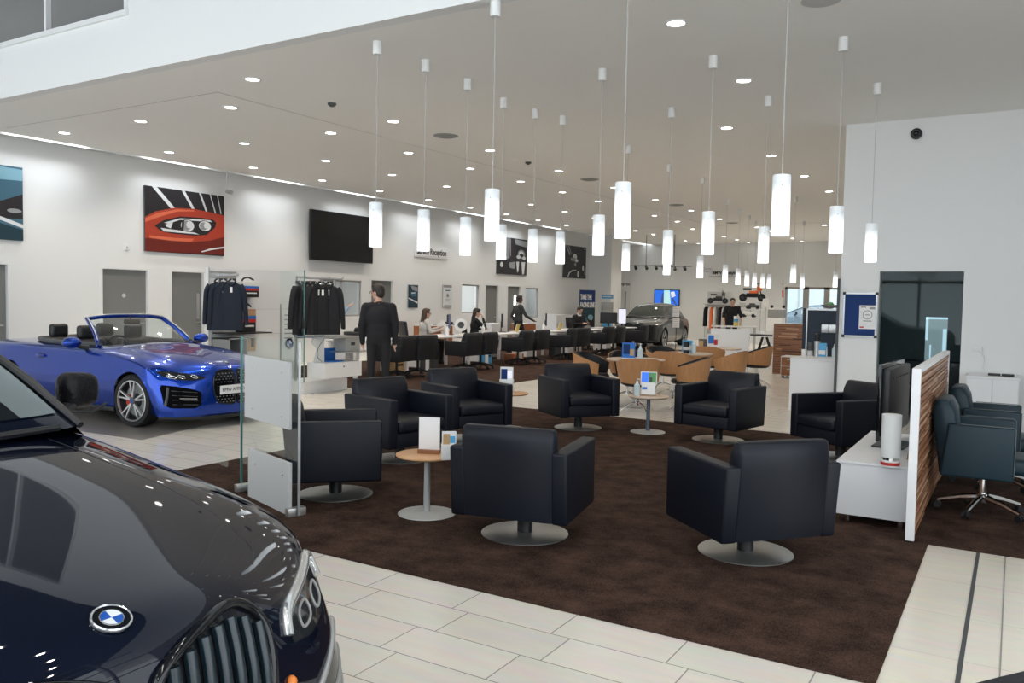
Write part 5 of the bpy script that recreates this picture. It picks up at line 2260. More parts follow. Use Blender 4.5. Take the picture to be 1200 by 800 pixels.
mm_ = None
DT = .749
for k, (px, py) in enumerate(((532, 390), (595, 392), (650, 391), (713, 388))):
    p = at_z(px, py, DT)
    lab = 'black monitor seen edge on, %s from the left along the service desks' % ORD[k]
    desk_y = [15.38, 17.77, 20.13, 25.2][k]
    loc = (DKX - .12, desk_y + .25, DT)
    q_ = at_x(px, py, DKX - .1)
    loc = (DKX - .1, max(desk_y - .6, min(desk_y + .6, q_.y)), DT)
    if mm_ is None:
        mm_ = monitor_master()
        mm_.location = loc
        mm_.rotation_euler = (0, 0, R(120))
        tag(mm_, lab, None, 'desk monitors')
    else:
        dup(mm_, loc, R(120 if k < 3 else 200), lab, 'desk monitors')


def on_desk(px, py, x=DKX + .2):
    q_ = at_x(px, py, x)
    best = min((sum(pr) / 2 for pr in PAIRS), key=lambda c: abs(c - q_.y))
    return V3((x, max(best - .78, min(best + .78, q_.y)), DT))


for px, py, lab in ((566, 396, 'white pump bottle on the second service desk'), (637, 394, 'white pump bottle on the third service desk'), (524, 397, 'white pump bottle beside the papers held by the seated woman')):
    pump_bottle(on_desk(px, py), .26, 'white_plastic', lab)
t = thing('desk_fan', 'small white round fan on the second service desk', 'fan', on_desk(540, 396), R(30))
mb = MB().use('white_plastic')
mb.lathe([(0, 0), (.09, 0), (.08, .02), (.02, .03), (.015, .12), (0, .12)], 20)
mb.build('stand', parent=t)
mb = MB().use('white_plastic')
mb.lathe([(.08, -.04), (.15, -.03), (.15, .03), (.08, .04), (.075, 0), (.08, -.04)], 28, (0, 0, 0), Matrix.Translation((0, 0, .24)) @ Matrix.Rotation(PI / 2, 4, 'X'))
mb.build('ring', parent=t)
mb = MB().use('dark_grey')
mb.lathe([(0, -.01), (.078, -.01), (.078, .01), (0, .01)], 24, (0, 0, 0), Matrix.Translation((0, 0, .24)) @ Matrix.Rotation(PI / 2, 4, 'X'))
mb.build('hub', parent=t)
for k, (px, py, mm, lab) in enumerate(((608, 392, 'yellow', 'cream folder standing on the third service desk'), (660, 391, 'yellow', 'cream folder standing on the fourth service desk'))):
    mb = MB().use('tan' if k > 5 else 'paper')
    mb.box((0, 0, .12), (.012, .17, .24), 0, 0, Matrix.Rotation(R(18), 4, 'Y'))
    mb.use(mm)
    mb.box((.01, 0, .12), (.004, .16, .22), 0, 0, Matrix.Rotation(R(18), 4, 'Y'))
    tag(mb.build('folder', loc=on_desk(px, py), smooth=0), lab, 'folder', 'standing folders')
for k, (px, py, lab) in enumerate(((452, 402, 'white papers on the first service desk beside the standing man'), (600, 396, 'white papers on the third service desk in front of the walking man'), (664, 392, 'white papers on the fourth service desk before the seated man'))):
    mb = MB().use('paper')
    mb.box((0, 0, .006), (.22, .31, .012), .3)
    mb.box((.03, .1, .014), (.21, .30, .004), -.2)
    tag(mb.build('paper_stack', loc=on_desk(px, py), smooth=0), lab, 'papers', 'papers on the desks')
mb = MB().use('black_plastic')
mb.bx(-.09, .09, -.15, .15, 0, .02, .004)
mb.use('dark_grey')
for r_ in range(4):
    for c_ in range(9):
        mb.bx(-.075 + r_ * .04, -.045 + r_ * .04, -.135 + c_ * .03, -.11 + c_ * .03, .02, .026)
tag(mb.build('keyboard', loc=on_desk(462, 404), smooth=0), 'black keyboard on the first service desk', 'keyboard')
# clutter below the desks
for k, (y, mm, d_) in enumerate(((13.7, 'tan', (.3, .35, .28)), (14.9, 'dark_grey', (.2, .45, .42)), (17.2, 'sky_card', (.25, .3, .30)), (18.6, 'cherry', (.3, .5, .18)), (20.9, 'dark_grey', (.22, .45, .42)))):
    mb = MB().use(mm)
    mb.box((0, 0, d_[2] / 2), d_, 0, .012)
    mb.use('black_plastic')
    mb.bx(d_[0] / 2, d_[0] / 2 + .004, -d_[1] * .3, d_[1] * .3, d_[2] * .55, d_[2] * .7)
    tag(mb.build('storage_box', loc=(DKX + .12, y, .0135)), ('tan box under the first service desk', 'dark grey computer case under the second service desk', 'blue box under the third service desk', 'reddish wooden box under the third service desk', 'dark grey computer case under the fourth service desk')[k], 'box')


# furniture along the picture wall
def wall_cabinet(px0, px1, pyt, material, label, x=-13.85, z0=.02, dpt=.45, handles=True):
    a, b_ = at_x(px0, pyt, x), at_x(px1, pyt, x)
    t = thing('wall_cabinet', label, 'cabinet', (x, a.y, 0))
    w, h = b_.y - a.y, a.z
    mb = MB().use(material)
    mb.bx(-dpt, 0, 0, w, z0, h - .02, .003)
    mb.build('body', parent=t, smooth=0)
    mb = MB().use('white_lacquer' if material == 'cherry' else material)
    mb.bx(-dpt, .012, -.01, w + .01, h - .02, h, .002)
    mb.build('top', parent=t, smooth=0)
    n = max(1, int(round(w / .6)))
    for k in range(n):
        mb = MB().use(material)
        mb.bx(0, .016, k * w / n + .004, (k + 1) * w / n - .004, z0 + .01, h - .03)
        d_ = mb.build('door', parent=t, smooth=0)
        mb = MB().use('alu')
        mb.bx(.016, .03, k * w / n + .03, k * w / n + .05, h * .6, h * .6 + .14)
        mb.build('handle', parent=d_, smooth=0)
    return t


wall_cabinet(500, 530, 381.5, 'cherry', 'low reddish wooden cabinet behind the seated woman with papers')
wall_cabinet(613, 627.5, 379, 'cherry', 'low reddish wooden cabinet behind the walking man')
wall_cabinet(575.5, 591, 379, 'white_lacquer', 'low white cabinet under the grey doors')
wall_cabinet(652, 671.5, 369, 'white_lacquer', 'tall white cabinet left of the roll-up banner')
mb = MB().use('pic_navy')
mb.box((0, 0, .01), (.35, .8, .02))
mb.use('black_plastic')
mb.box((0, .1, .05), (.2, .25, .06), 0, .01)
tag(mb.build('folder_stack', loc=(-14.05, at_x(524, 381, -14.0).y, at_x(515, 381, -13.85).z + .003)), 'dark folders lying on the reddish cabinet behind the seated woman', 'folders')
# staff chair backs behind the desks
def staff_chair(loc, rz, label):
    t = thing('staff_chair', label, 'chair', loc, rz, 'staff chairs')
    mb = MB().use('black_plastic')
    sloped_box(mb, -.24, .24, (-.30, -.24), (-.24, -.17), .58, 1.04, .03)
    mb.build('backrest', parent=t)
    mb = MB().use('black_plastic')
    sloped_box(mb, -.24, .24, (-.22, .24), (-.22, .24), .42, .50, .03)
    mb.build('seat', parent=t)
    mb = MB().use('black_plastic')
    mb.tube([(0, -.10, .44), (0, -.26, .46), (0, -.26, .62)], .025, 8)
    mb.build('back_support', parent=t)
    star_base(t, .43, .29, 'black_plastic')
    return t


staff_chair((-12.2, 15.55, .013), R(-30), 'black staff chair of the seated woman with long brown hair')
staff_chair((-12.4, 18.35, .013), R(-40), 'black staff chair of the woman in the black blazer')
staff_chair((-12.3, 24.3, .013), R(-95), 'black staff chair of the seated man in the black jumper')


# ================================================================== round tables and wooden tub chairs
def tub_master():
    t = thing('tub_chair', 'x', 'chair')

    def shell(ra, rb, inset, material, name):
        mb = MB().use(material)
        n = 28
        Go, Gi = [], []
        for k in range(n + 1):
            a = R(-90) + R(-128) + R(256) * k / n
            u = abs(k / n - .5) * 2
            zt = .80 - .155 * max(0, u - .25) ** 1.25 / (.75 ** 1.25)
            zb = .425 + .03 * u
            ca, sa = math.cos(a), math.sin(a)
            col = []
            for j in range(5):
                v = j / 4
                z = zb + (zt - zb) * v
                r_ = (ra + (rb - ra) * v)
                col.append(V3((ca * r_ * 1.04, sa * r_ + .02, z)))
            Go.append(col)
        Gi = [[V3((p.x * inset, (p.y - .02) * inset + .02, p.z)) for p in c] for c in Go]
        mb.grid(Go)
        mb.grid([c[::-1] for c in Gi])
        mb.grid([[a_[-1], b_[-1]] for a_, b_ in zip(Go, Gi)])
        mb.grid([[a_[0], b_[0]] for a_, b_ in zip(Go, Gi)])
        for e in (0, -1):
            mb.grid([Go[e], Gi[e]])
        bmesh.ops.remove_doubles(mb.bm, verts=mb.bm.verts[:], dist=1e-5)
        return mb.build(name, parent=t, smooth=50)
    shell(.275, .325, .965, 'oak', 'shell')
    shell(.260, .305, .86, 'visitor_black', 'inner_pad')
    mb = MB().use('visitor_black')
    mb.lathe([(0, .40), (.24, .40), (.265, .42), (.265, .45), (.24, .475), (0, .485)], 36, (0, .02, 0))
    mb.build('seat', parent=t)
    mb = MB().use('black_plastic')
    mb.lathe([(0, .385), (.20, .385), (.2, .402), (0, .402)], 28)
    mb.build('seat_plate', parent=t)
    star_base(t, .39, .30, 'chrome', 4, False, .4, .014)
    return t


RT = [((745, 420.5), .45, 'round pale meeting table nearest the lounge armchairs'), ((805, 413.5), .45, 'round pale meeting table in the middle of the three'), ((842, 407.5), .45, 'round pale meeting table closest to the white counter screen')]
rts = []
for (px, py), rad, lab in RT:
    p = at_z(px, py, .73)
    rts.append(p)
    t = thing('meeting_table', lab, 'table', (p.x, p.y, 0), 0, 'round meeting tables')
    mb = MB().use('table_pale')
    mb.lathe([(0, .705), (rad - .02, .705), (rad, .718), (rad, .727), (rad - .003, .73), (0, .73)], 56)
    mb.build('tabletop', parent=t)
    mb = MB().use('base_grey')
    mb.cyl((0, 0, .02), (0, 0, .706), .035, seg=24)
    mb.build('column', parent=t)
    mb = MB().use('base_grey')
    mb.lathe([(0, 0), (.26, 0), (.27, .008), (.06, .02), (.04, .05), (0, .05)], 48)
    mb.build('base_plate', parent=t)
TUB = [(0, 186, .72, 0, 'wooden tub chair at the left of the nearest meeting table'), (0, 297, .68, 0, 'wooden tub chair with its round back to us at the nearest meeting table'), (0, 5, .86, 12, 'wooden tub chair turned away at the right of the nearest meeting table'),
       (1, 270, .70, 0, 'wooden tub chair with its back to us between the nearest and middle tables'), (0, 122, .74, 0, 'wooden tub chair with black padding behind the nearest meeting table'),
       (2, 270, .70, 0, 'wooden tub chair behind the middle meeting table showing its wooden back'), (1, 10, .74, -8, 'wooden tub chair facing left with black padding, beside the middle table'), (2, 5, .74, 10, 'wooden tub chair closest to the slatted wooden screen'), (1, 147, .70, 0, 'wooden tub chair of which only black padding shows behind the middle table')]
tb = None
for ti, an, rr_, tw, lab in TUB:
    c0 = rts[ti]
    p = V3((c0.x + rr_ * math.cos(R(an)), c0.y + rr_ * math.sin(R(an)), 0))
    rz = R(an + 90 + tw)
    if tb is None:
        tb = tub_master()
        tb.location = p
        tb.rotation_euler = (0, 0, rz)
        tag(tb, lab, None, 'wooden tub chairs at the meeting tables')
    else:
        dup(tb, p, rz, lab, 'wooden tub chairs at the meeting tables')


def table_card(p, rz, mats, label, w=.16, h=.24):
    t = thing('card_holder', label, 'card', p, rz)
    mb = MB().use('white_plastic')
    mb.bx(-w / 2, w / 2, -.04, .04, 0, .015)
    mb.build('foot', parent=t, smooth=0)
    mb = MB().use(mats[0])
    mb.bx(-w / 2, w / 2, -.004, .004, .01, h)
    mb.use(mats[1])
    mb.bx(-w * .4, w * .1, -.006, -.004, h * .3, h * .9)
    mb.use(mats[2])
    mb.bx(w * .1, w * .42, -.006, -.004, h * .2, h * .6)
    mb.build('card', parent=t, smooth=0)


table_card(rts[0] + V3((-.10, -.05, .001)), R(25), ('blue_card', 'navy_board', 'tan'), 'blue card holder on the nearest meeting table', .2, .25)
pump_bottle(rts[0] + V3((.08, -.02, .001)), .24, 'gel_clear', 'clear gel bottle on the nearest meeting table')
table_card(rts[1] + V3((-.02, .1, .001)), R(25), ('sky_card', 'blue_card', 'paper'), 'light blue card holder on the middle meeting table', .2, .22)
pump_bottle(rts[1] + V3((.12, .0, .001)), .26, 'gel_clear', 'clear gel bottle on the middle meeting table')
mb = MB().use('black_plastic')
mb.lathe([(0, 0), (.05, 0), (.055, .2), (.04, .21), (0, .21)], 20)
mb.use('light_grey')
mb.lathe([(.0555, .06), (.0565, .11)], 20)
tag(mb.build('flask', loc=rts[1] + V3((.02, -.1, .001))), 'black flask on the middle meeting table', 'flask')
table_card(rts[2] + V3((-.12, .0, .001)), R(25), ('paper', 'blue_card', 'red'), 'white card holder with a picture on the far meeting table', .22, .27)
mb = MB().use('dark_grey')
mb.bx(-.1, .1, -.08, .08, 0, .16, .01)
mb.use('tan')
mb.bx(-.09, .0, -.082, -.08, .02, .13)
tag(mb.build('napkin_box', loc=rts[2] + V3((-.30, .05, .001))), 'dark box on the far meeting table', 'box')
# ================================================================== right side: counter, boards, wall cabinet
def rx(px, py, y=YR):
    return at_y(px, py, y)


a, b_ = rx(987, 394), rx(1029, 343)
t = thing('pinboard', 'blue pinboard in a silver frame on the doorway wall', 'board', (a.x, YR, a.z))
w, h = b_.x - a.x, b_.z - a.z
mb = MB().use('navy_board')
mb.bx(.02, w - .02, -.018, -.001, .02, h - .02)
mb.build('felt', parent=t, smooth=0)
mb = MB().use('alu')
mb.bx(0, w, -.025, -.001, 0, .022)
mb.bx(0, w, -.025, -.001, h - .022, h)
mb.bx(0, .022, -.025, -.001, .022, h - .022)
mb.bx(w - .022, w, -.025, -.001, .022, h - .022)
mb.use('black_plastic')
for x in (0, w):
    for z in (0, h):
        mb.box((x + (.012 if x == 0 else -.012), -.015, z + (.012 if z == 0 else -.012)), (.04, .034, .04), 0, .004)
mb.build('frame', parent=t, smooth=0)
a2, b2 = rx(1006.5, 385), rx(1027, 358)
mb = MB().use('paper')
mb.bx(0, b2.x - a2.x, -.0205, -.0192, 0, b2.z - a2.z)
ww, hh = b2.x - a2.x, b2.z - a2.z
mb.use('mid_grey')
mb.bx(ww * .08, ww * .4, -.0215, -.0205, hh * .90, hh * .95)
mb.bx(ww * .6, ww * .95, -.0215, -.0205, hh * .84, hh * .93)
mb.lathe([(.055, 0), (.065, 0), (.065, .001), (.055, .001)], 24, (0, 0, 0), Matrix.Translation((ww * .5, -.021, hh * .60)) @ Matrix.Rotation(PI / 2, 4, 'X'))
mb.bx(ww * .25, ww * .75, -.0215, -.0205, hh * .32, hh * .36)
mb.box((ww * .5, -.0213, hh * .6), (.06, .001, .012), 0, 0)
mb.use('red')
mb.bx(ww * .05, ww * .3, -.0215, -.0205, hh * .04, hh * .10)
tag(mb.build('notice', loc=(a2.x, YR, a2.z), smooth=0), 'white notice with a tick mark pinned to the blue board', 'notice')

# white cabinet and socket right of the doorway
c0, c1 = rx(1131, 478, 12.05), rx(1195, 440, 12.05)
t = thing('wall_cabinet', 'white cabinet against the doorway wall right of the opening', 'cabinet', (c0.x, 12.05, 0))
w, h = c1.x - c0.x, rx(1190, 443, 12.05).z
mb = MB().use('white_lacquer')
mb.bx(0, w, 0, .66, .014, h - .025, .004)
mb.build('body', parent=t, smooth=0)
mb = MB().use('white_lacquer')
mb.bx(-.01, w + .01, -.012, .67, h - .024, h, .003)
mb.build('top', parent=t, smooth=0)
mb = MB().use('white_lacquer')
mb.bx(.01, w * .5 - .002, -.016, 0, .05, h - .035, .002)
mb.bx(w * .5 + .002, w - .01, -.016, 0, .05, h - .035, .002)
mb.build('door', parent=t, smooth=0)
for k, (px, lab) in enumerate(((1161, 'black remote control on the white wall cabinet, left of the two'), (1179, 'black remote control on the white wall cabinet, right of the two'))):
    p = at_z(px, 443, h)
    mb = MB().use('black_plastic')
    mb.bx(-.07, .07, -.03, .03, 0, .03, .006)
    mb.use('mid_grey')
    for q_ in range(5):
        mb.bx(-.05 + q_ * .022, -.038 + q_ * .022, -.015, .015, .03, .032)
    tag(mb.build('remote_control', loc=(c0.x + w * (.52, .78)[k], 12.28, h + .001)), lab, 'remote control')
p = rx(1146, 409)
t = thing('wall_socket', 'white socket with a cable above the white wall cabinet', 'socket', (p.x, YR, p.z))
mb = MB().use('white_plastic')
mb.bx(-.055, .055, -.03, -.001, -.035, .035, .008)
mb.build('plate', parent=t)
mb = MB().use('white_plastic')
mb.tube(spline([V3((.01, -.03, -.02)), V3((.05, -.05, -.06)), V3((.08, -.04, -.14)), V3((.06, -.03, h - p.z + .03)), V3((.05, -.08, h - p.z + .012))], 6), .006, 6)
mb.build('cable', parent=t)
# dark sofa behind the glass of the doorway
t = thing('sofa', 'black sofa in the dark room behind the glass of the doorway', 'sofa', (DX0 + .95, YR + 1.0, 0))
mb = MB().use('leather')
mb.bx(-.8, .8, -.35, .35, .12, .42, .03)
mb.build('seat', parent=t)
mb = MB().use('leather')
mb.bx(-.8, .8, .2, .42, .12, .80, .04)
mb.build('backrest', parent=t)
for x in (-1, 1):
    mb = MB().use('leather')
    mb.bx(x * .8 - .1, x * .8 + .1, -.38, .42, .12, .62, .03)
    mb.build('armrest', parent=t)
for x in (-.8, .8):
    for y in (-.3, .35):
        mb = MB().use('chrome')
        mb.cyl((x, y, 0), (x, y, .125), .02, seg=12)
        mb.build('leg', parent=t)

# glowing panel painted for the bright reflection in the doorway glass
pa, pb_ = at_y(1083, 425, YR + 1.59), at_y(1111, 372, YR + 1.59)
wn = struct(thing('window_9', None, None, (pa.x, YR + 1.6, pa.z)))  # holder of the painted reflection, no real window
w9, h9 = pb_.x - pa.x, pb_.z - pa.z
mat('reflection_glow', (.3, .4, .42), .4, emit=(.17, .23, .25), es=1)
mat('reflection_bright', (.5, .6, .65), .4, emit=(.55, .78, .9), es=1)
mb = MB().use('reflection_glow')
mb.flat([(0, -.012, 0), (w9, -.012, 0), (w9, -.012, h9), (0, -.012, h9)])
mb.use('reflection_bright')
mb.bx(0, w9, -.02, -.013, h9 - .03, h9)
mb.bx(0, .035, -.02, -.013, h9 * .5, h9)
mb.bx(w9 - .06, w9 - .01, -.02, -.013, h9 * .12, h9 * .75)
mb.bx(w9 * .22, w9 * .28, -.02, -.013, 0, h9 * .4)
struct(mb.build('window_glass', parent=wn, smooth=0))  # emissive sheet for the reflection, no real pane
# white counter with bottles
CYF = 13.0
k0, k1 = at_y(925.5, 440, CYF), at_y(992, 440, CYF)
ch = at_y(926, 419, CYF).z
t = thing('white_counter', 'tall white counter beside the dark post and the pinboard', 'counter', (k0.x, CYF, 0))
w = k1.x - k0.x
mb = MB().use('white_lacquer')
mb.bx(0, w, 0, .78, .0, ch - .03, .003)
mb.build('body', parent=t, smooth=0)
mb = MB().use('white_lacquer')
mb.bx(-.004, w, -.006, .78, ch - .028, ch, .002)
mb.build('top', parent=t, smooth=0)


def on_counter(px, py):
    p = at_z(px, py, ch)
    return V3((min(max(p.x, k0.x + .05), k1.x - .05), min(max(p.y, CYF + .05), CYF + .72), ch + .001))


def canister(px, py, h_, r_, body, capm, label, name='bottle', capf=.3):
    t = thing(name, label, 'bottle', on_counter(px, py))
    mb = MB().use(body)
    mb.lathe([(0, 0), (r_, 0), (r_, h_ * (1 - capf)), (0, h_ * (1 - capf))], 20)
    mb.build('bottle_body', parent=t)
    mb = MB().use(capm)
    mb.lathe([(0, h_ * (1 - capf)), (r_ * .92, h_ * (1 - capf)), (r_ * .92, h_ * .97), (r_ * .6, h_), (0, h_)], 20)
    mb.build('cap', parent=t)


canister(953, 416, .21, .045, 'light_grey', 'dark_grey', 'short grey canister with a dark lid on the white counter', 'canister', .6)
canister(962.5, 416, .36, .05, 'alu', 'black_plastic', 'tall silver bottle with a black lid on the white counter', 'flask', .33)
canister(970, 417, .16, .03, 'white_plastic', 'white_plastic', 'small white bottle beside the blue box on the counter')
mb = MB().use('sky_card')
mb.bx(-.06, .06, -.04, .04, 0, .21, .003)
mb.use('paper')
mb.bx(-.05, .05, -.042, -.04, .03, .1)
tag(mb.build('carton', loc=on_counter(974, 415)), 'pale blue carton on the white counter', 'carton')
pump_bottle(on_counter(980, 417.5), .2, 'gel_clear', 'clear pump bottle at the right end of the white counter')
t = thing('mug', 'white mug at the left end of the white counter', 'mug', on_counter(929, 414))
mb = MB().use('white_plastic')
mb.lathe([(0, 0), (.04, 0), (.045, .1), (.04, .1), (.036, .01), (0, .01)], 20)
mb.build('cup', parent=t)
mb = MB().use('white_plastic')
mb.tube([(.043, 0, .08), (.08, 0, .075), (.085, 0, .04), (.043, 0, .025)], .007, 6)
mb.build('cup_handle', parent=t)
# navy display boards behind the counter
NY = 14.4
n0, n1 = at_y(945, 415, NY), at_y(990, 362, NY)
t = thing('display_wall', 'tall dark navy display board behind the white counter', 'display board', (n0.x, NY, 0))
w = n1.x - n0.x
mb = MB().use('navy_panel')
mb.bx(0, w, 0, .06, .02, n1.z - .03)
mb.build('board', parent=t, smooth=0)
mb = MB().use('alu')
mb.bx(0, w, -.008, .065, n1.z - .03, n1.z)
mb.bx(-.02, .0, -.008, .065, 0, n1.z)
mb.build('frame', parent=t, smooth=0)
mb = MB().use('navy_panel')
v0 = mb.bx(-.10, -.03, .10, .14, .02, n1.z)
mb.build('side_board', parent=t, smooth=0)
p = at_y(973, 385, NY)
mb = MB().use('alu')
for dx in (-.07, .05):
    mb.box((dx, -.05, .0), (.11, .05, .14), 0, .008)
mb.build('leaflet_bracket', parent=t, loc=(p.x - n0.x, 0, p.z))
p = at_y(979, 359, NY)
mb = MB().use('mid_grey')
mb.lathe([(0, 0), (.10, .02), (.15, .06), (.14, .065), (.09, .03), (0, .012)], 24)
mb.use('green_card')
mb.sph((0, 0, .05), .06, 10)
tag(mb.build('bowl', loc=(n0.x + w * .6, NY + .03, n1.z + .001)), 'dark bowl with green fruit on top of the navy display board', 'bowl')

# slatted wooden desk screen and pedestal
WY = 19.2
a, b_ = at_y(907, 379, WY), at_y(951, 434, WY)
t = thing('slatted_desk_screen', 'freestanding slatted brown wooden screen with pale stripes', 'screen', (a.x, WY, 0))
w, h = b_.x - a.x, a.z
mb = MB().use('white_lacquer')
mb.bx(-.02, w + .02, .0, .04, h, h + .02)
mb.bx(-.02, 0, -.0, .04, .02, h)
mb.build('frame', parent=t, smooth=0)
mb = MB()
q = random.Random(9)
n = 20
for k in range(n):
    mb.use('walnut')
    z0 = .03 + k * (h - .03) / n
    mb.bx(0, w, 0, .03, z0, z0 + (h - .03) / n - .008)
    mb.use('black_plastic')
    mb.bx(0, w, .01, .03, z0 + (h - .03) / n - .008, z0 + (h - .03) / n)
for u0, u1, v in ((.32, .64, .90), (.20, .62, .80), (.13, .60, .74), (.88, 1, .80), (.86, 1, .74), (.86, 1, .68), (.08, .22, .50)):
    mb.use('walnut_light')
    mb.bx(u0 * w, u1 * w, -.006, 0, v * h, v * h + .025)
for u0, u1, v in ((.22, .85, .47), (.15, .45, .58), (.5, .95, .71)):
    mb.use('black_plastic')
    mb.bx(u0 * w, u1 * w, -.003, 0, v * h, v * h + .015)
mb.build('slat_panel', parent=t, smooth=0)
PY_ = 18.6
a2, b2 = at_y(916, 417, PY_), at_y(932, 437, PY_)
t = thing('drawer_pedestal', 'small brown wooden drawer pedestal before the slatted desk screen', 'pedestal', (a2.x, PY_, 0))
w, h = b2.x - a2.x, a2.z
mb = MB().use('white_lacquer')
mb.bx(-.015, w, .0, .5, .05, h, .003)
mb.build('body', parent=t, smooth=0)
for k in range(2):
    mb = MB().use('walnut')
    mb.bx(.0, w - .01, -.012, 0, .06 + k * (h - .07) / 2, .05 + (k + 1) * (h - .07) / 2)
    d_ = mb.build('drawer', parent=t, smooth=0)
    mb = MB().use('alu')
    mb.bx(w * .4, w * .6, -.025, -.012, .05 + (k + .7) * (h - .07) / 2, .065 + (k + .7) * (h - .07) / 2)
    mb.build('handle', parent=d_, smooth=0)
for x in (.03, w - .04):
    for y in (.05, .45):
        mb = MB().use('black_plastic')
        mb.cyl((x, y, 0), (x, y, .05), .02, seg=10)
        mb.build('caster', parent=t)

# white counter screen in front of the polo-shirt man and desk next to it
WS = 17.6
a, b_ = at_y(833, 384.5, WS), at_y(878, 407, WS)
t = thing('counter_screen', 'plain white upright screen in front of the man in the polo shirt', 'screen', (a.x, WS, 0))
w, h = b_.x - a.x, a.z
mb = MB().use('white_lacquer')
mb.bx(0, w, 0, .03, .35, h, .003)
mb.build('panel', parent=t, smooth=0)
for x in (.04, w - .04):
    mb = MB().use('alu')
    mb.bx(x - .02, x + .02, .03, .06, 0, h * .8)
    mb.bx(x - .02, x + .02, -.15, .25, 0, .02)
    mb.build('leg', parent=t, smooth=0)
a = at_y(884, 392, 21.0)
t = thing('bistro_table', 'black-legged tilted table with a white sheet left of the slatted screen', 'table', (a.x + .25, 21.0, 0))
mb = MB().use('black_plastic')
for s in (-1, 1):
    mb.tube([(s * .30, 0, 0), (s * .12, 0, .55), (s * .05, 0, .78)], .02, 8)
    mb.tube([(s * .30, .25, 0), (s * .12, .12, .55), (s * .05, .08, .78)], .02, 8)
mb.build('leg', parent=t)
mb = MB().use('black_plastic')
mb.box((0, .05, .83), (.85, .5, .03), 0, .006, Matrix.Rotation(0, 4, 'X'))
mb.build('tabletop', parent=t)
mb = MB().use('paper')
mb.box((.1, -.0, 1.0), (.55, .02, .34), 0, 0, Matrix.Translation((0, 0, .1)) @ Matrix.Rotation(R(-25), 4, 'X') @ Matrix.Translation((0, .35, -.12)))
mb.build('white_sheet', parent=t, smooth=0)

# ================================================================== clothing stands
def jacket_master(material='cloth_black', name='jacket', long_=.80, wd=.23):
    t = thing(name, 'x', 'jacket')
    mb = MB().use(material)
    secs = [(0, .055, .04), (-.02, .10, .045), (-.05, .19, .05), (-.10, .225, .06), (-.25, wd, .07), (-.5, wd * 1.02, .075), (-long_, wd * 1.07, .08)]
    q_ = random.Random(2)
    G = []
    for z, a_, b_ in secs:
        row = []
        for k in range(25):
            an = 2 * PI * k / 24
            f = 1 + (.05 * math.sin(an * 7 + z * 3) * min(1, -z * 1.6))
            row.append(V3((a_ * math.cos(an) * f, b_ * math.sin(an) * f, z)))
        G.append(row)
    mb.grid(G)
    for row in (G[-1],):
        mb.flat([p for p in row[:-1]])
    bmesh.ops.remove_doubles(mb.bm, verts=mb.bm.verts[:], dist=1e-5)
    mb.build('jacket_body', parent=t, smooth=70)
    for s in (-1, 1):
        mb = MB().use(material)
        path = spline([V3((s * .17, 0, -.07)), V3((s * .235, 0, -.16)), V3((s * .265, .02, -.38)), V3((s * .285, .035, -.66)), V3((s * .285, .04, -.70))], 4)
        mb.tube(path, [.065 - .022 * k / (len(path) - 1) for k in range(len(path))], 12)
        mb.build('sleeve', parent=t, smooth=70)
    mb = MB().use(material)
    mb.tube([(-.075, -.02, .0), (-.05, -.065, -.03), (0, -.08, -.06), (.05, -.065, -.03), (.075, -.02, .0), (.05, .05, .035), (-.05, .05, .035)], .02, 8, True)
    mb.build('collar', parent=t, smooth=70)
    mb = MB().use('paper')
    mb.box((.0, -.078, -.13), (.05, .003, .09))
    mb.build('price_tag', parent=t, smooth=0)
    mb = MB().use('alu')
    mb.tube([(-.16, 0, -.055), (0, 0, .03), (.16, 0, -.055)], .008, 6)
    mb.tube([(0, 0, .03), (0, 0, .07), (.02, 0, .095), (.0, 0, .11)], .004, 6)
    mb.build('hanger', parent=t)
    t.scale = (.80, .9, 1.03)
    return t


# stand with black jackets behind the armchairs
SX = -9.9
pA, pB = at_x(356, 463, SX), at_x(407, 456, SX)
y0, y1 = pA.y, pB.y
t = thing('clothes_stand', 'white display stand with black jackets and a drawer beside the standing man', 'display stand', (SX, y0, 0))
w = y1 - y0
mb = MB().use('white_lacquer')
mb.bx(-.55, 0, 0, w, .0, .20, .003)
mb.build('plinth', parent=t, smooth=0)
c_ = at_x(380.6, 444, SX + .32)
ct = at_x(380.6, 426, SX + .32)
ce = at_x(423.7, 440.6, SX + .32)
dl_ = at_y(360, 442.5, c_.y)
mb = MB().use('white_lacquer')
mb.bx(dl_.x - SX, .32, c_.y - y0, ce.y - y0, c_.z, ct.z, .004)
db = mb.build('drawer_box', parent=t, smooth=0)
mb = MB().use('mid_grey')
mb.sph((.325, (c_.y + ce.y) / 2 - y0, ct.z - .07), .014, 10)
mb.build('knob', parent=db)
mb = MB().use('alu')
ZR = 1.93
for y in (.08, w - .05):
    mb.bx(-.28, -.25, y - .015, y + .015, .2, ZR)
mb.bx(-.28, -.25, .08, w - .05, ZR - .03, ZR)
mb.build('upright', parent=t, smooth=0)
mb = MB().use('alu')
for y in (.30, .62):
    mb.tube([(-.27, y, 1.90), (.25, y, 1.90), (.27, y, 1.93)], .012, 8)
mb.build('rail', parent=t)
mb = MB().use('pane_display')
mb.flat([(-.5, -.05, .2), (.05, -.05, .2), (.05, -.05, 2.02), (-.5, -.05, 2.02)])
mb.build('glass', parent=t, smooth=0)
mb = MB().use('teal_glass_edge')
mb.bx(.046, .056, -.058, -.042, .2, 2.02)
mb.build('glass_edge', parent=t, smooth=0)
mb = MB().use('alu')
mb.bx(-.3, .34, .1, w + .1, .92, .945)
mb.bx(-.3, .34, w * .6, w + .25, .66, .68)
mb.build('shelf', parent=t, smooth=0)
jm = jacket_master()
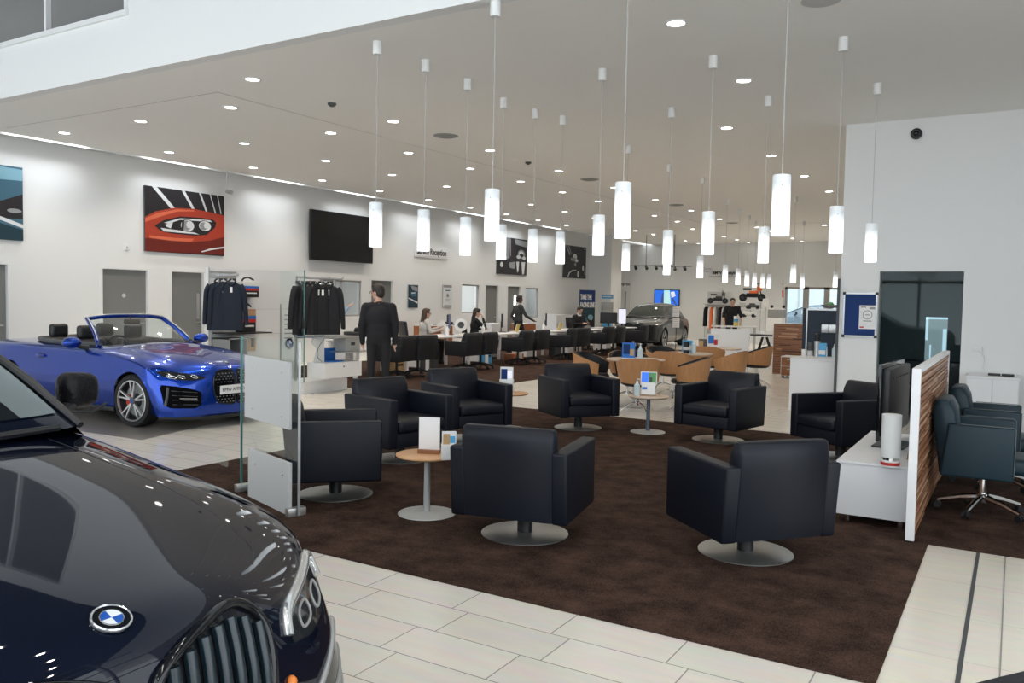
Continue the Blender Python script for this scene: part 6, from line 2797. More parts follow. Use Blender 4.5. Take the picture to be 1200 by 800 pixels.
JK = [((352, 331), .0, 100), ((358, 331), .0, 96), ((364, 331), .1, 98), ((370, 331), .2, 94), ((377, 330.5), .25, 60), ((386, 330.5), .30, 28)]
for k, ((px, py), dx, rz) in enumerate(JK):
    p = at_x(px, py, SX - .15 + dx)
    loc = (p.x, p.y, 1.80)
    lab = 'black jacket on the stand beside the standing man, %s from the left' % ORD[k]
    if k == 0:
        jm.location = loc
        jm.rotation_euler = (0, 0, R(rz))
        tag(jm, lab, None, 'black jackets on the stand')
    else:
        dup(jm, loc, R(rz), lab, 'black jackets on the stand')
p = at_x(375, 424, SX + .1)
t = thing('laptop', 'open bright blue laptop display on the white drawer box', 'laptop', (SX + .08, c_.y + .42, ct.z + .001), R(80))
mb = MB().use('blue_card')
mb.bx(-.15, .15, -.12, .10, 0, .018, .003)
mb.build('base', parent=t)
mb = MB().use('blue_card')
mb.box((0, .12, .115), (.30, .012, .21), 0, .003)
mb.build('lid', parent=t)
t = thing('letter_stand', 'white angular figure stand on the drawer box with a thin cable', 'stand', (SX + .05, c_.y + .12, ct.z + .001), R(75))
mb = MB().use('white_plastic')
mb.prism([(-.10, 0), (.10, 0), (.10, .45), (-.06, .45), (-.14, .34), (-.03, .22)], .03, Matrix.Rotation(PI / 2, 4, 'X'))
mb.build('plate', parent=t, smooth=0)
mb = MB().use('black_plastic')
mb.tube(spline([V3((.10, -.04, .40)), V3((-.02, -.05, .25)), V3((-.04, -.05, .1)), V3((.05, -.05, .008))], 5), .004, 6)
mb.build('cable', parent=t)
mb = MB().use('dark_grey')
mb.bx(-.18, .18, -.10, .10, 0, .06, .02)
mb.use('black_plastic')
mb.sph((.05, 0, .08), .06, 10)
tag(mb.build('helmet_bag', loc=(SX + .12, y0 + w + .05, .946)), 'black bag on the shelf right of the black jackets', 'bag')
mb = MB().use('light_grey')
mb.bx(-.13, .13, -.18, .18, 0, .25, .004)
mb.use('dark_grey')
mb.bx(.13, .133, -.05, .05, .1, .16)
tag(mb.build('grey_box', loc=(SX + .1, y0 + w - .12, .681)), 'light grey box on the lower shelf of the jacket stand', 'box')

# white backdrop panel with navy jackets and striped bags behind the blue car
BXX = -11.75
qa, qb = at_x(244, 360, BXX), at_x(349, 360, BXX)
bt = at_x(244, 313, BXX).z
t = thing('display_wall', 'white freestanding display wall with navy jackets behind the blue car', 'display wall', (BXX, qa.y, 0))
w = qb.y - qa.y
mb = MB().use('white_lacquer')
mb.bx(-.06, 0, 0, w, 0, bt, .003)
mb.build('panel', parent=t, smooth=0)
mb = MB().use('seam_grey')
for z in (.9, 1.35):
    mb.bx(0, .002, 0, w, z, z + .005)
mb.bx(0, .012, 0, .02, 0, bt)
mb.build('panel_seam', parent=t, smooth=0)
ZJ = at_x(268, 330, BXX + .35).z
mb = MB().use('alu')
ya = at_x(258, 330, BXX).y - qa.y
for z in (ZJ + .12,):
    mb.bx(0, .45, ya - .02, ya + .02, z - .02, z + .02)
    mb.bx(0, .004, ya - .25, ya + .35, z - .06, z + .06)
mb.build('rail', parent=t, smooth=0)
mb = MB().use('black_plastic')
zs_ = at_x(268, 390, BXX + .3).z
mb.bx(0, .42, at_x(249, 390, BXX).y - qa.y, at_x(300, 390, BXX).y - qa.y, zs_ - .02, zs_)
mb.build('shelf', parent=t, smooth=0)
jn = jacket_master('cloth_navy', 'jacket', .80, .22)
for k, (px, dx, rz) in enumerate(((256, .12, 42), (262, .24, 40), (272, .38, 38))):
    p = at_x(px, 330, BXX + dx)
    loc = (p.x, p.y, ZJ)
    lab = ('navy jacket furthest back on the white display wall', 'navy jacket in the middle on the white display wall', 'navy jacket frontmost on the white display wall, with a tag at the neck')[k]
    if k == 0:
        jn.location = loc
        jn.rotation_euler = (0, 0, R(rz))
        tag(jn, lab, None, 'navy jackets on the display wall')
    else:
        dup(jn, loc, R(rz), lab, 'navy jackets on the display wall')


def stripe_bag(px0, px1, py0, py1, label, top):
    a, b_ = at_x(px0, py1, BXX + .18), at_x(px1, py0, BXX + .18)
    t = thing('striped_bag', label, 'bag', (BXX + .1, a.y, a.z), 0, 'striped bags on the display wall')
    w, h = b_.y - a.y, b_.z - a.z
    mb = MB().use('black_plastic')
    mb.bx(-.09, .08, 0, w, 0, h * .42, .01)
    mb.use('red')
    mb.bx(-.09, .081, 0, w, h * .42, h * .56)
    mb.use('blue_card')
    mb.bx(-.09, .081, 0, w, h * .56, h * .70)
    mb.use(top)
    mb.bx(-.09, .08, 0, w, h * .70, h, .01)
    mb.use('paper')
    mb.bx(.081, .083, w * .2, w * .85, h * .22, h * .30)
    mb.build('pouch', parent=t, smooth=0)
    mb = MB().use('black_plastic')
    mb.tube(spline([V3((.0, .03, h * .7)), V3((.0, .06, h * 1.12)), V3((0, w * .5, h * 1.25)), V3((0, w * .85, h * 1.1))], 5), .016, 6)
    mb.build('strap', parent=t)


stripe_bag(285, 303.5, 330, 348, 'upper striped bag with a white top beside the navy jackets', 'paper')
stripe_bag(284, 300, 362, 389, 'lower striped bag with a pink top beside the navy jackets', 'walnut_light')
a, b_ = at_x(283, 412, BXX + .3), at_x(300, 399, BXX + .3)
t = thing('tote_bag', 'tan bag with dark straps under the striped bags', 'bag', (BXX + .2, a.y, a.z))
mb = MB().use('tan')
mb.bx(-.08, .1, 0, b_.y - a.y, -.0, b_.z - a.z + .05, .015)
mb.build('bag_body', parent=t)
mb = MB().use('black_plastic')
for u in (.25, .75):
    mb.bx(.1, .104, (b_.y - a.y) * u - .03, (b_.y - a.y) * u + .03, (b_.z - a.z) * .4, b_.z - a.z + .05)
mb.build('strap', parent=t, smooth=0)
a = at_x(259, 412, BXX + .25)
bz = at_x(259, 396, BXX + .25).z
mb = MB().use('mid_grey')
yy = at_x(281, 400, BXX + .25).y - a.y
mb.bx(-.24, .2, 0, yy, bz - .02, bz)
mb.bx(-.24, .2, 0, .02, bz - .6, bz)
mb.bx(-.24, .2, yy - .02, yy, bz - .6, bz)
mb.bx(-.24, .2, 0, yy, bz - .6, bz - .58)
mb.bx(-.24, -.22, 0, yy, bz - .6, bz)
mb.bx(-.24, .2, 0.0, yy, .0, bz - .6)
o = mb.build('storage_cube', loc=(BXX + .25, a.y, 0), smooth=0)
tag(o, 'grey open storage cube under the navy jackets', 'shelf')
mb = MB().use('cloth_navy')
for k in range(4):
    mb.box((.0, yy / 2, bz - .55 + k * .07), (.32, yy * .75, .065), rnd.uniform(-.1, .1), .025)
tag(mb.build('folded_clothes', loc=(BXX + .25, a.y, 0)), 'folded navy clothes in the grey storage cube', 'clothes')
# notice stand with a roundel
a, b_ = at_x(330, 392, -10.9), at_x(345.5, 363, -10.9)
t = thing('notice_stand', 'upright clear stand with a printed notice above a blue and white roundel', 'sign stand', (-10.9, a.y, 0))
w = b_.y - a.y
mb = MB().use('alu')
mb.bx(-.01, .01, -.03, -.01, 0, b_.z + .1)
mb.bx(-.15, .15, -.05, w + .05, 0, .02)
mb.build('post', parent=t, smooth=0)
mb = MB().use('paper')
mb.bx(-.005, .005, 0, w, a.z, b_.z)
mb.use('pic_grey')
for k in range(6):
    mb.bx(.005, .006, w * .2, w * .8, b_.z - .1 - k * .08, b_.z - .08 - k * .08)
mb.build('notice', parent=t, smooth=0)
mb = MB().use('paper')
mb.bx(-.005, .005, 0, w, a.z - .42, a.z - .02)
c2 = mb.build('roundel_card', parent=t, smooth=0)
roundel(c2, (.007, w * .55, a.z - .16), (1, 0, 0), (0, 0, 1), .10, 'emblem')
t = thing('hung_shirt', 'dark patterned shirt hanging left of the black jackets', 'shirt', (-10.35, at_x(351, 380, -10.35).y, at_x(351, 367, -10.35).z), R(60))
mb = MB().use('cloth_navy')
mb.bx(-.09, .09, -.04, .04, -.42, 0, .03)
mb.use('tan')
mb.box((.05, -.045, -.06), (.1, .01, .08), .0)
mb.build('shirt_body', parent=t)
mb = MB().use('alu')
mb.tube([(0, 0, 0), (0, 0, .45)], .006, 6)
mb.build('hanger', parent=t)

# ================================================================== far retail corner
RY = 32.5
a, b_ = at_y(826, 386, RY), at_y(858, 357, RY)
t = thing('clothes_rail', 'metal clothes rail with pale and orange garments left of the polo-shirt man', 'clothes rail', (a.x, RY, 0))
w, h = b_.x - a.x, b_.z
mb = MB().use('alu')
for x in (0, w):
    mb.tube([(x, 0, 0), (x, 0, h)], .02, 8)
    mb.bx(x - .03, x + .03, -.25, .25, 0, .03)
mb.tube([(0, 0, h - .02), (w, 0, h - .02)], .02, 8)
mb.build('frame', parent=t)
mb = MB().use('light_grey')
mb.bx(-.02, w + .02, -.22, .22, h, h + .03)
mb.build('top_shelf', parent=t, smooth=0)
a5, b5 = at_y(829, 358, RY + .35), at_y(858, 342, RY + .35)
mb = MB().use('light_grey')
mb.bx(a5.x - a.x, b5.x - a.x, .33, .36, 0, b5.z)
mb.build('back_panel', parent=t, smooth=0)
gm = None
for k, (px, mm, colr) in enumerate(((828, 'cloth_black', 'black'), (833, 'cloth_white', 'white'), (835.5, 'orange', 'orange'), (839, 'cloth_white', 'white'), (845, 'cloth_black', 'black'), (849, 'light_grey', 'grey'), (853, 'cloth_black', 'black'))):
    p = at_y(px, 365, RY)
    gname = {'black': 'black', 'white': 'white', 'orange': 'orange', 'grey': 'grey'}[colr]
    t = thing('hanging_shirt', '%s top on the far clothes rail, %s from the left' % (gname, ORD[k]), 'garment', (p.x, RY, h - .1), R(80), 'tops on the far clothes rail')
    mb = MB().use(mm)
    G = []
    for z, a_, c_ in ((0, .06, .03), (-.05, .2, .05), (-.2, .23, .06), (-.78 - .06 * (k % 3), .25, .075)):
        G.append([V3((a_ * math.cos(2 * PI * i / 16), c_ * math.sin(2 * PI * i / 16), z)) for i in range(17)])
    mb.grid(G)
    mb.build('garment_body', parent=t, smooth=70)
    mb = MB().use('alu')
    mb.tube([(0, 0, -.02), (0, 0, .06), (.02, 0, .085)], .006, 6)
    mb.build('hanger', parent=t)


def toy_bike(p, rz, colr, label, sc=1.0):
    t = thing('toy_motorbike', label, 'toy', p, rz)
    for x in (-.32, .32):
        mb = MB().use('black_plastic')
        mb.lathe([(.05, -.05), (.11, -.05), (.13, -.02), (.13, .02), (.11, .05), (.05, .05)], 24, (0, 0, 0), Matrix.Translation((x, 0, .13)) @ Matrix.Rotation(PI / 2, 4, 'X'))
        wq = mb.build('wheel', parent=t)
        mb = MB().use('dark_grey')
        mb.lathe([(0, -.02), (.06, -.03), (.06, .03), (0, .02)], 16, (0, 0, 0), Matrix.Translation((x, 0, .13)) @ Matrix.Rotation(PI / 2, 4, 'X'))
        mb.build('hub', parent=wq)
    mb = MB().use(colr)
    mb.box((.05, 0, .30), (.30, .12, .10), 0, .04)
    mb.use('black_plastic')
    mb.box((.0, 0, .20), (.40, .14, .14), 0, .04)
    mb.use(colr)
    mb.box((.24, 0, .42), (.16, .10, .16), 0, .04)
    mb.build('fairing', parent=t)
    mb = MB().use('black_plastic')
    mb.box((-.18, 0, .40), (.28, .11, .07), 0, .03)
    mb.build('saddle', parent=t)
    mb = MB().use('black_plastic')
    mb.tube([(.32, 0, .17), (.24, 0, .45), (.20, 0, .55)], .02, 8)
    mb.tube([(.20, -.16, .57), (.20, .16, .57)], .015, 8)
    mb.build('fork', parent=t)
    t.scale = (sc,) * 3


p = at_y(841, 356.5, RY)
toy_bike((p.x, RY, h + .031), R(8), 'dark_grey', 'dark toy motorbike lying on top of the clothes rail', .9)
# shelves with riding toys
SY = 33.6
a, b_ = at_y(862, 388, SY), at_y(893, 350, SY)
t = thing('toy_shelf', 'white stepped shelf unit with riding toys behind the polo-shirt man', 'shelf', (a.x, SY, 0))
w, h2 = b_.x - a.x, at_y(870, 353, SY).z
mb = MB().use('white_lacquer')
mb.bx(0, w, 0, .5, 0, .5)
mb.build('base', parent=t, smooth=0)
zl = []
for k, f in enumerate((.62, .82, 1.0)):
    mb = MB().use('white_lacquer')
    z = h2 * f
    zl.append(z)
    mb.bx(0, w * (1, .9, .85)[k], .05, .5, z - .03, z)
    mb.build('shelf_board', parent=t, smooth=0)
for x in (.02, w * .84):
    mb = MB().use('alu')
    mb.bx(x - .015, x + .015, .45, .5, .5, h2)
    mb.build('upright', parent=t, smooth=0)
p = at_y(883, 352, SY)
toy_bike((a.x + w * .55, SY + .25, h2 + .001), R(-10), 'orange', 'orange and black toy motorbike on top of the white shelf unit', 1.25)


def toy_car(p, rz, colr, label, sc=1):
    t = thing('toy_car', label, 'toy', p, rz)
    mb = MB().use(colr)
    mb.box((0, 0, .13), (.55, .26, .12), 0, .04, None, 3)
    mb.box((-.05, 0, .21), (.26, .22, .10), 0, .04, None, 3)
    mb.build('body', parent=t)
    for x in (-.17, .18):
        for y in (-.12, .12):
            mb = MB().use('black_plastic')
            mb.cyl((x, y - .025, .065), (x, y + .025, .065), .065, seg=16)
            mb.build('wheel', parent=t)
    t.scale = (sc,) * 3


toy_car((a.x + w * .22, SY + .2, zl[1] + .001), R(15), 'light_grey', 'grey toy car on the middle board of the white shelf unit', .9)
toy_car((a.x + w * .62, SY + .2, zl[1] + .001), R(10), 'dark_grey', 'dark grey toy car on the middle board of the white shelf unit', .9)
toy_car((a.x + w * .45, SY + .2, zl[0] + .001), R(5), 'white_plastic', 'white toy car on the lower board of the white shelf unit', 1.1)
p = at_y(900, 372, 33.0)
t = thing('toy_scooter', 'small child scooter with a red handle on the grey shelf', 'toy', (at_y(911, 372, 33.0).x, 33.0, at_y(911, 361, 33.0).z), R(20))
mb = MB().use('alu')
mb.bx(-.25, .2, -.05, .05, .07, .09, .005)
mb.build('deck', parent=t)
for x in (-.22, .22):
    mb = MB().use('black_plastic')
    mb.cyl((x, -.02, .06), (x, .02, .06), .06, seg=14)
    mb.build('wheel', parent=t)
mb = MB().use('alu')
mb.tube([(.22, 0, .07), (.16, 0, .95)], .016, 8)
mb.tube([(.16, -.17, .95), (.16, .17, .95)], .018, 8)
mb.use('red')
mb.tube([(.18, 0, .42), (.167, 0, .70)], .03, 8)
mb.build('handlebar', parent=t)
a6, b6 = at_y(901, 384, 33.0), at_y(918, 362, 33.0)
t = thing('low_shelf', 'grey shelf with small goods under the toy scooter', 'shelf', (a6.x, 32.75, 0))
w6 = b6.x - a6.x
mb = MB().use('mid_grey')
mb.bx(0, w6, 0, .45, b6.z - .35, b6.z - .03)
mb.use('white_lacquer')
mb.bx(-.03, w6 + .03, 0, .5, 0.0, b6.z - .35)
mb.bx(-.03, w6 + .03, 0, .5, b6.z - .03, b6.z - .001)
mb.build('unit', parent=t, smooth=0)
mb = MB().use('red')
mb.bx(-.1, .1, -.02, .02, .0, .3)
mb.use('paper')
mb.bx(-.12, .12, -.03, -.02, 0, .34)
tag(mb.build('price_card', loc=(at_y(897.5, 357, 33.2).x, 33.2, at_y(897.5, 357, 33.2).z - .1), smooth=0), 'red and white price card between the toy shelves', 'card')
# post for the price card
mb = MB().use('alu')
pz = at_y(897.5, 357, 33.2)
mb.cyl((pz.x, 33.24, 0), (pz.x, 33.24, pz.z + .1), .012, seg=8)
mb.lathe([(0, 0), (.15, 0), (.15, .02), (0, .02)], 20, (pz.x, 33.24, 0))
tag(mb.build('price_stand', smooth=30), 'thin metal stand carrying the red price card', 'stand')
# hanging spot track with two lamps by the pier
for k, (px, py, lab) in enumerate(((757, 312, 'black spotlight cluster hanging from the ceiling left of the blue screen'), (790, 313, 'black spotlight cluster hanging from the ceiling above the grey car'))):
    p = at_y(px, py, 30.5)
    t = thing('hanging_spotlight', lab, 'lamp', (p.x, 30.5, p.z))
    mb = MB().use('dark_grey')
    mb.cyl((0, 0, 0), (0, 0, ZC - p.z), .015, seg=8)
    mb.tube([(-.7, 0, .03), (.7, 0, .03)], .015, 8)
    mb.build('track', parent=t)
    for x in (-.45, .0, .4):
        mb = MB().use('black_plastic')
        mb.cyl((x, 0, .02), (x + .08, -.1, -.1), .05, .06, seg=14)
        mb.build('lamp_head', parent=t)
# parked cars outside behind the back windows
mat('car_slate', (.10, .15, .19), .35, .3, coat=.6)
mat('added_cladding', (.36, .42, .46), .7)
mb = MB().use('added_cladding')  # building added outside to tone down the bright window view
mb.bx(-30, 12, 64, 76, 0, 8)
mb.use('mid_grey')
for k in range(21):
    mb.bx(-30 + k * 2, -29.92 + k * 2, 63.95, 64, 0, 8)
mb.bx(-30.2, 12.2, 63.9, 76.2, 8, 8.3)
tag(mb.build('added_building', smooth=0), 'pale blue grey clad building added outside to tone down the back windows', 'building')
repaint(bs, (-10.8, 42.0, -.02), R(178), 1.0, 'slate blue car parked outside behind the back windows', 'car_slate')
# price boards held on the grey car's window
for k, (py0, py1) in enumerate(((359.5, 371), (372.5, 383.5))):
    a7, b7 = at_y(788.3, py1, 25.7), at_y(796.3, py0, 25.7)
    mb = MB().use('paper')
    mb.bx(a7.x, b7.x, -.006, .006, a7.z, b7.z)
    mb.use('pic_grey')
    for j in range(4):
        mb.bx(a7.x + .03, b7.x - .03, -.0075, -.006, a7.z + .05 + j * .07, a7.z + .06 + j * .07)
    if k == 0:
        top_card = (a7, b7)
    o = mb.build('price_board', loc=(0, 25.7, 0), smooth=0)
    tag(o, ('upper white price board in front of the grey car', 'lower white price board in front of the grey car')[k], 'sign', 'price boards by the grey car')
mb = MB().use('black_plastic')
xm = (a7.x + b7.x) / 2
mb.cyl((xm, 25.72, 0), (xm, 25.72, top_card[1].z), .012, seg=8)
mb.lathe([(0, 0), (.16, 0), (.16, .02), (0, .02)], 24, (xm, 25.72, 0))
tag(mb.build('board_stand'), 'thin black floor stand carrying the two white price boards', 'stand')
# tall grey display screen on a post left of the grey car
a8, b8 = at_x(726, 386, -11.6), at_x(735.5, 367, -11.6)
t = thing('computer_monitor', 'large pale monitor on the last service desk before the grey car', 'monitor', (DKX - .1, 25.75, DT), R(20), 'desk monitors')
mb = MB().use('black_plastic')
mb.bx(-.02, .25, .01, .05, .10, .62, .008)
mb.bx(.08, .14, .02, .05, 0, .2)
mb.bx(0, .22, -.08, .12, 0, .015)
mb.build('case', parent=t)
mb = MB().use('screen_white')
mb.flat([(-.01, .0085, .12), (.24, .0085, .12), (.24, .0085, .60), (-.01, .0085, .60)])
mb.build('screen', parent=t, smooth=0)
# ================================================================== people
from mathutils.kdtree import KDTree


class Body:
    def __init__(s):
        s.mb = MB()

    def cap(s, a, b_, r0, r1, tagm, seg=12):
        a, b_ = V3(a), V3(b_)
        s.mb.use(tagm)
        s.mb.sph(a, r0, seg)
        s.mb.sph(b_, r1, seg)
        if (b_ - a).length > 1e-4:
            s.mb.cyl(a, b_, r0, r1, seg)

    def ell(s, c, r, tagm, rot=None, seg=18):
        s.mb.use(tagm)
        s.mb.sph(c, 1, seg, r, rot)

    def remesh(s, name, parent, voxel=.012, smooth=4):
        bm = s.mb.bm
        kd = KDTree(len(bm.faces))
        tags = []
        for i, f in enumerate(bm.faces):
            kd.insert(f.calc_center_median(), i)
            tags.append(f.material_index)
        kd.balance()
        me = bpy.data.meshes.new('raw')
        bm.to_mesh(me)
        bm.free()
        o = bpy.data.objects.new('raw', me)
        COL.objects.link(o)
        m1 = o.modifiers.new('r', 'REMESH')
        m1.mode = 'VOXEL'
        m1.voxel_size = voxel
        m2 = o.modifiers.new('s', 'SMOOTH')
        m2.iterations = smooth
        m2.factor = .5
        dg = bpy.context.evaluated_depsgraph_get()
        out = bpy.data.meshes.new_from_object(o.evaluated_get(dg))
        bpy.data.objects.remove(o)
        out.materials.clear()
        for x in s.mb.mats:
            out.materials.append(M[x])
        for p in out.polygons:
            p.material_index = tags[kd.find(p.center)[1]]
            p.use_smooth = True
        ob = bpy.data.objects.new(name, out)
        COL.objects.link(ob)
        if parent is not None:
            ob.parent = parent
        return ob


def hand(B, w, d, side, skin, curl=.5):
    """w wrist, d hand direction, side vector across the knuckles pointing to the thumb"""
    w, d, sv = V3(w), V3(d).normalized(), V3(side).normalized()
    n = d.cross(sv)
    B.cap(w, w + d * .045, .026, .030, skin)
    B.ell(w + d * .05, (.032, .032, .032), skin)
    for k, L_ in enumerate((.068, .078, .072, .055)):
        o = w + d * .075 + sv * (.030 - .020 * k)
        m_ = o + d * L_ * .5 + n * (.012 * curl)
        e = m_ + (d * (1 - curl * .6) + n * curl) * L_ * .45
        B.cap(o, m_, .0105, .010, skin, 8)
        B.cap(m_, e, .010, .009, skin, 8)
    t0 = w + d * .03 + sv * .025
    t1 = t0 + (d * .6 + sv * .7) * .035
    B.cap(t0, t1, .013, .012, skin, 8)
    B.cap(t1, t1 + (d * .9 + sv * .2) * .03, .012, .010, skin, 8)


def head(B, c, fwd, skin, up=(0, 0, 1)):
    f, u = V3(fwd).normalized(), V3(up)
    r = f.cross(u).normalized()
    u = r.cross(f)
    m_ = Matrix((r, f, u)).transposed().to_4x4()
    c = V3(c)
    B.ell(c + u * .015, (.076, .094, .105), skin, m_)
    B.ell(c + f * .022 - u * .055, (.056, .066, .058), skin, m_)
    B.ell(c + f * .075 - u * .098, (.022, .02, .016), skin, m_)
    B.cap(c + f * .092 + u * .008, c + f * .112 - u * .028, .009, .014, skin, 8)
    B.ell(c + f * .085 - u * .062, (.026, .012, .010), skin, m_)
    B.ell(c + f * .088 + u * .028, (.05, .012, .01), skin, m_)
    for s in (-1, 1):
        B.ell(c + r * (s * .078) - u * .008 - f * .006, (.010, .022, .030), skin, m_)
    return m_


def face_marks(t, c, m_, hairm, glasses=False, parent=None):
    mb = MB()
    c = V3(c)
    for s in (-1, 1):
        mb.use('paper')
        mb.sph(c + m_ @ V3((s * .030, .083, .008)), .0085, 8, (1.3, .6, .7), m_)
        mb.use('black_plastic')
        mb.sph(c + m_ @ V3((s * .030, .089, .008)), .0045, 8)
        mb.use(hairm)
        mb.tube([c + m_ @ V3((s * .014, .097, .028)), c + m_ @ V3((s * .032, .097, .034)), c + m_ @ V3((s * .050, .082, .028))], .0035, 5)
    mb.use("red")
    mb.build('face', parent=parent or t)
    if glasses:
        g = MB().use('black_plastic')
        for s in (-1, 1):
            g.tube([c + m_ @ V3((s * .034 + .022 * math.cos(a), .104, .006 + .017 * math.sin(a))) for a in [2 * PI * k / 12 for k in range(12)]], .003, 5, True)
            g.tube([c + m_ @ V3((s * .055, .102, .010)), c + m_ @ V3((s * .082, .0, .006))], .003, 5)
        g.tube([c + m_ @ V3((-.012, .106, .008)), c + m_ @ V3((.012, .106, .008))], .003, 5)
        g.build('glasses', parent=parent or t)


def hair_cap(t, c, m_, material, long_=0, beard=False, parent=None):
    H = Body()
    c = V3(c)
    H.ell(c + m_ @ V3((0, -.016, .034)), (.086, .100, .098), material, m_)
    H.ell(c + m_ @ V3((0, -.045, -.01)), (.078, .068, .085), material, m_)
    H.ell(c + m_ @ V3((0, .045, .098)), (.06, .045, .028), material, m_)
    if long_:
        for s in (-1, 0, 1):
            H.cap(c + m_ @ V3((s * .055, -.05, .0)), c + m_ @ V3((s * .07, -.075 + .02 * abs(s), -long_)), .045, .035, material)
    return H.remesh('hair', parent or t, .009, 3)


def person(label, loc, rz, J, top, bottom, skin, hairm, shoes='black_plastic', headf=(0, 1, 0), long_=0, glasses=False, collar=None, voxel=.012, sc=1.0, female=False, short=False, curl=.5, headup=(0, 0, 1), bulk=1.0):
    t = thing('person', label, 'person', loc, rz)
    B = Body()
    v = {k: V3(p) for k, p in J.items()}
    pel, ch, nk, hd = v['pelvis'], v['chest'], v['neck'], v['head']
    up = (nk - pel).normalized()
    kf = .9 if female else 1.0
    # torso
    xr = (v['shR'] - v['shL']).normalized()
    yf = up.cross(xr)
    if yf.length:
        yf.normalize()
    TM = Matrix((xr, -yf if False else up.cross(xr), up)).transposed().to_4x4()
    B.ell(pel + up * .02, (.165, .125, .13), bottom, TM)
    B.ell(pel.lerp(ch, .45), (.150 * kf * bulk, .115 * bulk, .17), top, TM)
    B.ell(pel.lerp(ch, .15) + up * .02 - up * (.10 * (bulk - 1)), (.160 * kf * (1 + (bulk - 1) * .7), .122 * bulk, .10 * bulk), top, TM)
    B.ell(ch, (.178 * kf * (1 + (bulk - 1) * .8), .125 * bulk, .19), top, TM)
    B.cap(v['shL'], v['shR'], .066 * kf, .066 * kf, top)
    B.cap(v['shL'] + up * .005, nk - up * .03, .06 * kf, .058, top)
    B.cap(v['shR'] + up * .005, nk - up * .03, .06 * kf, .058, top)
    if female:
        for s in (-1, 1):
            B.ell(ch + xr * (s * .07) + (up.cross(xr)) * .09 + up * .02, (.065, .05, .065), top, TM)
    B.cap(nk - up * .03, nk + (hd - nk) * .5, .056, .052, skin)
    if collar:
        B.cap(nk - up * .02, nk + up * .012, .066, .060, collar)
    m_ = head(B, hd, headf, skin, headup)
    for s in 'LR':
        sg_ = -1 if s == 'L' else 1
        B.cap(v['sh' + s], v['el' + s], .060 * kf * bulk, .047 * kf * bulk, top)
        el, wr = v['el' + s], v['wr' + s]
        if short:
            B.cap(v['sh' + s], v['sh' + s].lerp(el, .85), .062, .058, top)
            B.cap(v['sh' + s].lerp(el, .8), el, .046, .042, skin)
            B.cap(el, wr, .042, .029, skin)
        else:
            B.cap(el, wr, .046 * kf * bulk, .034 * bulk, top)
        d = (wr - el).normalized()
        hdv = v.get('hd' + s, d)
        sv = v.get('th' + s, V3((0, 1, 0)))
        sv = (sv - hdv * sv.dot(hdv))
        hand(B, wr + d * .005, hdv, sv, skin, curl)
        hp, kn, an = v['hip' + s], v['kn' + s], v['an' + s]
        B.cap(hp, kn, .088, .060, bottom)
        B.cap(kn, an, .060, .046, bottom)
        tf = v.get('toe' + s, an + V3((0, .17, -.045)))
        B.cap(an + V3((0, -.02, -.03)), an + V3((0, .0, -.035)), .042, .040, shoes)
        B.cap(an + V3((0, 0, -.04)), tf, .038, .030, shoes)
    body = B.remesh('body', t, voxel, 10 if bulk > 1 else 4)
    hair_cap(t, hd, m_, hairm, long_)
    face_marks(t, hd, m_, hairm, glasses)
    t.scale = (sc,) * 3
    return t


def stand_pose(**k):
    J = dict(pelvis=(0, 0, .96), chest=(0, .0, 1.27), neck=(0, -.01, 1.475), head=(0, .02, 1.625), shL=(-.175, -.01, 1.405), shR=(.175, -.01, 1.405), elL=(-.235, -.03, 1.13), elR=(.235, -.03, 1.13), wrL=(-.245, .04, .885), wrR=(.245, .04, .885),
             hipL=(-.095, 0, .92), hipR=(.095, 0, .92), knL=(-.105, .02, .50), knR=(.105, .02, .50), anL=(-.11, -.02, .085), anR=(.11, -.02, .085))
    J.update(k)
    return J


def sit_pose(**k):
    J = dict(pelvis=(0, 0, .62), chest=(0, .02, .90), neck=(0, .03, 1.095), head=(0, .065, 1.235), shL=(-.165, .02, 1.03), shR=(.165, .02, 1.03), elL=(-.215, .08, .79), elR=(.215, .08, .79), wrL=(-.14, .30, .80), wrR=(.14, .30, .80),
             hipL=(-.095, .04, .58), hipR=(.095, .04, .58), knL=(-.11, .45, .56), knR=(.11, .45, .56), anL=(-.11, .42, .10), anR=(.11, .42, .10))
    J.update(k)
    return J


# man in the black jumper, back to us, head turned to his left
p = at_z(443, 472, 0)
person('man in a black jumper and black trousers standing with his back to us', (p.x, p.y, .0), R(40), stand_pose(wrL=(-.235, .06, .89), wrR=(.235, .05, .89), elL=(-.245, -.03, 1.13), elR=(.245, -.03, 1.13), shL=(-.185, -.01, 1.405), shR=(.185, -.01, 1.405), head=(-.02, .03, 1.625)),
       'cloth_black', 'cloth_black', 'skin', 'hair_dark', headf=(-.8, .6, -.08), glasses=True, voxel=.010, sc=1.035, bulk=1.22)
# woman with papers
w1 = at_x(498, 372, -12.15)
person('woman with long brown hair and glasses in a pale cardigan, seated holding papers', (-12.15, w1.y - .05, 0), R(-28), sit_pose(wrR=(.16, .34, .84), wrL=(-.05, .40, .88)),
       'cloth_pale', 'cloth_black', 'skin', 'hair_brown', long_=.26, glasses=True, female=True, headf=(0, 1, -.12))
mb = MB().use('paper')
mb.box((0, 0, 0), (.21, .003, .30), 0, 0, Matrix.Rotation(R(-35), 4, 'Y'))
d_ = V3((math.sin(R(28)), math.cos(R(28)), 0))
tag(mb.build('paper_sheet', loc=V3((-12.15, w1.y - .05, .90)) + d_ * .52, rz=R(40), smooth=0), 'white paper sheet held by the seated woman with long brown hair', 'paper')
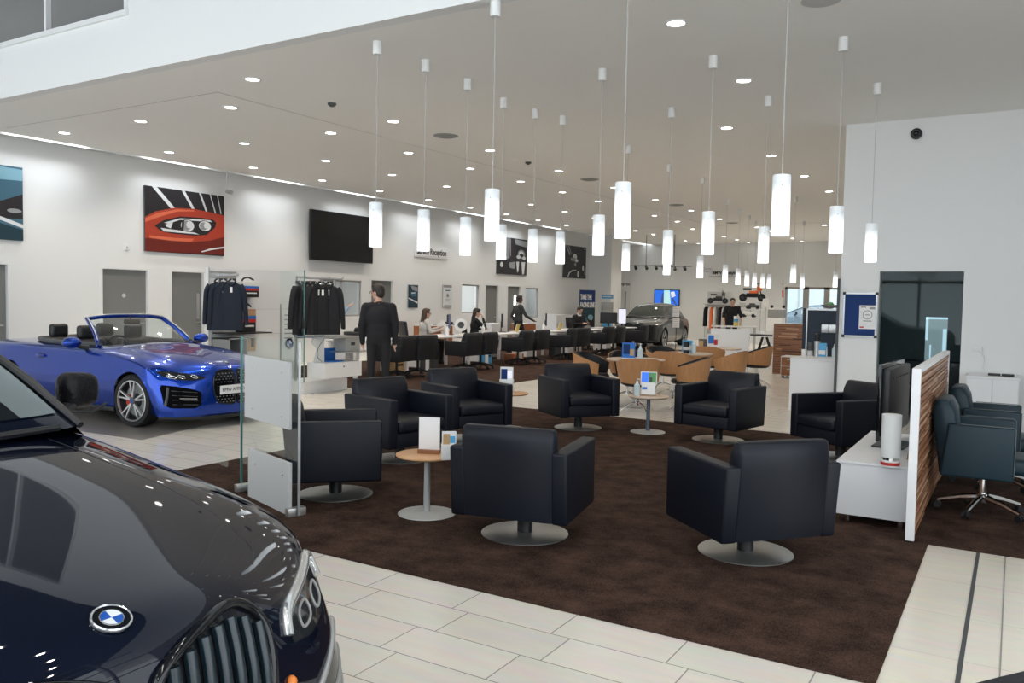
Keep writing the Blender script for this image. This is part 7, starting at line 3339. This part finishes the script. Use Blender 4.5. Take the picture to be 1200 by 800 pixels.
# woman in the black blazer, hand to her face
w2 = at_x(557, 376, -12.3)
person('woman with dark hair in a black blazer, seated with a hand at her face', (-12.3, w2.y - .05, 0), R(-38), sit_pose(elR=(.20, .25, .84), wrR=(.08, .22, 1.08), hdR=(-.35, -.2, .9), thR=(-.5, .5, 0), wrL=(-.12, .30, .80)),
       'cloth_black', 'cloth_black', 'skin', 'hair_dark', long_=.16, female=True, collar='cloth_white', headf=(.15, 1, -.25))
# walking man in grey
w3 = at_x(608, 348.5, -12.55)
person('man in a grey cardigan and white collar walking along the picture wall', (-12.55, w3.y, 0), R(-30), stand_pose(elR=(.24, .12, 1.14), wrR=(.22, .36, 1.02), hdR=(0, .9, -.4), thR=(-1, 0, .3), elL=(-.22, -.10, 1.13), wrL=(-.23, .05, .92), knR=(.1, .16, .52), anR=(.1, .22, .09), knL=(-.1, -.02, .5), anL=(-.1, -.28, .12)),
       'cloth_grey', 'cloth_black', 'skin_dark', 'hair_dark', collar='cloth_white', headf=(.1, 1, -.12), sc=.99)
# seated man at the far desk
w4 = at_x(678, 371, -12.25)
person('man in a black jumper with a white collar, seated by the roll-up banner', (-12.25, w4.y - .02, 0), R(-118), sit_pose(wrL=(-.10, .34, .83), wrR=(.08, .36, .83), head=(0, .08, 1.23)),
       'cloth_black', 'cloth_black', 'skin', 'hair_dark', collar='cloth_white', headf=(-.1, 1, -.35), sc=1.05)
# man in the polo shirt
w5 = at_y(858.5, 346, 26.5)
person('man in a black polo shirt leaning on a table behind the white upright screen', (w5.x, 26.5, 0), R(200), stand_pose(chest=(0, .05, 1.27), neck=(0, .07, 1.47), head=(.0, .12, 1.61), shL=(-.185, .06, 1.41), shR=(.185, .06, 1.41), elL=(-.27, .10, 1.16), elR=(.27, .10, 1.16), wrL=(-.24, .30, .95), wrR=(.24, .30, .95)),
       'cloth_black', 'cloth_navy', 'skin', 'hair_dark', short=True, headf=(.05, 1, -.1), sc=1.03)
t = thing('display_table', 'white table under the hands of the man in the polo shirt', 'table', (w5.x + .2, 26.1, 0), R(20))
mb = MB().use('white_lacquer')
mb.bx(-.7, .7, -.35, .25, .86, .90, .004)
mb.build('tabletop', parent=t, smooth=0)
for x in (-.62, .62):
    for y in (-.28, .18):
        mb = MB().use('alu')
        mb.bx(x - .02, x + .02, y - .02, y + .02, 0, .86)
        mb.build('leg', parent=t, smooth=0)
p = at_y(862, 378, 25.9)
mb = MB().use('yellow')
mb.lathe([(0, 0), (.075, 0), (.075, .13)], 24)
mb.use('sky_card')
mb.lathe([(.075, .13), (.075, .22)], 24)
mb.use('paper')
mb.lathe([(.075, .22), (.075, .31), (0, .31)], 24)
tag(mb.build('striped_cup', loc=(p.x, 25.95, .901)), 'tall cup striped yellow, blue and white before the man in the polo shirt', 'cup')
# person half hidden behind the black jackets, pointing
w6 = at_x(398, 362, -11.9)
person('person in a pale blue shirt pointing, mostly hidden behind the black jackets', (-12.3, at_x(389, 362, -12.3).y, 0), R(-40), stand_pose(elR=(.30, .16, 1.22), wrR=(.33, .30, 1.42), hdR=(.3, .6, .5), thR=(-1, 0, .3)),
       'cloth_blue', 'cloth_black', 'skin', 'hair_dark', sc=.98)
S.view_settings.view_transform = 'Standard'
S.view_settings.look = 'None'
S.view_settings.gamma = 1
S.view_settings.use_curve_mapping = False
S.view_settings.exposure = EXPO
S.cycles.max_bounces = 8
S.cycles.diffuse_bounces = 4
S.cycles.glossy_bounces = 4
S.cycles.transparent_max_bounces = 12
S.cycles.caustics_reflective = False
S.cycles.caustics_refractive = False
S.cycles.sample_clamp_indirect = 6
